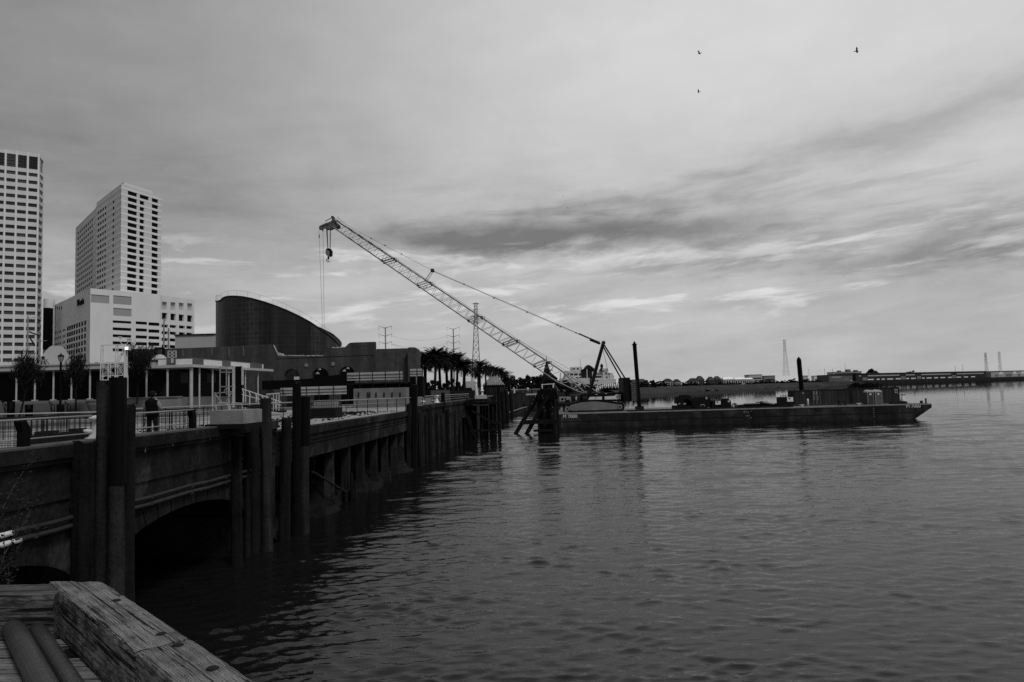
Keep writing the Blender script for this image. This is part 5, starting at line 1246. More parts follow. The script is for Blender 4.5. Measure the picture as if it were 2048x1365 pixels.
mb = MB(); mb.box((q(1162.5,792).x, CY-2.63, zat(1164,798,CY)), (q(1171,792).x, CY-2.603, zat(1164,792,CY))); mb.build('cab_window', m_glass, cab)
for x, y in ((1193, 789.5), (1212, 787.6)):
    mb = MB(); p = q(x, y, -1.7); mb.cbox((p.x, p.y, p.z), (.35, .1, .10)); mb.build('handle', m_whited, house)
# counterweight: stacked slabs
cw0, cw1, cwm = q(1242,792).x, q(1269,792).x, q(1256,792).x
mb = MB(); mb.box((cw0+.05, CY-2.6, zat(1255,803,CY)), (cwm, CY+2.6, zat(1255,756,CY))); mb.build('counterweight_frame', m_craneB, crane)
mb = MB(); z0, z1 = zat(1262,802,CY), zat(1262,759.5,CY); k = 11
for i in range(k):
    a, b = z0+(z1-z0)*i/k, z0+(z1-z0)*(i+.86)/k; mb.box((cwm+.02, CY-2.9, a), (cw1, CY+2.9, b))
mb.build('counterweight', M('dark_slab_paint', .03, .7, .2, 1.0), crane)
mb = MB()
for i in range(k):
    zc = z0+(z1-z0)*(i+.42)/k
    for s in (.28, .62): x = cwm + (cw1-cwm)*s; mb.slab([(x-.16, CY-2.93, zc-.10), (x+.16, CY-2.93, zc+.02), (x+.16, CY-2.93, zc+.10), (x-.1, CY-2.93, zc+.08)], (0,.027,0))
mb.build('lifting_lug', m_track, crane)
# boom: four chords with lacing
top = lambda t: (672+(1118-672)*t, 441+(741.5-441)*t)             # upper chord in the photo's plane
A0, A1 = Vector(q(672,441)), Vector(q(1123,742)); B0, B1 = Vector(q(668,456)), Vector(q(1112,763))
HW = .95
mb = MB(); lac = MB(); tipc = MB()
for s in (-HW, HW):
    off = Vector((0, s, 0))
    mb.tube(A0+off, A1+off, .075, None, 6); mb.tube(B0+off, B1+off, .065, None, 6)
mb.build('boom_chord', m_craneW, crane)
nb = 27
for i in range(nb):
    t0, t1, tm = i/nb, (i+1)/nb, (i+.75)/nb
    for s in (-HW, HW):
        off = Vector((0, s, 0)); lac.tube(B0.lerp(B1, t0)+off, A0.lerp(A1, t0+.1/nb)+off, .028, None, 4); lac.tube(B0.lerp(B1, t0+.1/nb)+off, A0.lerp(A1, t1)+off, .028, None, 4)
    ho, hb = Vector((0,-HW,0)), Vector((0,HW,0))
    lac.tube(A0.lerp(A1,t0)+ho, A0.lerp(A1,t0)+hb, .026, None, 4); lac.tube(B0.lerp(B1,t0)+ho, B0.lerp(B1,t0)+hb, .026, None, 4)
    lac.tube(A0.lerp(A1,t0)+ho, A0.lerp(A1,t1)+hb, .022, None, 4); lac.tube(B0.lerp(B1,t0)+ho, B0.lerp(B1,t1)+hb, .022, None, 4)
lac.build('boom_lacing', M('grey_lacing', .20, .6, .1, 1.0), crane)
for t0 in (.245, .405, .63, .785, .925):                       # section joints
    for s in (-HW, HW):
        mb = MB(); off = Vector((0, s, 0))
        for k in (-.010, 0, .010): mb.tube(B0.lerp(B1, t0-.018+k)+off, A0.lerp(A1, t0+.016+k)+off, .045, None, 5)
        for c in (A0.lerp(A1, t0+.02)+off, B0.lerp(B1, t0-.02)+off): mb.cbox(c, (.34, .2, .3))
        c = A0.lerp(A1, t0+.03)+off; mb.tube(c, c+Vector((.05,0,.45)), .03, None, 4)
        mb.build('section_joint', m_craneD, crane)
# dark and white paint bands near the tip
mb = MB()
for k in range(4):
    for s in (-HW, HW):
        o = Vector((0, s, 0)); mb.tube(A0.lerp(A1, .06+.045*k)+o, A0.lerp(A1, .08+.045*k)+o, .083, None, 6); mb.tube(B0.lerp(B1, .07+.045*k)+o, B0.lerp(B1, .09+.045*k)+o, .073, None, 6)
mb.build('chord_band', m_craneD, crane)
# butt
FT = q(1171, 787.5)
mb = MB()
for s in (-1, 1):
    o = Vector((0, s*HW, 0)); f = Vector((FT.x, CY+s*.8, FT.z))
    mb.tube(A1+o, f, .085, None, 6); m_ = Vector(q(1128, 770.5))+o; mb.tube(B1+o, m_, .07, None, 6); m2_ = Vector(q(1153, 782.5))+o; mb.tube(m_, m2_, .07, None, 6); mb.tube(m2_, f, .06, None, 6)
    for a, b in (((1121,768), (1121,746)), ((1121,768), (1131,750)), ((1143,778), (1143,764)), ((1121,768), (1143,762)), ((1145,778), (1153,774)), ((1121,768), (1130,748))): mb.tube(Vector(q(*a))+o, Vector(q(*b))+o, .045, None, 5)
for (x, y) in ((1128,770), (1143,778), (1153,782), (1123,743), (1143,763)): mb.tube(Vector(q(x,y,-HW)), Vector(q(x,y,HW)), .05, None, 5)
mb.build('boom_butt', m_craneW, crane)
mb = MB(); mb.cbox(q(1169,786.5), (.6, 2.0, .7)); mb.build('boom_foot', m_track, crane)
# tip head and sheaves
mb = MB(); fr = [(638,455), (640,452), (650,447), (662,443), (666,434), (670,441), (674,443), (672,452), (678,457), (668,459), (652,458.5), (645,457), (641,461), (638,459)]
for s in (-.8, .7): mb.slab([q(x, y, s) for x, y in fr], (0,.1,0))
for (a, b) in (((650,443), (666,435)), ((666,435), (664,452)), ((643,452), (657,448)), ((670,446), (682,455)), ((666,441),(676,452)), ((676,443),(690,453))):
    for s in (-.85, .85): mb.bar(q(*a, s), q(*b, s), .10)
mb.build('boom_head', M('grey_boom_head', .09, .6, .3, 2.0), crane)
for x, y, r, n in ((643,456,.32,2), (655,455,.38,5), (661,455.5,.36,5), (666,436,.24,2), (675,453,.40,4)):
    mb = MB(); c = q(x, y)
    for k in range(n): yy = CY-.6+1.2*(k+.5)/n; mb.tube((c.x, yy-.05, c.z), (c.x, yy+.05, c.z), r, None, 14)
    mb.build('sheave', m_craneD, crane)
mb = MB()
for a, b in (((671,438), (681,445)), ((676,438.5), (676,432.5)), ((676,437),(690,446))): mb.bar(q(*a), q(*b), .05)
mb.build('tip_walkway', m_craneD, crane)
# ropes, hook block
mb = MB(); 
for x0, x1 in ((652.8, 655.5), (653.8, 656), (654.6, 656.2), (660, 660), (661.2, 660.6)):
    for s in (-.3, .3): mb.tube(q(x0, 459, s), q(x1, 499, s), .038, None, 5)
mb.build('hoist_rope', m_rope, crane)
hk = thing('hook_block', 'dark striped hook block hanging from the crane boom tip', 'hook block', q(657, 497))
blk = [(652.5,498), (656,496.5), (661,498), (663.5,502), (663,511), (660,513), (653.5,511.5), (651,508), (651,501)]
mb = MB(); mb.slab([q(x, y, -.35) for x, y in blk], (0,.7,0)); hb = mb.build('block', m_craneB, hk)
mb = MB()
for k in range(5):
    y = 499.5+k*2.4; mb.slab([q(651.4, y, -.38), q(651.4, y+1.0, -.38), q(658.8, y+4.6, -.38), q(658.8, y+3.6, -.38)], (0,.027,0))
mb.build('warning_stripe', m_whited, hb)
mb = MB(); mb.path([q(657,512), q(657,517), q(656.2,521)], [.16,.14,.06], 8); p = q(656.5, 520.5); mb.path([p+Vector((.28*math.cos(a), 0, -.02+.28*math.sin(a))) for a in np.linspace(2.0, 5.8, 9)], .06, 6); mb.build('hook', m_craneB, hk)
mb = MB(); mb.tube(q(638, 460), q(645.5, 668), .022, None, 4); mb.tube(q(646, 460), q(648.5, 668), .022, None, 4); p = q(638, 470); mb.cbox(q(638.4,473), (.12,.12,.5)); mb.cbox(q(645.8,461), (.14,.14,.4)); mb.build('whip_line', m_rope, crane)
bl_ = thing('ball_hook', 'overhaul ball at the end of the thin whip lines behind the glass drum', 'hook', q(647, 670)) if False else None
# mast, backhitch, pendants
mb = MB(); M0 = q(1177, 792); M1 = q(1206.5, 686)
for s in (-.55, .55): mb.bar(M0+Vector((0,s,0)), M1+Vector((0,s*.6,0)), .42, .42)
for k in range(1, 9): f = k/9; mb.bar(M0.lerp(M1,f)+Vector((0,-.55,0)), M0.lerp(M1,f)+Vector((0,.55,0)), .16)
mb.build('mast', m_craneB, crane)
mb = MB(); mb.tube(q(1207,686,-.6), q(1207,686,.6), .32, None, 14); mb.build('mast_sheave', m_craneD, crane)
mb = MB()
for s in (-.6, .6): mb.bar(q(1207.5,689,s), q(1250,757,s), .20); mb.bar(q(1206.5,694,s), q(1243.5,760,s), .20)
mb.build('backhitch', m_craneB, crane)
mb = MB(); mb.tube(q(1206,700), q(1220,760), .03, None, 4); mb.build('guy_line', m_rope, crane)
ST = (863, 540.5)
mb = MB()
for s in (-.5, .5):
    mb.tube(q(1200,686.5,s), q(1158,668,s), .13, None, 6); mb.tube(q(1200,684.5,s), q(1158,668,s), .05, None, 5)
    mb.tube(q(1158,668,s), q(*ST,s), .034, None, 5); mb.tube(q(1158,669.5,s), q(863,542,s), .025, None, 5); mb.tube(q(*ST,s), q(742,477,s), .022, None, 5); mb.tube(q(742,477,s), q(676,441,s), .018, None, 5)
    for x, y in ((1158,668), (1152,666), (1121,654), (1115,651), (1054,625), (988,596.5), (928,568.5), (803,508.5), (742,477), (770,491)): mb.cbox(q(x,y,s), (.26,.10,.16))
mb.build('pendant', m_craneD, crane)
mb = MB(); mb.slab([q(1181,678,-.5), q(1192,682.2,-.5), q(1202,687.5,-.5), q(1200,689,-.5), q(1180,681,-.5)], (0,1.0,0)); mb.build('bridle', m_craneB, crane)
mb = MB()
for s in (-.5, .5): mb.bar(q(864,541,s), q(849,563,s), .10); mb.bar(q(867,542.5,s), q(852,566,s), .07)
mb.cbox(q(865,541.5), (.5,1.2,.4)); mb.build('pendant_strut', m_craneD, crane)
mb = MB(); mb.tube(q(1130,747,.3), q(1198,786,.3), .09, None, 6); mb.tube(q(1130,747,-.3), q(1198,786,-.3), .09, None, 6); mb.build('backstop', m_craneW, crane)
mb = MB(); mb.tube(q(690,451), q(1195,784), .022, None, 4); mb.tube(q(1026,675), q(1180,762), .02, None, 4); mb.build('hoist_line', m_rope, crane)
mb = MB(); mb.slab([q(1097,741,-.5), q(1108,751,-.5), q(1116,757,-.5), q(1113,761,-.5), q(1090,746,-.5)], (0,1.0,0)); mb.bar(q(1094,740,-.5), q(1106,741,-.5), .12); mb.build('boom_winch', m_craneB, crane)
mb = MB(); mb.slab([q(1128,765,0), q(1153,780,0), q(1158,782,0), q(1150,784,0), q(1128,772,0)], (0,.6,0)); mb.build('boom_platform', m_craneB, crane)

# ------------------------------------------------------------------ deck cargo
def zb_(x, y, Y): return BZ+.013
def deckbox(mb, x0, x1, ytop, ybot, Y, d): mb.box((P(x0,792,Y).x, Y, BZ+.013 if ybot is None else zat(x0,ybot,Y)), (P(x1,792,Y).x, Y+d, zat((x0+x1)/2, ytop, Y)))
def container(label, x0, x1, ytop, Y, L=12, group='shipping containers on the barge', marks=()):
    a, b = P(x0, 800, Y), P(x1, 800, Y); zt = zat((x0+x1)/2, ytop, Y); t = thing('shipping_container', label, 'container', ((a.x+b.x)/2, Y, BZ), group)
    mb = MB(); n = int((b.x-a.x)/.28); pts = []
    for i in range(n+1):
        x = a.x+.12+(b.x-a.x-.24)*i/n; pts.append((x, Y+(.04 if i % 2 else .10)))
    vs = [(x, y, BZ+.2) for x, y in pts]+[(x, y, zt-.08) for x, y in pts]; m0 = len(pts); mb.add(vs, [(i, i+1, m0+i+1, m0+i) for i in range(m0-1)]); mb.box((a.x+.1, Y+.12, BZ+.19), (b.x-.1, Y+2.4, zt-.06)); mb.build('wall', M('dark_container_paint', .030, .65, .35, .6, .1, .4), t)
    mb = MB()
    for x in (a.x, b.x-.14):
        mb.box((x, Y, BZ+.013), (x+.14, Y+.14, zt)); mb.box((x, Y+2.3, BZ+.013), (x+.14, Y+2.44, zt))
    mb.box((a.x+.143, Y, zt-.10), (b.x-.143, Y+.10, zt-.002)); mb.box((a.x+.143, Y, BZ+.02), (b.x-.143, Y+.12, BZ+.18)); mb.build('frame', M('dark_container_frame', .022, .6, .3, 1.0), t)
    return t, zt
c1, zc1 = container('dark corrugated container with lettering at its left end, by the short spud', 1588, 1702, 779.5, 113.5)
mb = MB()
for x in (1626, 1632, 1634.5, 1640): p = P(x,792, 113.45); mb.tube((p.x, 113.45, BZ+.25), (p.x, 113.45, zc1-.15), .03, None, 5)
mb.build('door_bar', m_steelg, c1)
mb = MB()
for x, y in ((1628, 787), (1633, 786.5), (1628, 797), (1635, 797)): p = P(x, y, 113.5); mb.box((p.x-.14, 113.47, p.z-.35), (p.x+.14, 113.497, p.z+.35))
mb.build('door_placard', M('grey_placard', .10, .7, .4, 2.0), c1)
a = P(1604.5, 788, 113.4); lettering('Z', .38, m_whited, 'white_mark', c1, (a.x, 113.45, a.z), (1,0,-.1), (.15,0,1), .006); a = P(1632, 788, 113.4); lettering('Z', .38, m_whited, 'white_mark', c1, (a.x, 113.45, a.z), (1,0,-.1), (.15,0,1), .006)
c2, zc2 = container('dark corrugated container at the bow behind the two portable toilets', 1703.5, 1800, 775.5, 113.7)
mb = MB()
for x, y in ((1790, 780), (1794, 780), (1790.5, 785), (1794, 785)): p = P(x, y, 113.7); mb.box((p.x-.07, 113.68, p.z-.12), (p.x+.07, 113.697, p.z+.12))
mb.build('white_mark', m_whited, c2)
rnd = random.Random(11)
mb = MB()                                                       # scrap heap on the containers
for i in range(240):
    x = rnd.uniform(1700, 1757); h = max(0, 1-abs((x-1738)/36))**.6 + max(0, .8-abs((x-1712)/14)); p = P(x, 776, 114.6); z = zc2-.02+rnd.uniform(0, .85*min(1, h)); s = rnd.uniform(.07, .24)
    mb.bar((p.x-s*rnd.uniform(1,2), 114.6+rnd.uniform(-.7,.9), z), (p.x+s*rnd.uniform(1,2), 114.6+rnd.uniform(-.7,.9), z+rnd.uniform(-.2,.25)), s*.6)
tag(mb.build('scrap_heap', m_rust, loc=(P(1730,792,114.6).x, 114.6, zc2)), 'heap of scrap rope and metal on top of the containers', 'scrap heap', kind='stuff')
def toilet(x0, x1, y0, y1, Y, label, mark, v):
    a, b = P(x0, y1, Y), P(x1, y1, Y); zt = zat((x0+x1)/2, y0, Y); w = b.x-a.x; t = thing('portable_toilet', label, 'portable toilet', ((a.x+b.x)/2, Y, BZ), 'portable toilets on the barge')
    mb = MB(); mb.box((a.x, Y, BZ+.013), (b.x, Y+1.15, zt-.38)); mb.build('cabin', M('toilet_plastic', v, .55, .1, 1.5, 0, .05), t)
    mb = MB(); n = 10; pr = [(a.x-.03+ (w+.06)*i/n, zt-.375 + .36*math.sin(math.pi*i/n)**.5) for i in range(n+1)]; mb.slab([(x, Y-.03, z) for x, z in pr], (0,1.2,0)); mb.build('dome_roof', M('toilet_roof', .42, .6, .1, 1.5), t)
    mb = MB(); mb.box((a.x+w*.2, Y-.03, BZ+.12), (b.x-w*.18, Y-.003, zt-.45)); d = mb.build('door', M('toilet_door', v*.6, .55, .1, 1.5), t)
    mb = MB()
    for x in (a.x+.01, b.x-.07): mb.box((x, Y-.05, BZ+.05), (x+.06, Y-.031+.02, zt-.4))
    mb.build('corner_post', M('toilet_post', .25, .6, .1, 1.5), t)
    p = P(*mark, Y-.04); mb = MB(); mb.box((p.x-.14, Y-.04, p.z-.12), (p.x+.14, Y-.031, p.z+.12)); mb.build('door_sign', m_white, d)
    mb = MB(); mb.box((b.x-w*.3, Y-.045, BZ+.9), (b.x-w*.24, Y-.031, BZ+1.1)); mb.build('latch', m_black, d)
toilet(1735.5, 1748.5, 780, 808.5, 110.6, 'darker portable toilet with square sign, left of the pair on the barge', (1740.8, 789), .085)
toilet(1751, 1765.5, 779.5, 807.8, 110.5, 'lighter grey portable toilet with round topped sign, right of the pair on the barge', (1756.8, 788.5), .15)
# winches
def winch(x0, x1, ytop, ydrum, xd, label, pipe):
    Y = 110.8; a, b = P(x0,792, Y), P(x1,792, Y); t = thing('deck_winch', label, 'winch', ((a.x+b.x)/2, Y, BZ), 'black winches on the barge')
    mb = MB(); mb.box((a.x, Y, BZ+.013), (b.x, Y+3, BZ+.65)); mb.build('skid', m_craneB, t)
    c = P(xd, ydrum, Y+.3); r = c.z - BZ - .1 if False else 1.05
    for s in (.1, 1.9):
        mb = MB(); mb.tube((c.x, Y+s, c.z), (c.x, Y+s+.12, c.z), r, None, 24); mb.build('drum_flange', m_craneB, t)
    mb = MB(); mb.tube((c.x, Y+.23, c.z), (c.x, Y+1.89, c.z), r*.7, None, 20); mb.build('drum', m_rope, t)
    return t, c
t, c = winch(1351, 1386, 790, 803.5, 1371, 'black drum winch with exhaust pipe at the left of the winch group', 1)
mb = MB(); Y = 110.8; deckbox(mb, 1353, 1363, 797, 808, Y+.2, 1.8); mb.build('engine', m_craneB, t)
mb = MB(); p = P(1359, 797, Y+.6); mb.tube(p, P(1359, 790.5, Y+.6), .09, .07, 8); p = P(1353.5,796,Y+.6); mb.cbox(p, (.3,.3,.35)); mb.build('exhaust', m_craneB, t)
mb = MB(); mb.slab([P(1371,797,Y+.1), P(1388,806,Y+.1), P(1388,815,Y+.1), P(1380,816,Y+.1), P(1366,808,Y+.1)], (0,1.9,0)); mb.build('brake_housing', m_craneB, t)
mb = MB(); p = P(1369.5, 808, Y-.02); mb.box((p.x-.18, Y-.02, p.z-.08), (p.x+.18, Y-.003, p.z+.08)); p = P(1358.5,808,Y); mb.box((p.x-.13, Y-.02, p.z-.07), (p.x+.13, Y-.003, p.z+.07)); mb.build('plate', m_whited, t)
t, c = winch(1384, 1423, 799, 808, 1401, 'black drum winch with bracket frame in the middle of the winch group', 0)
mb = MB(); deckbox(mb, 1408, 1421, 799, 812, Y+.2, 1.6); mb.build('engine', m_craneB, t)
mb = MB(); mb.path([P(1410.5,799,Y+.6), P(1410,793,Y+.6), P(1411.3,791.5,Y+.6)], .08, 8); p = P(1417.5,798,Y+.6); mb.cbox(p, (.3,.3,.3)); mb.build('exhaust', m_craneB, t)
mb = MB(); mb.path([P(1401.3,813.5,Y-.05), P(1401.3,810,Y-.05), P(1408.8,810,Y-.05), P(1408.8,813.5,Y-.05)], .04, 5); p = P(1417.5,816.5,Y-.02); mb.box((p.x-.11, Y-.02, p.z-.08), (p.x+.11, Y-.003, p.z+.08)); mb.build('bracket', m_whited, t)
def power_pack(x0, x1, ytop, Y, label, panel):
    a, b = P(x0,792,Y), P(x1,792,Y); zt = zat((x0+x1)/2, ytop, Y); t = thing('power_pack', label, 'power pack', ((a.x+b.x)/2, Y, BZ), 'power packs on the barge')
    mb = MB(); mb.box((a.x, Y, BZ+.25), (b.x, Y+1.8, zt)); mb.box((a.x+.1, Y+.1, BZ+.013), (b.x-.1, Y+1.7, BZ+.247)); mb.build('casing', m_craneB, t)
    r = Facade((a.x, Y), (b.x, Y)); q0, q1 = P(panel[0], panel[2], Y), P(panel[1], panel[3], Y)
    mb = MB(); mb.box((q0.x, Y-.03, q1.z), (q1.x, Y-.003, q0.z)); pn = mb.build('white_panel', m_white, t)
    mb = MB(); c = ((q0.x*.62+q1.x*.38), (q0.z*.70+q1.z*.30)); mb.tube((c[0], Y-.045, c[1]), (c[0], Y-.031, c[1]), .13, None, 6); mb.build('emblem', m_black, pn)
    mb = MB()
    for k in range(5): x = a.x+(b.x-a.x)*(.1+.18*k); mb.tube((x, Y+.5, zt), (x, Y+.5, zt+rnd.uniform(.15,.5)), .05, None, 6)
    mb.path([(a.x+.2, Y+.5, zt+.2), (b.x-.2, Y+.5, zt+.25)], .03, 5); mb.build('exhaust', m_craneB, t); return t
t = power_pack(1423, 1449, 801, 110.6, 'black power pack with a white emblem panel beside the upright reel', (1430.5, 1441.5, 802.5, 809.5))
t = power_pack(1561, 1588, 794.5, 111.5, 'black power pack with a white emblem panel against the left container', (1573.8, 1586.5, 795, 803.5))
t = thing('cable_reel', 'big upright black reel beside the power pack, right of the winches', 'reel', (P(1453,792,110.6).x, 110.6, BZ))
mb = MB(); c = P(1452, 807.5, 110.6); mb.tube((c.x, 110.6, c.z), (c.x, 112.2, c.z), .78, None, 22); mb.build('drum', m_craneB, t)
mb = MB(); mb.slab([P(1443,799,110.5), P(1456,797,110.5), P(1462,803,110.5), P(1463,815,110.5), P(1441,817,110.5)], (0,.08,0)); mb.bar(P(1455,799,110.6), P(1458,794.5,110.6), .12); mb.build('side_frame', m_craneB, t)
mb = MB(); p = P(1457.5, 803, 110.5); mb.box((p.x-.15, 110.46, p.z-.15), (p.x+.15, 110.48, p.z+.12)); mb.build('label_plate', m_whited, t)
mb = MB(); p = P(1466, 808.5, 110.9); mb.cbox((p.x, 110.9, BZ+.32), (.25,.3,.6), .2); tag(mb.build('white_canister', m_whited, loc=(p.x, 110.9, BZ)), 'small white canister right of the upright black reel', 'canister')
mb = MB(); p = P(1469, 807, 111.5); mb.lathe([(.1,0),(.36,.1),(.42,.4),(.3,.72),(.1,.8)], (p.x, 111.5, BZ+.013), 12); tag(mb.build('rope_coil', m_rope, loc=(p.x, 111.5, BZ)), 'dark rounded rope heap right of the white canister', 'rope')
mb = MB()
for i in range(150):
    x = rnd.uniform(1474, 1562); p = P(x,792, 112); s = rnd.uniform(.1, .5); z = BZ+.1+rnd.uniform(0, .75)*(1-abs((x-1518)/60)); y = 112+rnd.uniform(-.9,.9)
    mb.bar((p.x-s*1.8, y, z+rnd.uniform(-.08,.08)), (p.x+s*1.8, y+rnd.uniform(-.4,.4), z+rnd.uniform(-.08,.1)), rnd.uniform(.08,.28))
tag(mb.build('gear_heap', m_rust, loc=(P(1518,792,112).x, 112, BZ)), 'low heap of dark pipes and gear between winches and containers', 'gear heap', kind='stuff')
for (x0, y0, x1, y1, r, l) in ((1488, 808, 1520, 807, .12, 'pale pipe lying on the front of the gear heap'), (1524, 804, 1548, 808.5, .20, 'pale tapered pipe leaning across the gear heap')):
    mb = MB(); mb.tube(P(x0, y0, 110.9), P(x1, y1, 110.9), r, r*.6, 8); tag(mb.build('loose_pipe', m_steelg, loc=P(x0, y0, 110.9)), l, 'pipe')
t = thing('gas_cylinder', 'upright white gas cylinder in front of the left container', 'gas cylinder', (P(1616,792,110.6).x, 110.6, BZ)); c = P(1616, 811, 110.6)
mb = MB(); mb.lathe([(.15,0),(.15,1.0),(.12,1.12),(.05,1.18)], (c.x, 110.6, BZ+.013), 12); mb.build('body', m_white, t, smooth=True); mb = MB(); mb.lathe([(.04,0),(.07,.05),(.04,.14)], (c.x, 110.6, BZ+1.19), 8); mb.build('valve', m_rust, t)
t = thing('work_bench', 'dark steel work bench in front of the containers', 'bench', (P(1684,792,110.4).x, 110.4, BZ)); x0, x1 = P(1677,792,110.4).x, P(1692,792,110.4).x
mb = MB(); mb.box((x0, 110.2, BZ+.68), (x1, 111.0, BZ+.76)); mb.build('top', m_rust, t)
for x in (x0+.1, x1-.2):
    for y in (110.25, 110.85): mb = MB(); mb.box((x, y, BZ+.013), (x+.1, y+.1, BZ+.677)); mb.build('leg', m_rust, t)
def cleat(x, Y, label):
    c = P(x,792, Y); t = thing('deck_cleat', label, 'cleat', (c.x, Y, BZ), 'cleats on the barge'); mb = MB(); mb.lathe([(.22,0),(.14,.06),(.12,.22)], (c.x, Y, BZ+.013), 10); mb.build('base', m_whited, t); mb = MB(); mb.path([(c.x-.42,Y,BZ+.30),(c.x-.2,Y,BZ+.26),(c.x+.2,Y,BZ+.26),(c.x+.42,Y,BZ+.30)], [.04,.07,.07,.04], 8); mb.build('horn', m_whited, t)
cleat(1717, 110.0, 'pale deck cleat at the barge edge left of the toilets'); cleat(1603, 110.2, 'pale deck cleat at the barge edge below the left container')
t = thing('white_buoy', 'white conical buoy with round lamps at the right end of the containers', 'buoy', (P(1805,792,111.5).x, 111.5, BZ)); c = P(1805,792, 111.5)
mb = MB(); mb.lathe([(.34,0),(.36,.15),(.24,.5),(.12,1.0),(.10,1.15)], (c.x, 111.5, BZ+.35), 14); mb.build('body', m_white, t, smooth=True); mb = MB()
for s in (-.45,-.05,.30): mb.lathe([(.0,-.18),(.14,-.12),(.18,0),(.14,.12),(0,.18)], (c.x+s, 111.4, BZ+1.45+abs(s)*.1), 10)
mb.build('lamp', m_whited, t); mb = MB(); mb.box((c.x-.5, 111.2, BZ+.013), (c.x+.5, 111.9, BZ+.34)); mb.build('stand', m_rust, t)
for x, h, w, l in ((1842, .42, .5, 'low dark bollard box near the tip of the bow'), (1851, .75, .30, 'small upright dark bitt at the tip of the bow')):
    c = P(x,792, 110.4); mb = MB(); mb.lathe([(w*.6,0),(w*.55,.06),(w*.38,.12),(w*.36,h*.8),(w*.5,h*.85),(w*.45,h)], (c.x, 110.4, BZ+.013), 10); tag(mb.build('bitt', m_rust, loc=(c.x, 110.4, BZ)), l, 'bitt', 'bitts on the bow')
mb = MB()
for i in range(16): p = P(1778+i*1.9, 804.3, 110.5); mb.tube((p.x, 110.5, BZ+.1), (p.x, 110.5, BZ+.42), .05, .03, 5)
mb.bar((P(1777,792,110.5).x, 110.5, BZ+.08), (P(1812,792,110.5).x, 110.5, BZ+.08), .14); tag(mb.build('spiked_rail', m_rust, loc=(P(1790,792,110.5).x, 110.5, BZ)), 'low dark rail of short spikes in front of the bow container', 'rail')
t = thing('fuel_tank', 'long dark horizontal tank on the barge at the left of the crane tracks', 'tank', (P(1122,792,118.5).x, 118.5, BZ)); mb = MB(); z = zat(1122, 807.5, 118.5); r = .38; mb.tube((P(1105,792,118.5).x, 118.5, z), (P(1131,792,118.5).x, 118.5, z), r, None, 14); mb.build('tank', M('grey_tank', .035, .6, .2, 1.0), t)
mb = MB(); mb.box((P(1131,792,118.5).x, 118.0, BZ+.3), (P(1139,792,118.5).x, 119, zat(1135,800,118.5))); mb.build('end_box', m_rust, t)
mb = MB()
for x in (1110, 1127): p = P(x,792,118.5); mb.box((p.x-.15, 118.2, BZ+.013), (p.x+.15, 118.8, z-.2))
mb.build('saddle', m_rust, t)
t = thing('generator', 'pale generator box with dark openings left of the crane cab', 'generator', (P(1130,792,121).x, 121, BZ)); mb = MB(); deckbox(mb, 1119, 1142, 794.5, 804, 121, 1.8); mb.build('casing', m_whited, t)
for x0, x1 in ((1122, 1127), (1129, 1132)): mb = MB(); mb.box((P(x0,792,121).x, 120.97, zat(1124,801,121)), (P(x1,792,121).x, 120.997, zat(1124,796.5,121))); mb.build('grille', m_black, t)
t = thing('deck_machine', 'low dark engine with a white drum on the barge, left of the crane cab', 'engine', (P(1155,792,121).x, 121, BZ)); mb = MB(); deckbox(mb, 1146, 1164, 796, 802, 121, 1.6); mb.build('engine', m_rust, t)
mb = MB(); c = P(1152, 797, 120.8); mb.tube((c.x, 120.8, c.z-.3), (c.x, 120.8, c.z+.3), .16, None, 10); mb.build('white_drum', m_white, t)
mb = MB(); mb.tube(P(1140, 790.5, 121), P(1165, 790.5, 121), .03, None, 5); mb.tube(P(1140,790.5,121), P(1140,803,121), .03, None, 5); mb.tube(P(1165,790.5,121), P(1165,803,121), .03, None, 5); mb.build('guard_rail', m_steelg, t)

# ------------------------------------------------------------------ dolphin, timber pier, far bulkhead
DY = 99.0
t = thing('mooring_dolphin', 'dark timber pile dolphin with raking legs and a white pipe frame on top', 'dolphin', (P(1090,792,DY).x, DY, 0))
for i, (x, yt, w, d) in enumerate(((1078, 781, 9, .5), (1086, 779, 8, -.2), (1094, 778, 10, .4), (1100, 779, 9, -.5), (1107, 777, 9, .2), (1113, 786, 7, .6), (1083, 783, 8, 1.6), (1104, 779, 9, 1.8))):
    Y = DY+d; a = P(x, yt, Y); mb = MB(); r = w*Y/FPX/2; mb.path([(a.x+.05*(i%3), Y, -2), (a.x, Y, 2), a], [r*1.05, r, r*.92], 12); mb.build('pile', m_pile if i % 2 else m_pileg, t)
for (x0, y0, x1, y1, w, d) in ((1082, 782, 1032.5, 866, 10, .9), (1096, 792, 1054.5, 866, 10, -.9)):
    a, b = P(x0, y0, DY+d), P(x1, y1, DY+d); e = (b-a).normalized(); mb = MB(); mb.path([a, b+e*2.5], w*.82*DY/FPX/2, 12); mb.build('raking_leg', m_pile, t)
mb = MB(); mb.box((P(1076,792,DY-1).x, DY-.95, zat(1090,800,DY)), (P(1115,792,DY-1).x, DY-.55, zat(1090,783,DY))); mb.box((P(1080,792,DY).x, DY-.5, zat(1090,779,DY)-.5), (P(1112,792,DY).x, DY+2, zat(1090,778,DY)-.1)); mb.build('cap', m_black, t)
mb = MB(); a = P(1046, 845, DY-1.3); b = P(1118, 845, DY-1.3); mb.box((a.x, DY-1.45, a.z-.28), (b.x, DY-1.1, a.z+.28)); a2 = P(1058, 860, DY-1.3); mb.box((a2.x+.6, DY-1.4, .25), (b.x-.1, DY-1.1, .55)); mb.build('brace', m_pile, t)
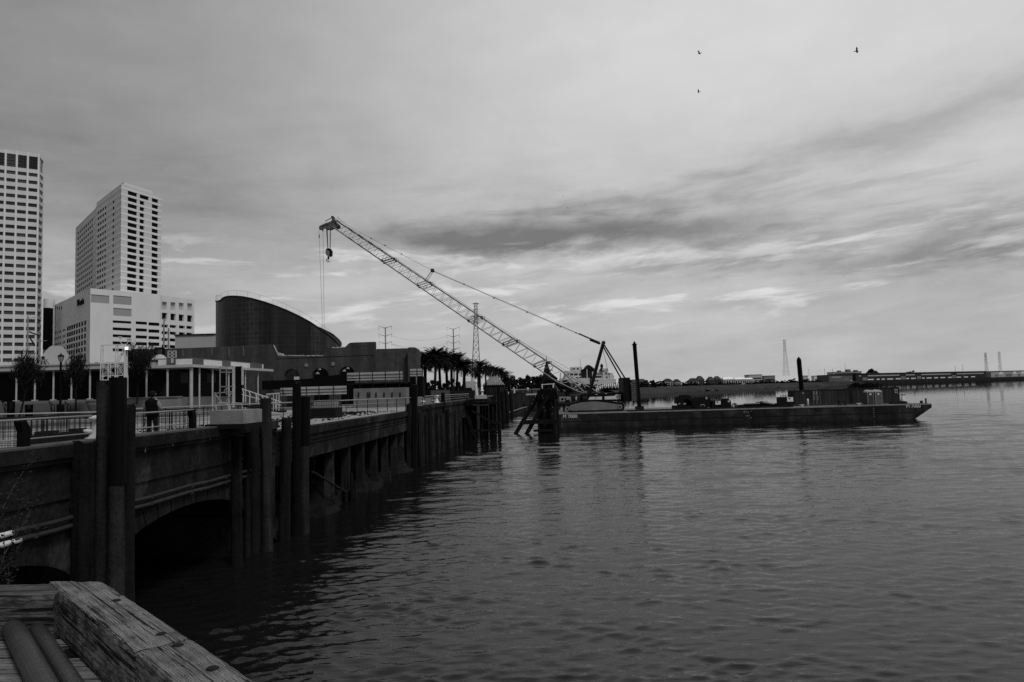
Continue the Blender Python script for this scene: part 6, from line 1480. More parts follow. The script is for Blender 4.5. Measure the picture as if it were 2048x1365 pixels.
mb = MB(); q0, q1, q2, q3 = P(1084.5,778,DY), P(1084.5,769.5,DY), P(1108,768,DY), P(1106.5,776,DY); mb.bar(q1+Vector((-.15,0,0)), q2+Vector((.1,0,0)), .10); mb.bar(q0, q1, .13); mb.bar(q3, q2+Vector((-.1,0,0)), .16); mb.build('pipe_frame', m_white, t)
mb = MB(); mb.tube(P(1114.3,779,DY), P(1114.3,801,DY), .05, None, 6); mb.tube(P(1107,768,DY), P(1119,783,DY), .03, None, 5); mb.build('ladder_pipe', m_steelg, t)
mb = MB()
for x, y in ((1071,794), (1067,800), (1064,808), (1085,792), (1086,797), (1088,815), (1091,822), (1106,815), (1105,828)): p = P(x, y, DY-1.5); mb.cbox((p.x, DY-1.2, p.z), (.11, .3, .13))
mb.build('fender_bolt', M('pale_bolt', .10, .7, .3, 2.0), t)
# timber pier stub
t = thing('timber_pier', 'dark ruinous timber pier on piles at the end of the concrete quay', 'pier', (P(970,792,93).x, 93, 0))
x0, x1 = QX(97)-.3, P(998, 800, 90).x
mb = MB(); mb.box((x0, 89.6, 4.25), (x1, 98, 4.6)); mb.box((x0, 89.5, 4.63), (x1-1.2, 89.8, 4.95)); mb.build('deck', m_pile, t)
for x, yt, w, d in ((985, 793, 5, -.3), (997, 774, 7, 0), (940, 810, 7, 1), (950, 812, 7, 2), (962, 812, 6, 1), (974, 812, 6, 3), (981, 805, 6, 2), (990, 790, 5, 1.5), (946, 812, 6, 5), (968, 812, 6, 6)):
    Y = 90.2+d; a = P(x, yt, Y); r = w*Y/FPX/2; mb = MB(); mb.path([(a.x+rnd.uniform(-.1,.1), Y, -2), a], [r*1.05, r*.92], 10); mb.build('pile', m_pile, t)
mb = MB()
for (a, b) in (((936,832), (952,880)), ((944,822), (985,846)), ((985,846), (998,846)), ((940,862), (998,860)), ((985,868), (997,866))): mb.bar(P(*a, 89.7), P(*b, 89.7), .28, .25)
mb.build('brace', m_pile, t)
mb = MB(); mb.tube(P(951.5,772,91), P(954,795,91), .19, None, 10); mb.build('white_post', m_white, t)
mb = MB(); mb.box((P(950,792,91).x, 90.6, 4.605), (P(973,792,91).x, 91.2, zat(960,790.5,91))); mb.build('white_kerb', m_whited, t)
mb = MB(); mb.lathe([(.28,0),(.14,.1),(.13,.45),(.26,.55),(.2,.66)], (P(964.5,792,92).x, 92, zat(964,791,92)), 12); mb.build('bollard', m_white, t)
# far bulkhead with piles
t = thing('timber_bulkhead', 'dark timber bulkhead of upright piles beyond the ruinous pier', 'bulkhead', (-1, 200, 0))
bl2 = [(-3.9, 135), (-3.3, 188), (3.7, 256), (6.3, 300)]
mb = MB()
for i in range(3): a, b = bl2[i], bl2[i+1]; mb.prism([a, b, (b[0]-1, b[1]), (a[0]-1, a[1])], -2, 4.7)
mb.build('planking', m_pile, t)
mb = MB()
for i in range(3):
    a, b = Vector(bl2[i]), Vector(bl2[i+1]); n = int((b-a).length/2.2)
    for k in range(n): p = a.lerp(b, k/n); mb.path([(p.x+.5+rnd.uniform(-.2,.3), p.y, -2), (p.x+.3, p.y, 4.2+rnd.uniform(-.4,1.6))], .28, 8)
tag(mb.build('pile_row', m_pileg, t), kind='stuff')
for x, yt, yb, Y, l in ((1004, 785, 824, 150, 'leaning dark pile just right of the pier stub'), (1012, 780, 822, 160, 'dark pile standing proud of the timber bulkhead, second from pier'), (1021, 787, 820, 175, 'dark pile before the bulkhead below the white walkway')):
    a, b = P(x, yt, Y), P(x+4, yb, Y); mb = MB(); mb.path([(b.x, Y, -2), a], .42, 10); tag(mb.build('timber_pile', m_pile, loc=(b.x, Y, 0)), l, 'pile', 'piles before the far bulkhead')
t = thing('small_jetty', 'low thin floating walkway at the foot of the far bulkhead', 'jetty', (P(1030,827,180).x, 175, 0))
mb = MB(); a, b = G(1004, 829.5, .35), G(1052, 814, .35); mb.bar(a, b, 1.0, .12); mb.build('walkway', M('pale_float', .10, .8, .3, .5), t); mb = MB()
for f in (.1, .5, .9): p = a.lerp(b, f); mb.tube((p.x, p.y, -1), (p.x, p.y, 1.5), .15, None, 6)
mb.build('post', m_pile, t)
t = thing('dock_walkway', 'pale railed dock walkway with a small pipe frame beyond the bulkhead', 'walkway', (P(1040,792,262).x, 262, 4.4))
Y = 258; mb = MB(); a, b = P(1012, 789, Y), P(1080, 786, Y); mb.slab([(a.x, Y, a.z-.55), (b.x, Y, a.z-.55), (b.x, Y, a.z), (a.x, Y, a.z)], (0,3,0)); mb.build('deck_edge', m_whited, t)
mb = MB(); zt = zat(1040, 779.5, Y); mb.bar((a.x, Y, zt), (b.x, Y, zt), .3); mb.build('handrail', m_steelg, t)
mb = MB()
for i in range(22): x = a.x+(b.x-a.x)*i/21; mb.bar((x, Y, a.z), (x, Y, zt), .12)
mb.build('baluster', m_steelg, t)
mb = MB(); mb.box((a.x-.5, Y-.3, a.z), (P(1023,792,Y).x, Y-.05, zt-.2)); mb.box((P(1028,792,Y).x, Y-.3, a.z), (P(1034,792,Y).x, Y-.05, zt)); mb.build('white_box', m_white, t)
mb = MB(); z2 = zat(1030,771.5,Y)
for x in (1021.5, 1034.5): p = P(x,792,Y); mb.bar((p.x, Y, a.z), (p.x, Y, z2), .16)
mb.bar((P(1021.5,792,Y).x, Y, z2), (P(1034.5,792,Y).x, Y, z2), .16); mb.build('pipe_frame', m_steelg, t)
for x, y, l in ((1027.5, 778, 'white pump housing on the dock walkway left'), (1055.5, 778, 'white pump housing on the dock walkway right')):
    c = P(x, y, Y+1); mb = MB(); mb.lathe([(.35,-.6),(.4,0),(.25,.35),(0,.45)], c, 10); tag(mb.build('pump_housing', m_white, loc=c), l, 'pump', 'white housings on the dock walkway')

# ------------------------------------------------------------------ palms
def palm_mesh(seed, R_=2.7, fr=74):
    rnd = random.Random(seed); mb = MB()
    for i in range(fr):
        az_ = rnd.uniform(0, 6.283); el0 = R(rnd.choice((rnd.uniform(50, 85), rnd.uniform(15, 55), rnd.uniform(-30, 20)))); L = R_*rnd.uniform(.8, 1.12); n = 9
        h = Vector((math.cos(az_), math.sin(az_), 0)); p = Vector((0,0,0)); e = el0; side = Vector((-h.y, h.x, 0)); prev = p
        for k in range(n):
            e -= R(8.5)*(k/n+.35); d = h*math.cos(e)+Vector((0,0,math.sin(e))); nx_ = prev + d*(L/n)
            mb.quad(prev-side*.03, prev+side*.03, nx_+side*.02, nx_-side*.02); w = .62*math.sin(math.pi*(k+1.2)/(n+1.6))
            for s in (-1, 1):
                for j in (0, .5):
                    c = prev.lerp(nx_, j); tip = c + side*s*w*rnd.uniform(.8,1.1) + d*.34 + Vector((0,0,-.16+rnd.uniform(-.08,.06))); mb.quad(c, c+d*.17, tip)
            prev = nx_
    return mb
def palm(seed, H, r, Rr):
    t = thing('palm_tree', 'x', 'palm'); rnd = random.Random(seed); pts = [(0,0,-.3)]; n = 8
    for i in range(1, n+1): pts.append((.12*math.sin(i*.6+seed), .1*math.cos(i*.5), H*i/n))
    mb = MB(); mb.path(pts, [r*(1.25-.35*i/n) for i in range(n)] + [r*1.25], 9); mb.build('trunk', m_pile, t)
    cm = palm_mesh(seed, Rr); cm.v = [(v[0]+pts[-1][0], v[1]+pts[-1][1], v[2]+pts[-1][2]) for v in cm.v]; cm.build('crown', m_leafg, t); return t
pals = [(851, 716, 126, 'palm partly hidden behind the thick concrete pillar'), (869, 711, 118, 'tallest and broadest palm of the near group, left of the tubular power pole'), (879, 722, 132, 'palm just behind the broadest palm of the near group'),
        (892, 713.5, 124, 'palm crossing the foot of the tubular power pole'), (903, 722, 134, 'palm right of the tubular power pole, half hidden in the near group'), (913, 719, 128, 'palm second from the right end of the near group'), (927, 729, 126, 'rightmost palm of the near group with fronds towards the lattice tower'),
        (843, 726, 138, 'low palm behind the concrete pillar, left end of the near group')]
pals2 = [(959, 731, 190, 'leftmost palm of the far group before the lattice tower'), (955, 744, 178, 'low palm below the leftmost palm of the far group'), (971, 738, 200, 'palm third from the left in the far group'), (981, 740, 210, 'palm in the middle of the far palm group'), (991, 741, 220, 'palm of the far group above the gazebo roof'), (1001, 744, 226, 'palm second from the right in the far group'), (1009, 749, 232, 'rightmost palm of the far group, next to the dark oaks')]
srcs = [(palm(21, 9.0, .26, 3.3), []), (palm(35, 9.0, .24, 3.1), []), (palm(48, 9.0, .25, 3.2), [])]
for grp, lst, k in (('near palms beside the concrete pillar', pals, 1.0), ('far palms before the lattice tower', pals2, .95)):
    for i, (x, y, Y, l) in enumerate(lst):
        p = P(x, y, Y); h = p.z - 4.46; src, used = srcs[i % 3]; s = k*(1.05, .86, .96, .9, 1.0, .82, .98)[i % 7]
        o = place(src, used, (p.x, p.y, 4.46), i*1.3, 1, l, 'palm', grp); o.scale = (s, s, h/9.0*.93)
        for c in o.children: 
            if c.name.startswith('crown'): pass
# ------------------------------------------------------------------ leafy trees far away (shared meshes)
def leafy(seed, n=1500, low=False, leaf=.30):
    rnd = random.Random(seed); t = thing('tree', 'x', 'tree'); tr, lf = MB(), MB(); tr.path([(0,0,-.5),(.1,0,2.2),(0,.1,4.5)], [.45,.34,.22], 7)
    cl = []
    for i in range(14 if low else 26):
        a = rnd.uniform(0, 6.283); rr = 4.2*math.sqrt(rnd.random()); z = (.9 + rnd.random()*8.0*(1-(rr/5.0)**2)) if low else 4.2 + rnd.random()*5.0*(1-(rr/5.0)**2); cl.append(Vector((rr*math.cos(a), rr*math.sin(a), z)))
        if i % 3 == 0: tr.path([(0,0,2.5+i*.05), (cl[-1].x*.5, cl[-1].y*.5, cl[-1].z*.7), tuple(cl[-1])], [.16,.09,.03], 5)
    for _ in range(n):
        c = rnd.choice(cl); v = Vector((rnd.gauss(0,1), rnd.gauss(0,1), rnd.gauss(0,.8))); v *= rnd.uniform(.5,1.25)/max(.4, v.length); p = c+v; s = leaf*rnd.uniform(.6,1.4)
        a = Vector((rnd.uniform(-1,1), rnd.uniform(-1,1), rnd.uniform(-1,1))).normalized(); b = a.cross(Vector((rnd.uniform(-1,1), rnd.uniform(-1,1), rnd.uniform(-1,1)))).normalized(); lf.quad(p-a*s, p+b*s*.6, p+a*s, p-b*s*.6)
    tr.build('trunk', m_pile, t); lf.build('crown', m_leafd, t); return t
lsrc = [(leafy(s, 3000, False, .34), []) for s in (61, 62, 63)]; bsrc = [(leafy(s, 2600, True, .42), []) for s in (71, 72, 73)]
def tree_at(i, x, ytop, Y, wpx, label, group, z0=4.4, low=False):
    p = P(x, ytop, Y); h = p.z-z0; s = wpx*Y/FPX/10.0; src, used = (bsrc if low else lsrc)[i % 3]; o = place(src, used, (p.x, Y, z0), i*2.1, (s, s, h/9.6), label, 'tree', group); return o
place_words = ['behind the gazebo', 'right of the gazebo roof', 'left of the dock lamp', 'behind the dock lamp', 'left of the dolphin top', 'above the dolphin frame', 'behind the crane boom butt', 'left of the white hotel', 'below the white hotel']
oak = [(1018, 748, 250, 36, 'dark round tree rising right of the far palms'), (1036, 752, 262, 34, 'dark tree left of the dock lamp post'), (1051, 751, 275, 34, 'dark tree behind the dock lamp post'), (1066, 744, 285, 40, 'tallest dark oak, between dock lamp and dolphin frame'), (1084, 748, 290, 44, 'dark oak behind the white frame of the dolphin'),
       (1101, 752, 300, 44, 'dark oak behind the lower crane boom'), (1122, 758, 310, 44, 'dark oak behind the boom butt, left of the white hotel'), (1146, 763, 320, 40, 'dark tree under the white hotel balconies'), (1172, 766, 330, 36, 'dark tree left of the striped awning'), (1040, 768, 268, 34, 'low dark tree behind the dock walkway'), (1010, 768, 240, 30, 'low dark tree right behind the gazebo'),
       (920, 768, 150, 30, 'low dark tree between the near palm trunks and white hut'), (893, 772, 150, 34, 'low dark bush under the near palms'), (862, 770, 150, 40, 'dark bush left under the near palms'), (944, 765, 215, 24, 'dark round tree behind the white hut'), (975, 772, 215, 28, 'low dark tree left of the gazebo')]
for i, (x, y, Y, w, l) in enumerate(oak): tree_at(i, x, y, Y, w, l, 'dark riverside trees behind the quay', 4.4, i % 2 == 1 or y > 763)
for i in range(15):
    x = 1012 + i*8.6; tree_at(i, x, float(np.interp(x, [1010, 1060, 1110, 1140], [758, 752, 756, 766])) + (i*7 % 5) - 2, 296 + (i*13 % 40), 24, 'dark tree in the dense riverside belt left of the white hotel', 'dense tree belt left of the white hotel', 4.4, True)
for i, (x, y) in enumerate(((848, 752), (860, 757), (874, 755), (887, 758), (900, 753), (914, 757), (926, 762))): tree_at(i, x, y, 146 + i*3, 36, 'low dark tree between the trunks of the near palms', 'low trees under the near palms', 4.4, True)
for i, x in enumerate((1138, 1150, 1163, 1176, 1190, 1203, 1216, 1228)): tree_at(i, x, 767.5 - (i*5 % 4), 372, 15, 'small dark tree along the foot of the white hotel', 'small trees at the foot of the white hotel', 4.4, True)
for i, x in enumerate((1238, 1250, 1262, 1276, 1290, 1302)): tree_at(i, x, 759 + (i*3 % 3), 560+i*14, 22, 'dark dense tree on the far bank behind the counterweight and tall spud', 'dense trees behind the tall spud', 4.4, True)
rr_ = random.Random(17)
far = []
def far_Y(x): return float(np.interp(x, [1240, 1300, 1450, 1620, 1710, 2048], [560, 670, 800, 990, 1010, 1250]))
for i in range(76):
    x = 1300 + i*4.5 + rr_.uniform(-3, 3); far.append((x, (763 if x > 1330 else 757) - (x-1300)*.018 + rr_.uniform(-2, 4) + (4 if i % 2 else 0), far_Y(x)+(rr_.uniform(30, 80) if i % 2 == 0 else rr_.uniform(-18, 5)), rr_.uniform(11, 19)))
for i, (x, y, Y, w) in enumerate(far):
    tree_at(i, x, y, Y, w, 'dark tree in the row along the far levee', 'trees along the far levee', 4.4, True)
for x, y, Y, w, l in ((1745, 738, 1150, 26, 'dark tree over the roof of the long river shed'), (1810, 744, 1150, 20, 'low tree over the long river shed roof'), (1822, 741, 1160, 22, 'clump of dark trees above the middle of the river shed'), (1655, 752, 1030, 20, 'dark tree left of the far terminal building')):
    tree_at(int(x), x, y, Y, w, l, 'trees behind the far river shed')

# ------------------------------------------------------------------ power poles and lattice towers
def pole(x, ytop, yb, Y, label, arms):
    a = P(x, ytop, Y); b = P(x+1, yb, Y); t = thing('power_pole', label, 'power pole', (b.x, Y, 4.4), 'tubular power poles'); mb = MB(); mb.path([(b.x, Y, 4.4), a], [.75, .42], 8); mb.build('shaft', m_steelg, t)
    for y in arms:
        c = P(x+(y-ytop)*.01, y, Y); w = 13*Y/FPX; mb = MB()
        for s in (-1, 1): mb.path([c, c+Vector((s*w*.5,0,.8)), c+Vector((s*w,0,1.9))], [.30,.2,.12], 6)
        mb.build('cross_arm', m_steelg, t); mb = MB()
        for s in (-1, 1): mb.tube(c+Vector((s*w*.98,0,1.8)), c+Vector((s*w*.98,0,-1.2)), .10, None, 5)
        mb.build('insulator', m_rust, t)
    return t
pole(770.5, 655, 700, 560, 'nearer tubular power pole with three pairs of arms above the concrete wall', (657, 673, 688)); pole(906.5, 658, 725, 620, 'tubular power pole with four pairs of arms rising behind the near palms', (659, 674, 687, 700))
for i, (ya, yb, s) in enumerate(((672, 672, 1), (688, 687, 1), (688, 700, -1))):
    a = P(770.5+12*1, ya, 560); b = P(906.5-12, yb, 620); pts = []
    for k in range(17): f = k/16; p = a.lerp(b, f); pts.append(p + Vector((0,0,-9*4*f*(1-f)*.42)))
    mb = MB(); mb.path(pts, .07, 4); tag(mb.build('power_line', m_steelg, loc=a), ('upper', 'middle', 'lower')[i] + ' sagging power line between the two tubular power poles', 'power line', 'power lines between the tubular poles')
def lattice(label, x, ytop, xb, yb, Y, wt, wb, arms, r=.22, z0=4.4, mat=None, top_arm=None):
    a, b = P(x, ytop, Y), P(xb, yb, Y); t = thing('lattice_tower', label, 'lattice tower', (b.x, Y, b.z)); wt *= Y/FPX/2; wb *= Y/FPX/2; n = 13 if Y < 800 else (10 if Y < 1200 else 7); mb = MB(); lv = []
    for i in range(n+1):
        f = 1-(1-i/n)**1.25; c = b.lerp(a, f); w = wb+(wt-wb)*min(1, f*1.25); lv.append([c+Vector((s*w, u*w, 0)) for s, u in ((-1,-1),(1,-1),(1,1),(-1,1))])
    for i in range(n):
        for k in range(4):
            mb.bar(lv[i][k], lv[i+1][k], r*1.5); mb.bar(lv[i][k], lv[i+1][(k+1)%4], r); mb.bar(lv[i][(k+1)%4], lv[i+1][k], r); mb.bar(lv[i+1][k], lv[i+1][(k+1)%4], r)
    mb.build('lattice', mat or m_steelg, t)
    for y, w in arms:
        f = (y-ytop)/(yb-ytop); c = a.lerp(b, f); w *= Y/FPX/2; mb = MB(); mb.bar(c+Vector((-w,0,0)), c+Vector((w,0,0)), r*1.8); mb.bar(c+Vector((-w,0,0)), c+Vector((0,0,r*6)), r); mb.bar(c+Vector((w,0,0)), c+Vector((0,0,r*6)), r); mb.build('cross_arm', mat or m_steelg, t)
    return t
m_lat = M('grey_tower_steel', .13, .6, .2, .2)
lattice('tall lattice pylon rising behind the palms, crossed by the crane boom', 951.5, 607, 952.5, 775, 520, 6, 19, ((608, 14), (620, 10), (634, 20), (647, 16)), .16, mat=m_lat)
lattice('lattice pylon standing on the far shore left of the short spud', 1568.5, 680, 1572.5, 752, 1080, 3.2, 10, ((681, 5), (688, 6), (694, 6), (701, 6)), .10, mat=m_lat)
lattice('dark leaning lattice mast at the right end of the river shed', 1970.5, 706, 1974, 750, 1250, 2.6, 5, ((713, 6), (720, 7)), .11, mat=M('dark_mast_steel', .05, .6, .2, .2))
lattice('grey lattice mast farthest right on the far shore', 1998, 704, 2001, 745, 1320, 3.0, 4.5, ((712, 4), (733, 7)), .10, mat=m_lat)
# ------------------------------------------------------------------ lamps and small buildings behind the quay
def lamp1(x, yt, Y, label, lit=False, h2=2):
    a = P(x, yt, Y); t = thing('street_lamp', label, 'street lamp', (a.x, Y, 4.46)); mb = MB(); mb.path([(a.x, Y, 4.46), (a.x, Y, a.z)], [.14, .07], 6); mb.build('post', m_black, t)
    k = .4 if lit else 1; mb = MB(); mb.lathe([(.12*k,-.1*k),(.26*k,.1*k),(.28*k,.45*k),(.1*k,.7*k)], a, 8); mb.build('lantern', bpy.data.materials['lit_lamp'] if lit else m_black, t); return t
t = lamp1(930, 752, 128, 'black lamp post with one side arm right of the near palms'); a = P(930, 749, 128); mb = MB(); mb.bar((a.x, 128, a.z), P(934, 747, 128), .1); mb.lathe([(.1,0),(.25,.3),(.28,.7),(.05,1.0)], P(934, 748, 128), 8); mb.build('side_lantern', m_black, t)
lamp1(1062.5, 765, 240, 'thin lamp post with one lit lamp behind the dock walkway', True)
def gable(label, x0, x1, ye, yr, yb, Y, d, name='house', wall=None, roof=None, nwin=3, cat='house', group=None, win=True, hip=.25):
    """small building: walls, pitched roof, windows"""
    a, b = P(x0, ye, Y), P(x1, ye, Y); ze = zat((x0+x1)/2, ye, Y); zr = zat((x0+x1)/2, yr, Y); zb0 = 4.3; t = thing(name, label, cat, ((a.x+b.x)/2, Y, zb0), group); w = b.x-a.x
    mb = MB(); mb.box((a.x, Y, zb0), (b.x, Y+d, ze)); mb.build('wall', wall or m_white, t); o = w*.05
    mb = MB(); mb.add([(a.x-o,Y-o,ze+.01),(b.x+o,Y-o,ze+.01),(b.x+o,Y+d+o,ze+.01),(a.x-o,Y+d+o,ze+.01),(a.x+w*hip,Y+d/2,zr),(b.x-w*hip,Y+d/2,zr)], [(0,1,5,4),(2,3,4,5),(1,2,5),(3,0,4),(0,3,2,1)]); mb.build('roof', roof or m_rust, t)
    if win:
        for i in range(nwin):
            x = a.x + w*(i+.5)/nwin; mb = MB(); mb.box((x-w*.13/ nwin*1.8, Y-.08, zb0+(ze-zb0)*.25), (x+w*.13/nwin*1.8, Y-.003, zb0+(ze-zb0)*.78)); mb.build('window', m_glass, t)
    return t
m_tin = M('dark_tin_roof', .05, .6, .3, .2); m_greyr = M('grey_roof', .035, .8, .3, .2); m_stripe = None
t = gable('square gazebo with tall striped metal hip roof among the far palms', 966, 1009, 771, 753, 780, 205, 7, 'gazebo', m_rust, None, 4, 'gazebo', hip=.36)
# standing seams on the gazebo roof
mb = MB(); a, b = P(966,771,205), P(1009,771,205); zr = zat(988,753,205); ze = zat(988,771,205)
for k in range(11):
    f = k/10; x = a.x+(b.x-a.x)*(.03+.94*f); xt = a.x+(b.x-a.x)*(.36+.28*f); mb.bar((x, 204.6, ze+.06), (xt, 208.4, zr), .38, .12)
mb.build('roof_seam', M('pale_seam', .20, .6, .2, 1.0), t)
t = thing('white_hut', 'white flat topped ticket hut with railing on its roof, among the palms', 'hut', (P(940,792,170).x, 170, 4.4))
mb = MB(); mb.box((P(928,792,170).x, 170, 4.4), (P(951,792,170).x, 174, zat(940,763,170))); mb.build('wall', m_whited, t)
mb = MB(); mb.box((P(929,792,170).x, 169.9, 4.42), (P(943,792,170).x, 169.997, zat(935,776,170))); mb.build('opening', m_black, t)
mb = MB(); z = zat(940,763,170)
for x in range(930, 951, 4): p = P(x,792,170.2); mb.bar((p.x,170.2,z), (p.x,170.2,z+.6), .08)
mb.bar((P(929,792,170).x,170.2,z+.6), (P(950,792,170).x,170.2,z+.6), .08); mb.build('roof_railing', m_white, t)
# fence boards behind section 3
mb = MB(); a = P(862, 783, 100); b = P(951, 781, 100); mb.box((a.x, 100, 4.47), (P(900,792,100).x, 100.1, zat(880,781,100))); tag(mb.build('mesh_fence', M('grey_mesh_fence', .07, .8, .3, 2.0), loc=(a.x, 100, 4.47)), 'grey mesh fence panel behind the white bollards', 'fence')
mb = MB(); mb.box((P(900.5,792,101).x, 101, 4.47), (b.x, 101.1, zat(925,781.5,101))); tag(mb.build('dark_fence', m_rust, loc=(b.x, 101, 4.47)), 'low dark fence continuing right from the mesh panel to the white post', 'fence')
handrail('pipe handrail on the distant quay above the narrow arch', P(850, 790, 66) if False else (QX(66)-.4, 66, zat(850,793,66)), (QX(97)-.4, 97, zat(940,788,97)), 4.9, 14)
# white hotel with balconies and terraces
def white_hotel():
    Y = 390; t = thing('white_hotel', 'white terraced riverside building with dark gable centre behind the crane mast', 'building', (P(1185,792,Y).x, Y, 4.4))
    def blk(mb, x0, x1, yt, d0=0, d=14, yb=None): mb.box((P(x0,792,Y).x, Y+d0, 4.4 if yb is None else zat((x0+x1)/2, yb, Y)), (P(x1,792,Y).x, Y+d0+d, zat((x0+x1)/2, yt, Y)))
    mw = M('white_render', .52, .8, .1, .1); mb = MB(); blk(mb, 1133, 1167, 741.5, 2); blk(mb, 1146.5, 1168, 733.5, 5, 9); blk(mb, 1120, 1180, 757, 0, 3); blk(mb, 1186, 1214, 743.5, 1); blk(mb, 1207, 1217, 737, .6, 8); blk(mb, 1183, 1233, 759, -.6, 8); blk(mb, 1217, 1230, 751, .3, 8); blk(mb, 1218, 1228, 746, 1, 6); mb.build('wall', mw, t)
    mb = MB(); mb.box((P(1165,792,Y).x, Y+1.2, zat(1175,758,Y)), (P(1190,792,Y).x, Y+13, zat(1175,739,Y))); mb.build('dark_centre', m_darkm, t)
    mb = MB(); a, b = P(1164,739,Y), P(1199,739,Y); z = zat(1178,739.3,Y); zr = zat(1178,733.3,Y); zz = zat(1178,737,Y); mb.slab([(a.x,Y+.8,z), (b.x,Y+.8,z), (P(1190,792,Y).x,Y+.8,zz), (P(1184,792,Y).x,Y+.8,zr+.4), (P(1179,792,Y).x,Y+.8,zr+.9), (P(1173,792,Y).x,Y+.8,zz)], (0,13,0)); mb.build('gable_roof', m_rust, t)
    mb = MB(); mb.box((P(1175,792,Y).x, Y+.6, zat(1175,756,Y)), (P(1176.6,792,Y).x, Y+1.1, zat(1175,739,Y))); mb.build('white_mullion', mw, t)
    mb = MB(); z = zat(1207,742.5,Y); zr = zat(1207,733,Y); a, b = P(1201,792,Y), P(1213,792,Y); mb.add([(a.x,Y+.3,z),(b.x,Y+.3,z),(b.x,Y+7,z),(a.x,Y+7,z),((a.x+b.x)/2,Y+3.5,zr)], [(0,1,4),(1,2,4),(2,3,4),(3,0,4),(0,3,2,1)]); mb.lathe([(.8,0),(.8,1.2),(0,2.2)], ((a.x+b.x)/2, Y+3.5, zr-.5), 8); mb.build('turret_roof', m_rust, t)
    lst = [(1135.5,747,1140,751), (1142.5,747,1148,751), (1150,747.5,1157.5,751), (1160,747.5,1165,751), (1144.5,754,1148,757), (1160,754.5,1164.5,758.5), (1189,747,1192.4,750.6), (1195,746.7,1196.8,750.4), (1198.4,746.5,1200.2,750.4), (1201.6,746.3,1203.4,750.3), (1205,746,1207,750.2), (1190,760,1192.5,763), (1194.4,760,1197,763), (1188,752.5,1205,756), (1212.8,745,1216,748), (1213.8,753,1215.5,756), (1219.5,747,1222,750), (1148,736.5,1154,739), (1157,736.2,1161,739)]
    for (x0, y0, x1, y1) in lst:
        yy = Y + (1.9 if x1 < 1168 else (.9 if x0 < 1206 else .25)); yy = Y+4.9 if y1 < 741 else yy; yy = Y-.7 if y0 > 758 else yy
        mb = MB(); mb.box((P(x0,792,Y).x, yy, zat(x0,y1,Y)), (P(x1,792,Y).x, yy+.09, zat(x0,y0,Y))); mb.build('window', m_glass, t)
    mb = MB(); c = P(1155, 758, Y); r = 3.1*Y/FPX; pts = [(c.x-r, Y+1.9, c.z), (c.x+r, Y+1.9, c.z)] + [(c.x+r*math.cos(k*math.pi/8), Y+1.9, c.z+r*1.2*math.sin(k*math.pi/8)) for k in range(1, 8)]; mb.slab(pts, (0,.09,0)); mb.build('arched_window', m_glass, t)
    mb = MB(); mb.tube(P(1161,733,Y+8), P(1160.5,718,Y+8), .08, None, 4); mb.tube(P(1215,743,Y), P(1214,735,Y), .12, None, 4); mb.build('flagpole', m_rust, t)
white_hotel()
t = thing('awning_pavilion', 'restaurant terrace under a black and white striped awning before the white hotel', 'pavilion', (P(1215,792,330).x, 330, 4.4)); Y = 330
a, b = P(1193,792,Y), P(1239.5,792,Y); z1, z0 = zat(1218,768,Y), zat(1218,772.5,Y); n = 24
for par, nm, mt in ((0, 'white_stripe', m_white), (1, 'dark_stripe', m_darkm)):
    mb = MB()
    for i in range(par, n, 2):
        f0, f1 = i/n, (i+1)/n; xa, xb = a.x+(b.x-a.x)*f0, a.x+(b.x-a.x)*f1; dz = -3.0*(1-min(1, f0*3.2))
        mb.slab([(xa,Y,z0+dz*.7), (xb,Y,z0+dz*.7), (xb+.7,Y+3,z1+dz*.4), (xa+.7,Y+3,z1+dz*.4)], (0,0,-.1)); mb.slab([(xa,Y,z0+dz*.7), (xb,Y,z0+dz*.7), (xb,Y,z0+dz*.7-.55), (xa,Y,z0+dz*.7-.55)], (0,.08,0))
    mb.build(nm, mt, t)
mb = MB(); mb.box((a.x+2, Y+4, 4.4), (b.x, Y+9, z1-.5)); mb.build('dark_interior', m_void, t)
mb = MB()
for i in range(6): x = a.x+(b.x-a.x)*(.3+.135*i); mb.bar((x,Y+.2,4.4), (x,Y+.2,z0-.6), .18)
mb.bar((a.x+2,Y,zat(1215,778.5,Y)), (b.x,Y,zat(1215,778.5,Y)), .2); mb.build('post', m_rust, t)
mb = MB()
for x in (1211, 1217, 1224, 1231, 1236): c = P(x, 776, Y-.3); mb.lathe([(.0,-.2),(.35,-.1),(.2,.3),(0,.5)], c, 6)
mb.build('table_lamp', m_whited, t)
c = P(1093.5, 735, 420); t = thing('church_spire', 'thin dark church spire peeping above the lower boom', 'spire', (c.x, 420, 4.4))
mb = MB(); z = zat(1092,741,420); mb.lathe([(2.6,0),(2.6,z-4.4-6),(2.9,z-4.4-5.5),(1.8,z-4.4),(.9,z-4.4+3),(.3,z-4.4+5.5),(.05,z-4.4+8.5)], (c.x, 420, 4.4), 8); mb.build('steeple', m_rust, t)
mb = MB(); mb.box((c.x-7, 420.5, 4.4), (c.x+7, 434, z-8)); mb.build('nave', m_rust, t)
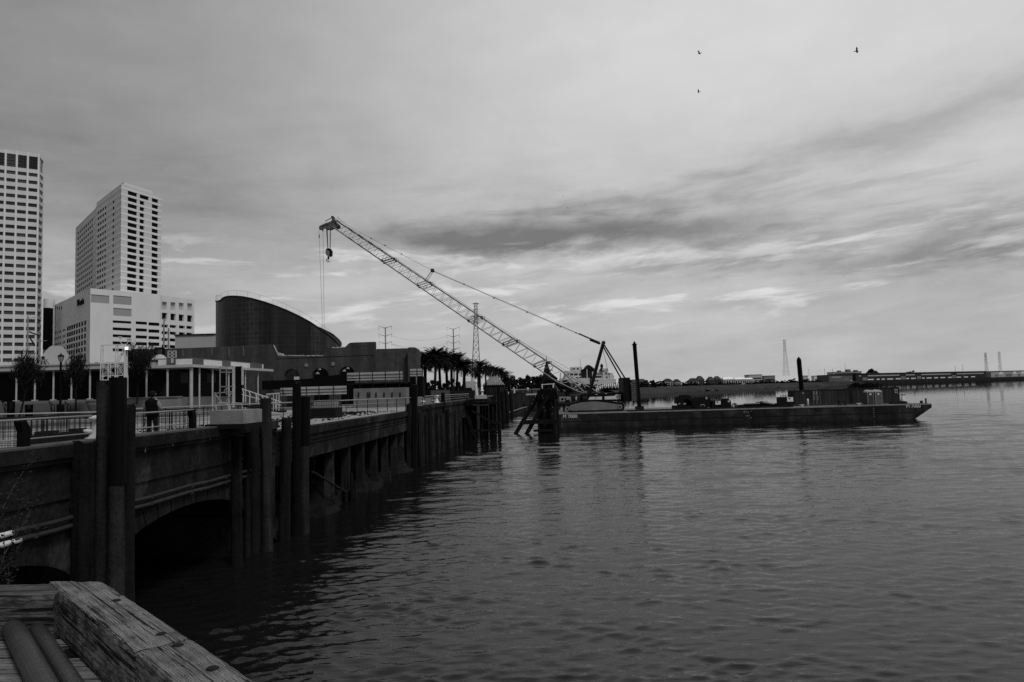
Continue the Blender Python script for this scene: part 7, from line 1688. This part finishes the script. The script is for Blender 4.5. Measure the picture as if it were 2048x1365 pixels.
# ------------------------------------------------------------------ far shore: houses, terminal, shed
fh = [(1272,1296,764.5,758,'long dark roofed house at the left end of the far shore',0), (1330,1346,763,757.5,'pale gabled house among trees on the far shore',1), (1350,1362,764,758.5,'small pale house left of the tall dark roof',1), (1380,1398,763,756.5,'wide pale gabled house before the tall dark roof',1), (1396,1409,760,752,'tall house with steep dark roof on the far levee',0),
      (1418,1430,761,753.5,'dark roofed house left of the twin white roofs',0), (1431,1443,759,752.5,'second dark roofed house left of the twin white roofs',0)]
for i, (x0, x1, ye, yr, l, k) in enumerate(fh): gable(l, x0, x1, ye, yr, 775, far_Y((x0+x1)/2)+30, 14, 'house', (M('dull_house_wall', .30, .8, .2, .2) if k else m_old2), (m_greyr if k else m_tin), 3, 'house', 'houses on the far shore')
m_bright = M('bright_tin_roof', .85, .5, .05, .2)
for (x0, x1, ye, yr, l) in ((1447,1467,759.2,754.5,'left white house with bright metal roof on the far shore'), (1470,1490,759.2,755.2,'middle white house with bright metal roof on the far shore'), (1489,1506,759,756,'right white house with bright metal roof on the far shore')):
    Y = far_Y(x0)+10; t = gable(l, x0, x1, ye, yr, 770, Y, 9, 'house', m_whited, m_bright, 4, 'house', 'white roofed houses on the far shore', hip=.04)
def flat(label, x0, x1, yt, Y, d, mat, bands=(), name='building', cat='building', extra=None):
    a, b = P(x0,792,Y), P(x1,792,Y); z = zat((x0+x1)/2, yt, Y); t = thing(name, label, cat, ((a.x+b.x)/2, Y, 4.4)); mb = MB(); mb.box((a.x, Y, 4.4), (b.x, Y+d, z)); mb.build('wall', mat, t)
    mb = MB(); mb.box((a.x-.3, Y-.3, z+.003), (b.x+.3, Y+d+.3, z+.7)); mb.build('roof', m_tin, t)
    for (f0, f1, g0, g1, mt, nm) in bands:
        mb = MB(); mb.box((a.x+(b.x-a.x)*f0, Y-.12, 4.4+(z-4.4)*g0), (a.x+(b.x-a.x)*f1, Y-.003, 4.4+(z-4.4)*g1)); mb.build(nm, mt, t)
    return t
flat('pale two storey block behind the bright roofed houses', 1500, 1526, 750.5, 1010, 20, m_whited, ((.05,.95,.55,.7,m_glass,'window_band'),)); flat('lower grey block right of the pale two storey block', 1530, 1552, 752.5, 1040, 20, M('grey_block', .18, .8, .2, .2), ((.1,.9,.4,.6,m_glass,'window_band'),))
flat('small white building behind the short spud pole', 1608, 1618, 752.5, 1090, 10, m_whited, ((.1,.9,.3,.5,m_glass,'window_band'),)); flat('small white fronted building left of the far terminal', 1630, 1648, 752.5, 1090, 10, m_white, ((.1,.4,.1,.5,m_glass,'door'),), 'house', 'house')
# terminal and shed built along the far wharf
def along(x, Y): return P(x, 760, Y)
def shedrun(label, xs, ytop, zfl, mat, d, name, upper, doors, Y0, Y1, roofmat):
    a, b = P(xs[0],792,Y0), P(xs[1],792,Y1); F = Facade((a.x, Y0), (b.x, Y1)); zt = zat(xs[0], ytop[0], Y0); zt2 = zat(xs[1], ytop[1], Y1); zt = (zt+zt2)/2
    t = thing(name, label, 'shed', (a.x, Y0, 0)); mb = MB(); A, B = F.pt(0,0), F.pt(F.L,0); bk = -F.n*d; mb.prism([(A.x,A.y),(B.x,B.y),(B.x+bk.x,B.y+bk.y),(A.x+bk.x,A.y+bk.y)], zfl, zt); mb.build('wall', mat, t)
    fr = F.n*.8; mb = MB(); mb.prism([(A.x+fr.x,A.y+fr.y),(B.x+fr.x,B.y+fr.y),(B.x+bk.x,B.y+bk.y),(A.x+bk.x,A.y+bk.y)], zt+.003, zt+.9); mb.build('roof', roofmat, t)
    fr = F.n*9; mb = MB(); mb.prism([(A.x+fr.x-8,A.y+fr.y),(B.x+fr.x+4,B.y+fr.y),(B.x,B.y),(A.x,A.y)], -1.5, zfl-.003); mb.build('wharf_apron', m_void, t)
    H = zt-zfl
    for (x0, x1) in upper: u0, u1 = F.hit(x0, 755)[0], F.hit(x1, 755)[0]; mb = MB(); mb.slab([F.pt(u0, zfl+H*.64, .1), F.pt(u1, zfl+H*.64, .1), F.pt(u1, zfl+H*.80, .1), F.pt(u0, zfl+H*.80, .1)], F.n*-.09); mb.build('clerestory', M('pale_clerestory', .30, .7, .1, .1), t)
    for (x0, x1, g0, g1, v) in doors: u0, u1 = F.hit(x0, 755)[0], F.hit(x1, 755)[0]; mb = MB(); mb.slab([F.pt(u0, zfl+H*g0, .15), F.pt(u1, zfl+H*g0, .15), F.pt(u1, zfl+H*g1, .15), F.pt(u0, zfl+H*g1, .15)], F.n*-.14); mb.build('door' if v > .3 else 'grey_bay', m_white if v > .3 else M('grey_bay', .14, .8, .1, .1), t)
    return t, F, zt
drs = [(1735,1747,.1,.26,1), (1753,1759,.1,.26,1), (1763,1769,.1,.26,1), (1774,1786,.1,.26,1), (1791,1801,.1,.26,1), (1812,1818,.1,.26,1), (1822,1831,.1,.26,1), (1844,1849,.1,.26,1), (1853,1863,.1,.26,1), (1868,1876,.1,.26,1), (1881,1890,.1,.26,1), (1896,1903,.1,.26,1), (1913,1922,.1,.26,1), (1928,1936,.1,.26,1), (1942,1950,.1,.26,1),
       (1725,1734,.05,.50,.1), (1802,1811,.05,.52,.1), (1834,1842,.05,.52,.1), (1904,1912,.05,.52,.1)]
shedrun('very long dark river shed with bands of white doors on the far shore', (1714, 1975), (749, 743), 4.6, M('dark_shed_wall', .028, .8, .2, .05), 40, 'river_shed', ((1718,1722), (1736,1799), (1812,1830), (1843,1902), (1914,1968)), drs, 985, 1175, m_tin)
shedrun('pale chequered shed at the right edge of the far shore', (1985, 2075), (744.5, 741), 4.6, M('pale_shed', .30, .8, .15, .05), 40, 'river_shed', (), ((1990,1997,.1,.5,.1), (1999,2006,.5,.95,1), (2012,2024,.1,.6,.1), (2027,2033,.5,.95,1), (2036,2041,.1,.5,.1), (2043,2050,.5,.95,1)), 1180, 1240, m_tin)
shedrun('grey terminal building with dark open bays left of the long river shed', (1660, 1712), (752, 749.5), 4.6, M('grey_terminal', .10, .8, .2, .1), 25, 'terminal', ((1663,1682),), ((1688,1697,.1,.5,.1), (1700,1704,.08,.2,1)), 980, 990, m_tin)
t = flat('pale upper block with rooftop cabins behind the grey terminal', 1671, 1726, 744.5, 1080, 25, m_whited, ((.03,.97,.80,.90,m_glass,'window_band'),))
mb = MB(); 
for x, y, w in ((1681, 742.5, 5), (1699, 740, 7), (1714, 741.5, 6)): p = P(x, y, 1085); mb.cbox((p.x, 1090, p.z-1.2), (w*1085/FPX, 6, 4))
mb.build('rooftop_cabin', M('roof_cabin', .16, .8, .2, .1), t)
mb = MB(); mb.tube(P(1690.5, 745, 1085), P(1690, 727, 1085), .22, None, 5); mb.build('flagpole', m_steelg, t)
for x, yt, l in ((1617.5, 740, 'thin lamp mast right of the short spud'), (1649, 738.5, 'thin lamp mast left of the far terminal'), (1665, 739, 'thin lamp mast above the far terminal left end'), (1910, 733, 'thin mast behind the right half of the river shed'), (1925, 731, 'thin mast with cross bar behind the river shed')):
    Y = 1130; a = P(x, yt, Y); t = thing('light_mast', l, 'light mast', (a.x, Y, 4.4), 'light masts on the far shore'); mb = MB(); mb.path([(a.x, Y, 4.4), a], [.35,.2], 5); mb.build('pole', m_steelg, t); mb = MB(); mb.cbox(a, (1.6, .5, .6)); mb.build('lamp_head', m_steelg, t)
mb = MB()
for i in range(30): p = P(1634+i*2.4, 764.5, 1000); mb.cbox((p.x, 1000, 5.4), (.5,.5,1.6))
tag(mb.build('wharf_posts', m_whited, loc=(P(1660,792,1000).x, 1000, 4.4)), 'row of tiny white posts along the far wharf apron', 'posts', kind='stuff')
# ------------------------------------------------------------------ street poles left, wires
for x, yt, Y, l in ((56, 632, 110, 'tall grey utility pole in front of the office tower'), (79, 678, 112, 'shorter grey utility pole right of the tall one before the tower'), (328, 637, 105, 'tall grey pole before the podium parking slots'), (337, 657, 106, 'shorter grey pole right of the tall pole before the parking slots')):
    a = P(x, yt, Y); t = thing('utility_pole', l, 'utility pole', (a.x, Y, 4.46), 'utility poles behind the pavilions'); mb = MB(); mb.path([(a.x, Y, 4.46), a], [.16,.10], 8); mb.build('pole', m_steelg, t); mb = MB(); mb.bar((a.x-.1,Y,a.z-.4), (a.x+1.2 if x < 100 else a.x+.3, Y, a.z-.3), .07); mb.build('arm', m_steelg, t)
mb = MB(); a = P(56, 650, 110); b = P(79, 690, 112); mb.bar(P(58,664,110), P(74,670,111), .16); mb.bar(P(60,676,110), P(70,692,111), .14); tag(mb.build('pole_bracket', m_rust, loc=a), 'dark slanting brackets between the two utility poles before the tower', 'bracket')
t = thing('gantry_frame', 'dark square steel gantry frame above the roof of the corner pavilion', 'frame', (P(322,792,85).x, 85, 9)); mb = MB()
for a, b in (((311,697),(311,720)), ((327,697),(327,720)), ((311,697),(327,697))): mb.bar(P(*a,85), P(*b,85), .22)
mb.build('steel', m_black, t); mb = MB(); p = P(320, 716, 84.5); mb.lathe([(.9,0),(.45,.5),(.1,.62)], (p.x, 84.5, zat(320,720,84.5)), 10); mb.build('hopper', m_whited, t)
t = thing('window_frame_sign', 'white four pane frame standing on the edge of the corner pavilion roof', 'frame', (P(344,792,67).x, 67, 9)); mb = MB()
for x in (336.5, 343.5, 345.5, 352): mb.bar(P(x,702,67), P(x,726,67) if x in (343.5,345.5) else P(x,716,67), .09)
for y in (702.5, 709, 715): mb.bar(P(336.5,y,67), P(352,y,67), .09)
mb.build('frame', m_whited, t)

# ------------------------------------------------------------------ birds
def bird():
    t = thing('gull', 'x', 'bird'); mb = MB(); mb.path([(-.24,0,.0),(-.12,0,.02),(.05,0,.02),(.2,0,.03),(.28,0,.03)], [.02,.06,.075,.05,.012], 8); mb.build('body', m_black, t, smooth=True)
    for s in (-1, 1):
        w = MB(); pts = [(.10,s*.05,.03), (.16,s*.28,.20), (.02,s*.62,.26), (-.08,s*.30,.16), (-.08,s*.05,.03)]; w.slab(pts, (0,0,.012)); w.build('wing', m_black, t)
    mb = MB(); mb.slab([(-.2,-.03,.01), (-.2,.03,.01), (-.38,.07,.0), (-.38,-.07,.0)], (0,0,.01)); mb.build('tail', m_black, t); return t
bs = bird(); used = []
for x, y, Y, rz, rx, s, l in ((1399, 107.5, 110, 2.6, .25, .95, 'black bird flying high left of centre top, above the second high bird'), (1713, 103, 110, -.6, -.5, 1.1, 'black bird flying at the upper right'), (1397.5, 184.5, 115, 2.9, .3, .85, 'black bird flying directly below the highest left bird'), (1126, 394, 190, .6, .2, .5, 'tiny bird above the dark cloud, leftmost of three'), (1170, 409.5, 190, .3, -.2, .5, 'tiny bird above the dark cloud, rightmost of three'), (1136, 416.5, 190, 2.5, .2, .5, 'tiny bird above the dark cloud, lowest of three'), (1089, 486, 200, .3, .2, .5, 'tiny bird below the dark cloud, upper of two'), (1092, 517, 200, 1.0, .1, .45, 'tiny bird below the dark cloud, lower of two')):
    o = place(bs, used, P(x, y, Y), rz, s, l, 'bird', 'birds in the sky'); o.rotation_euler = (rx, .15, rz)
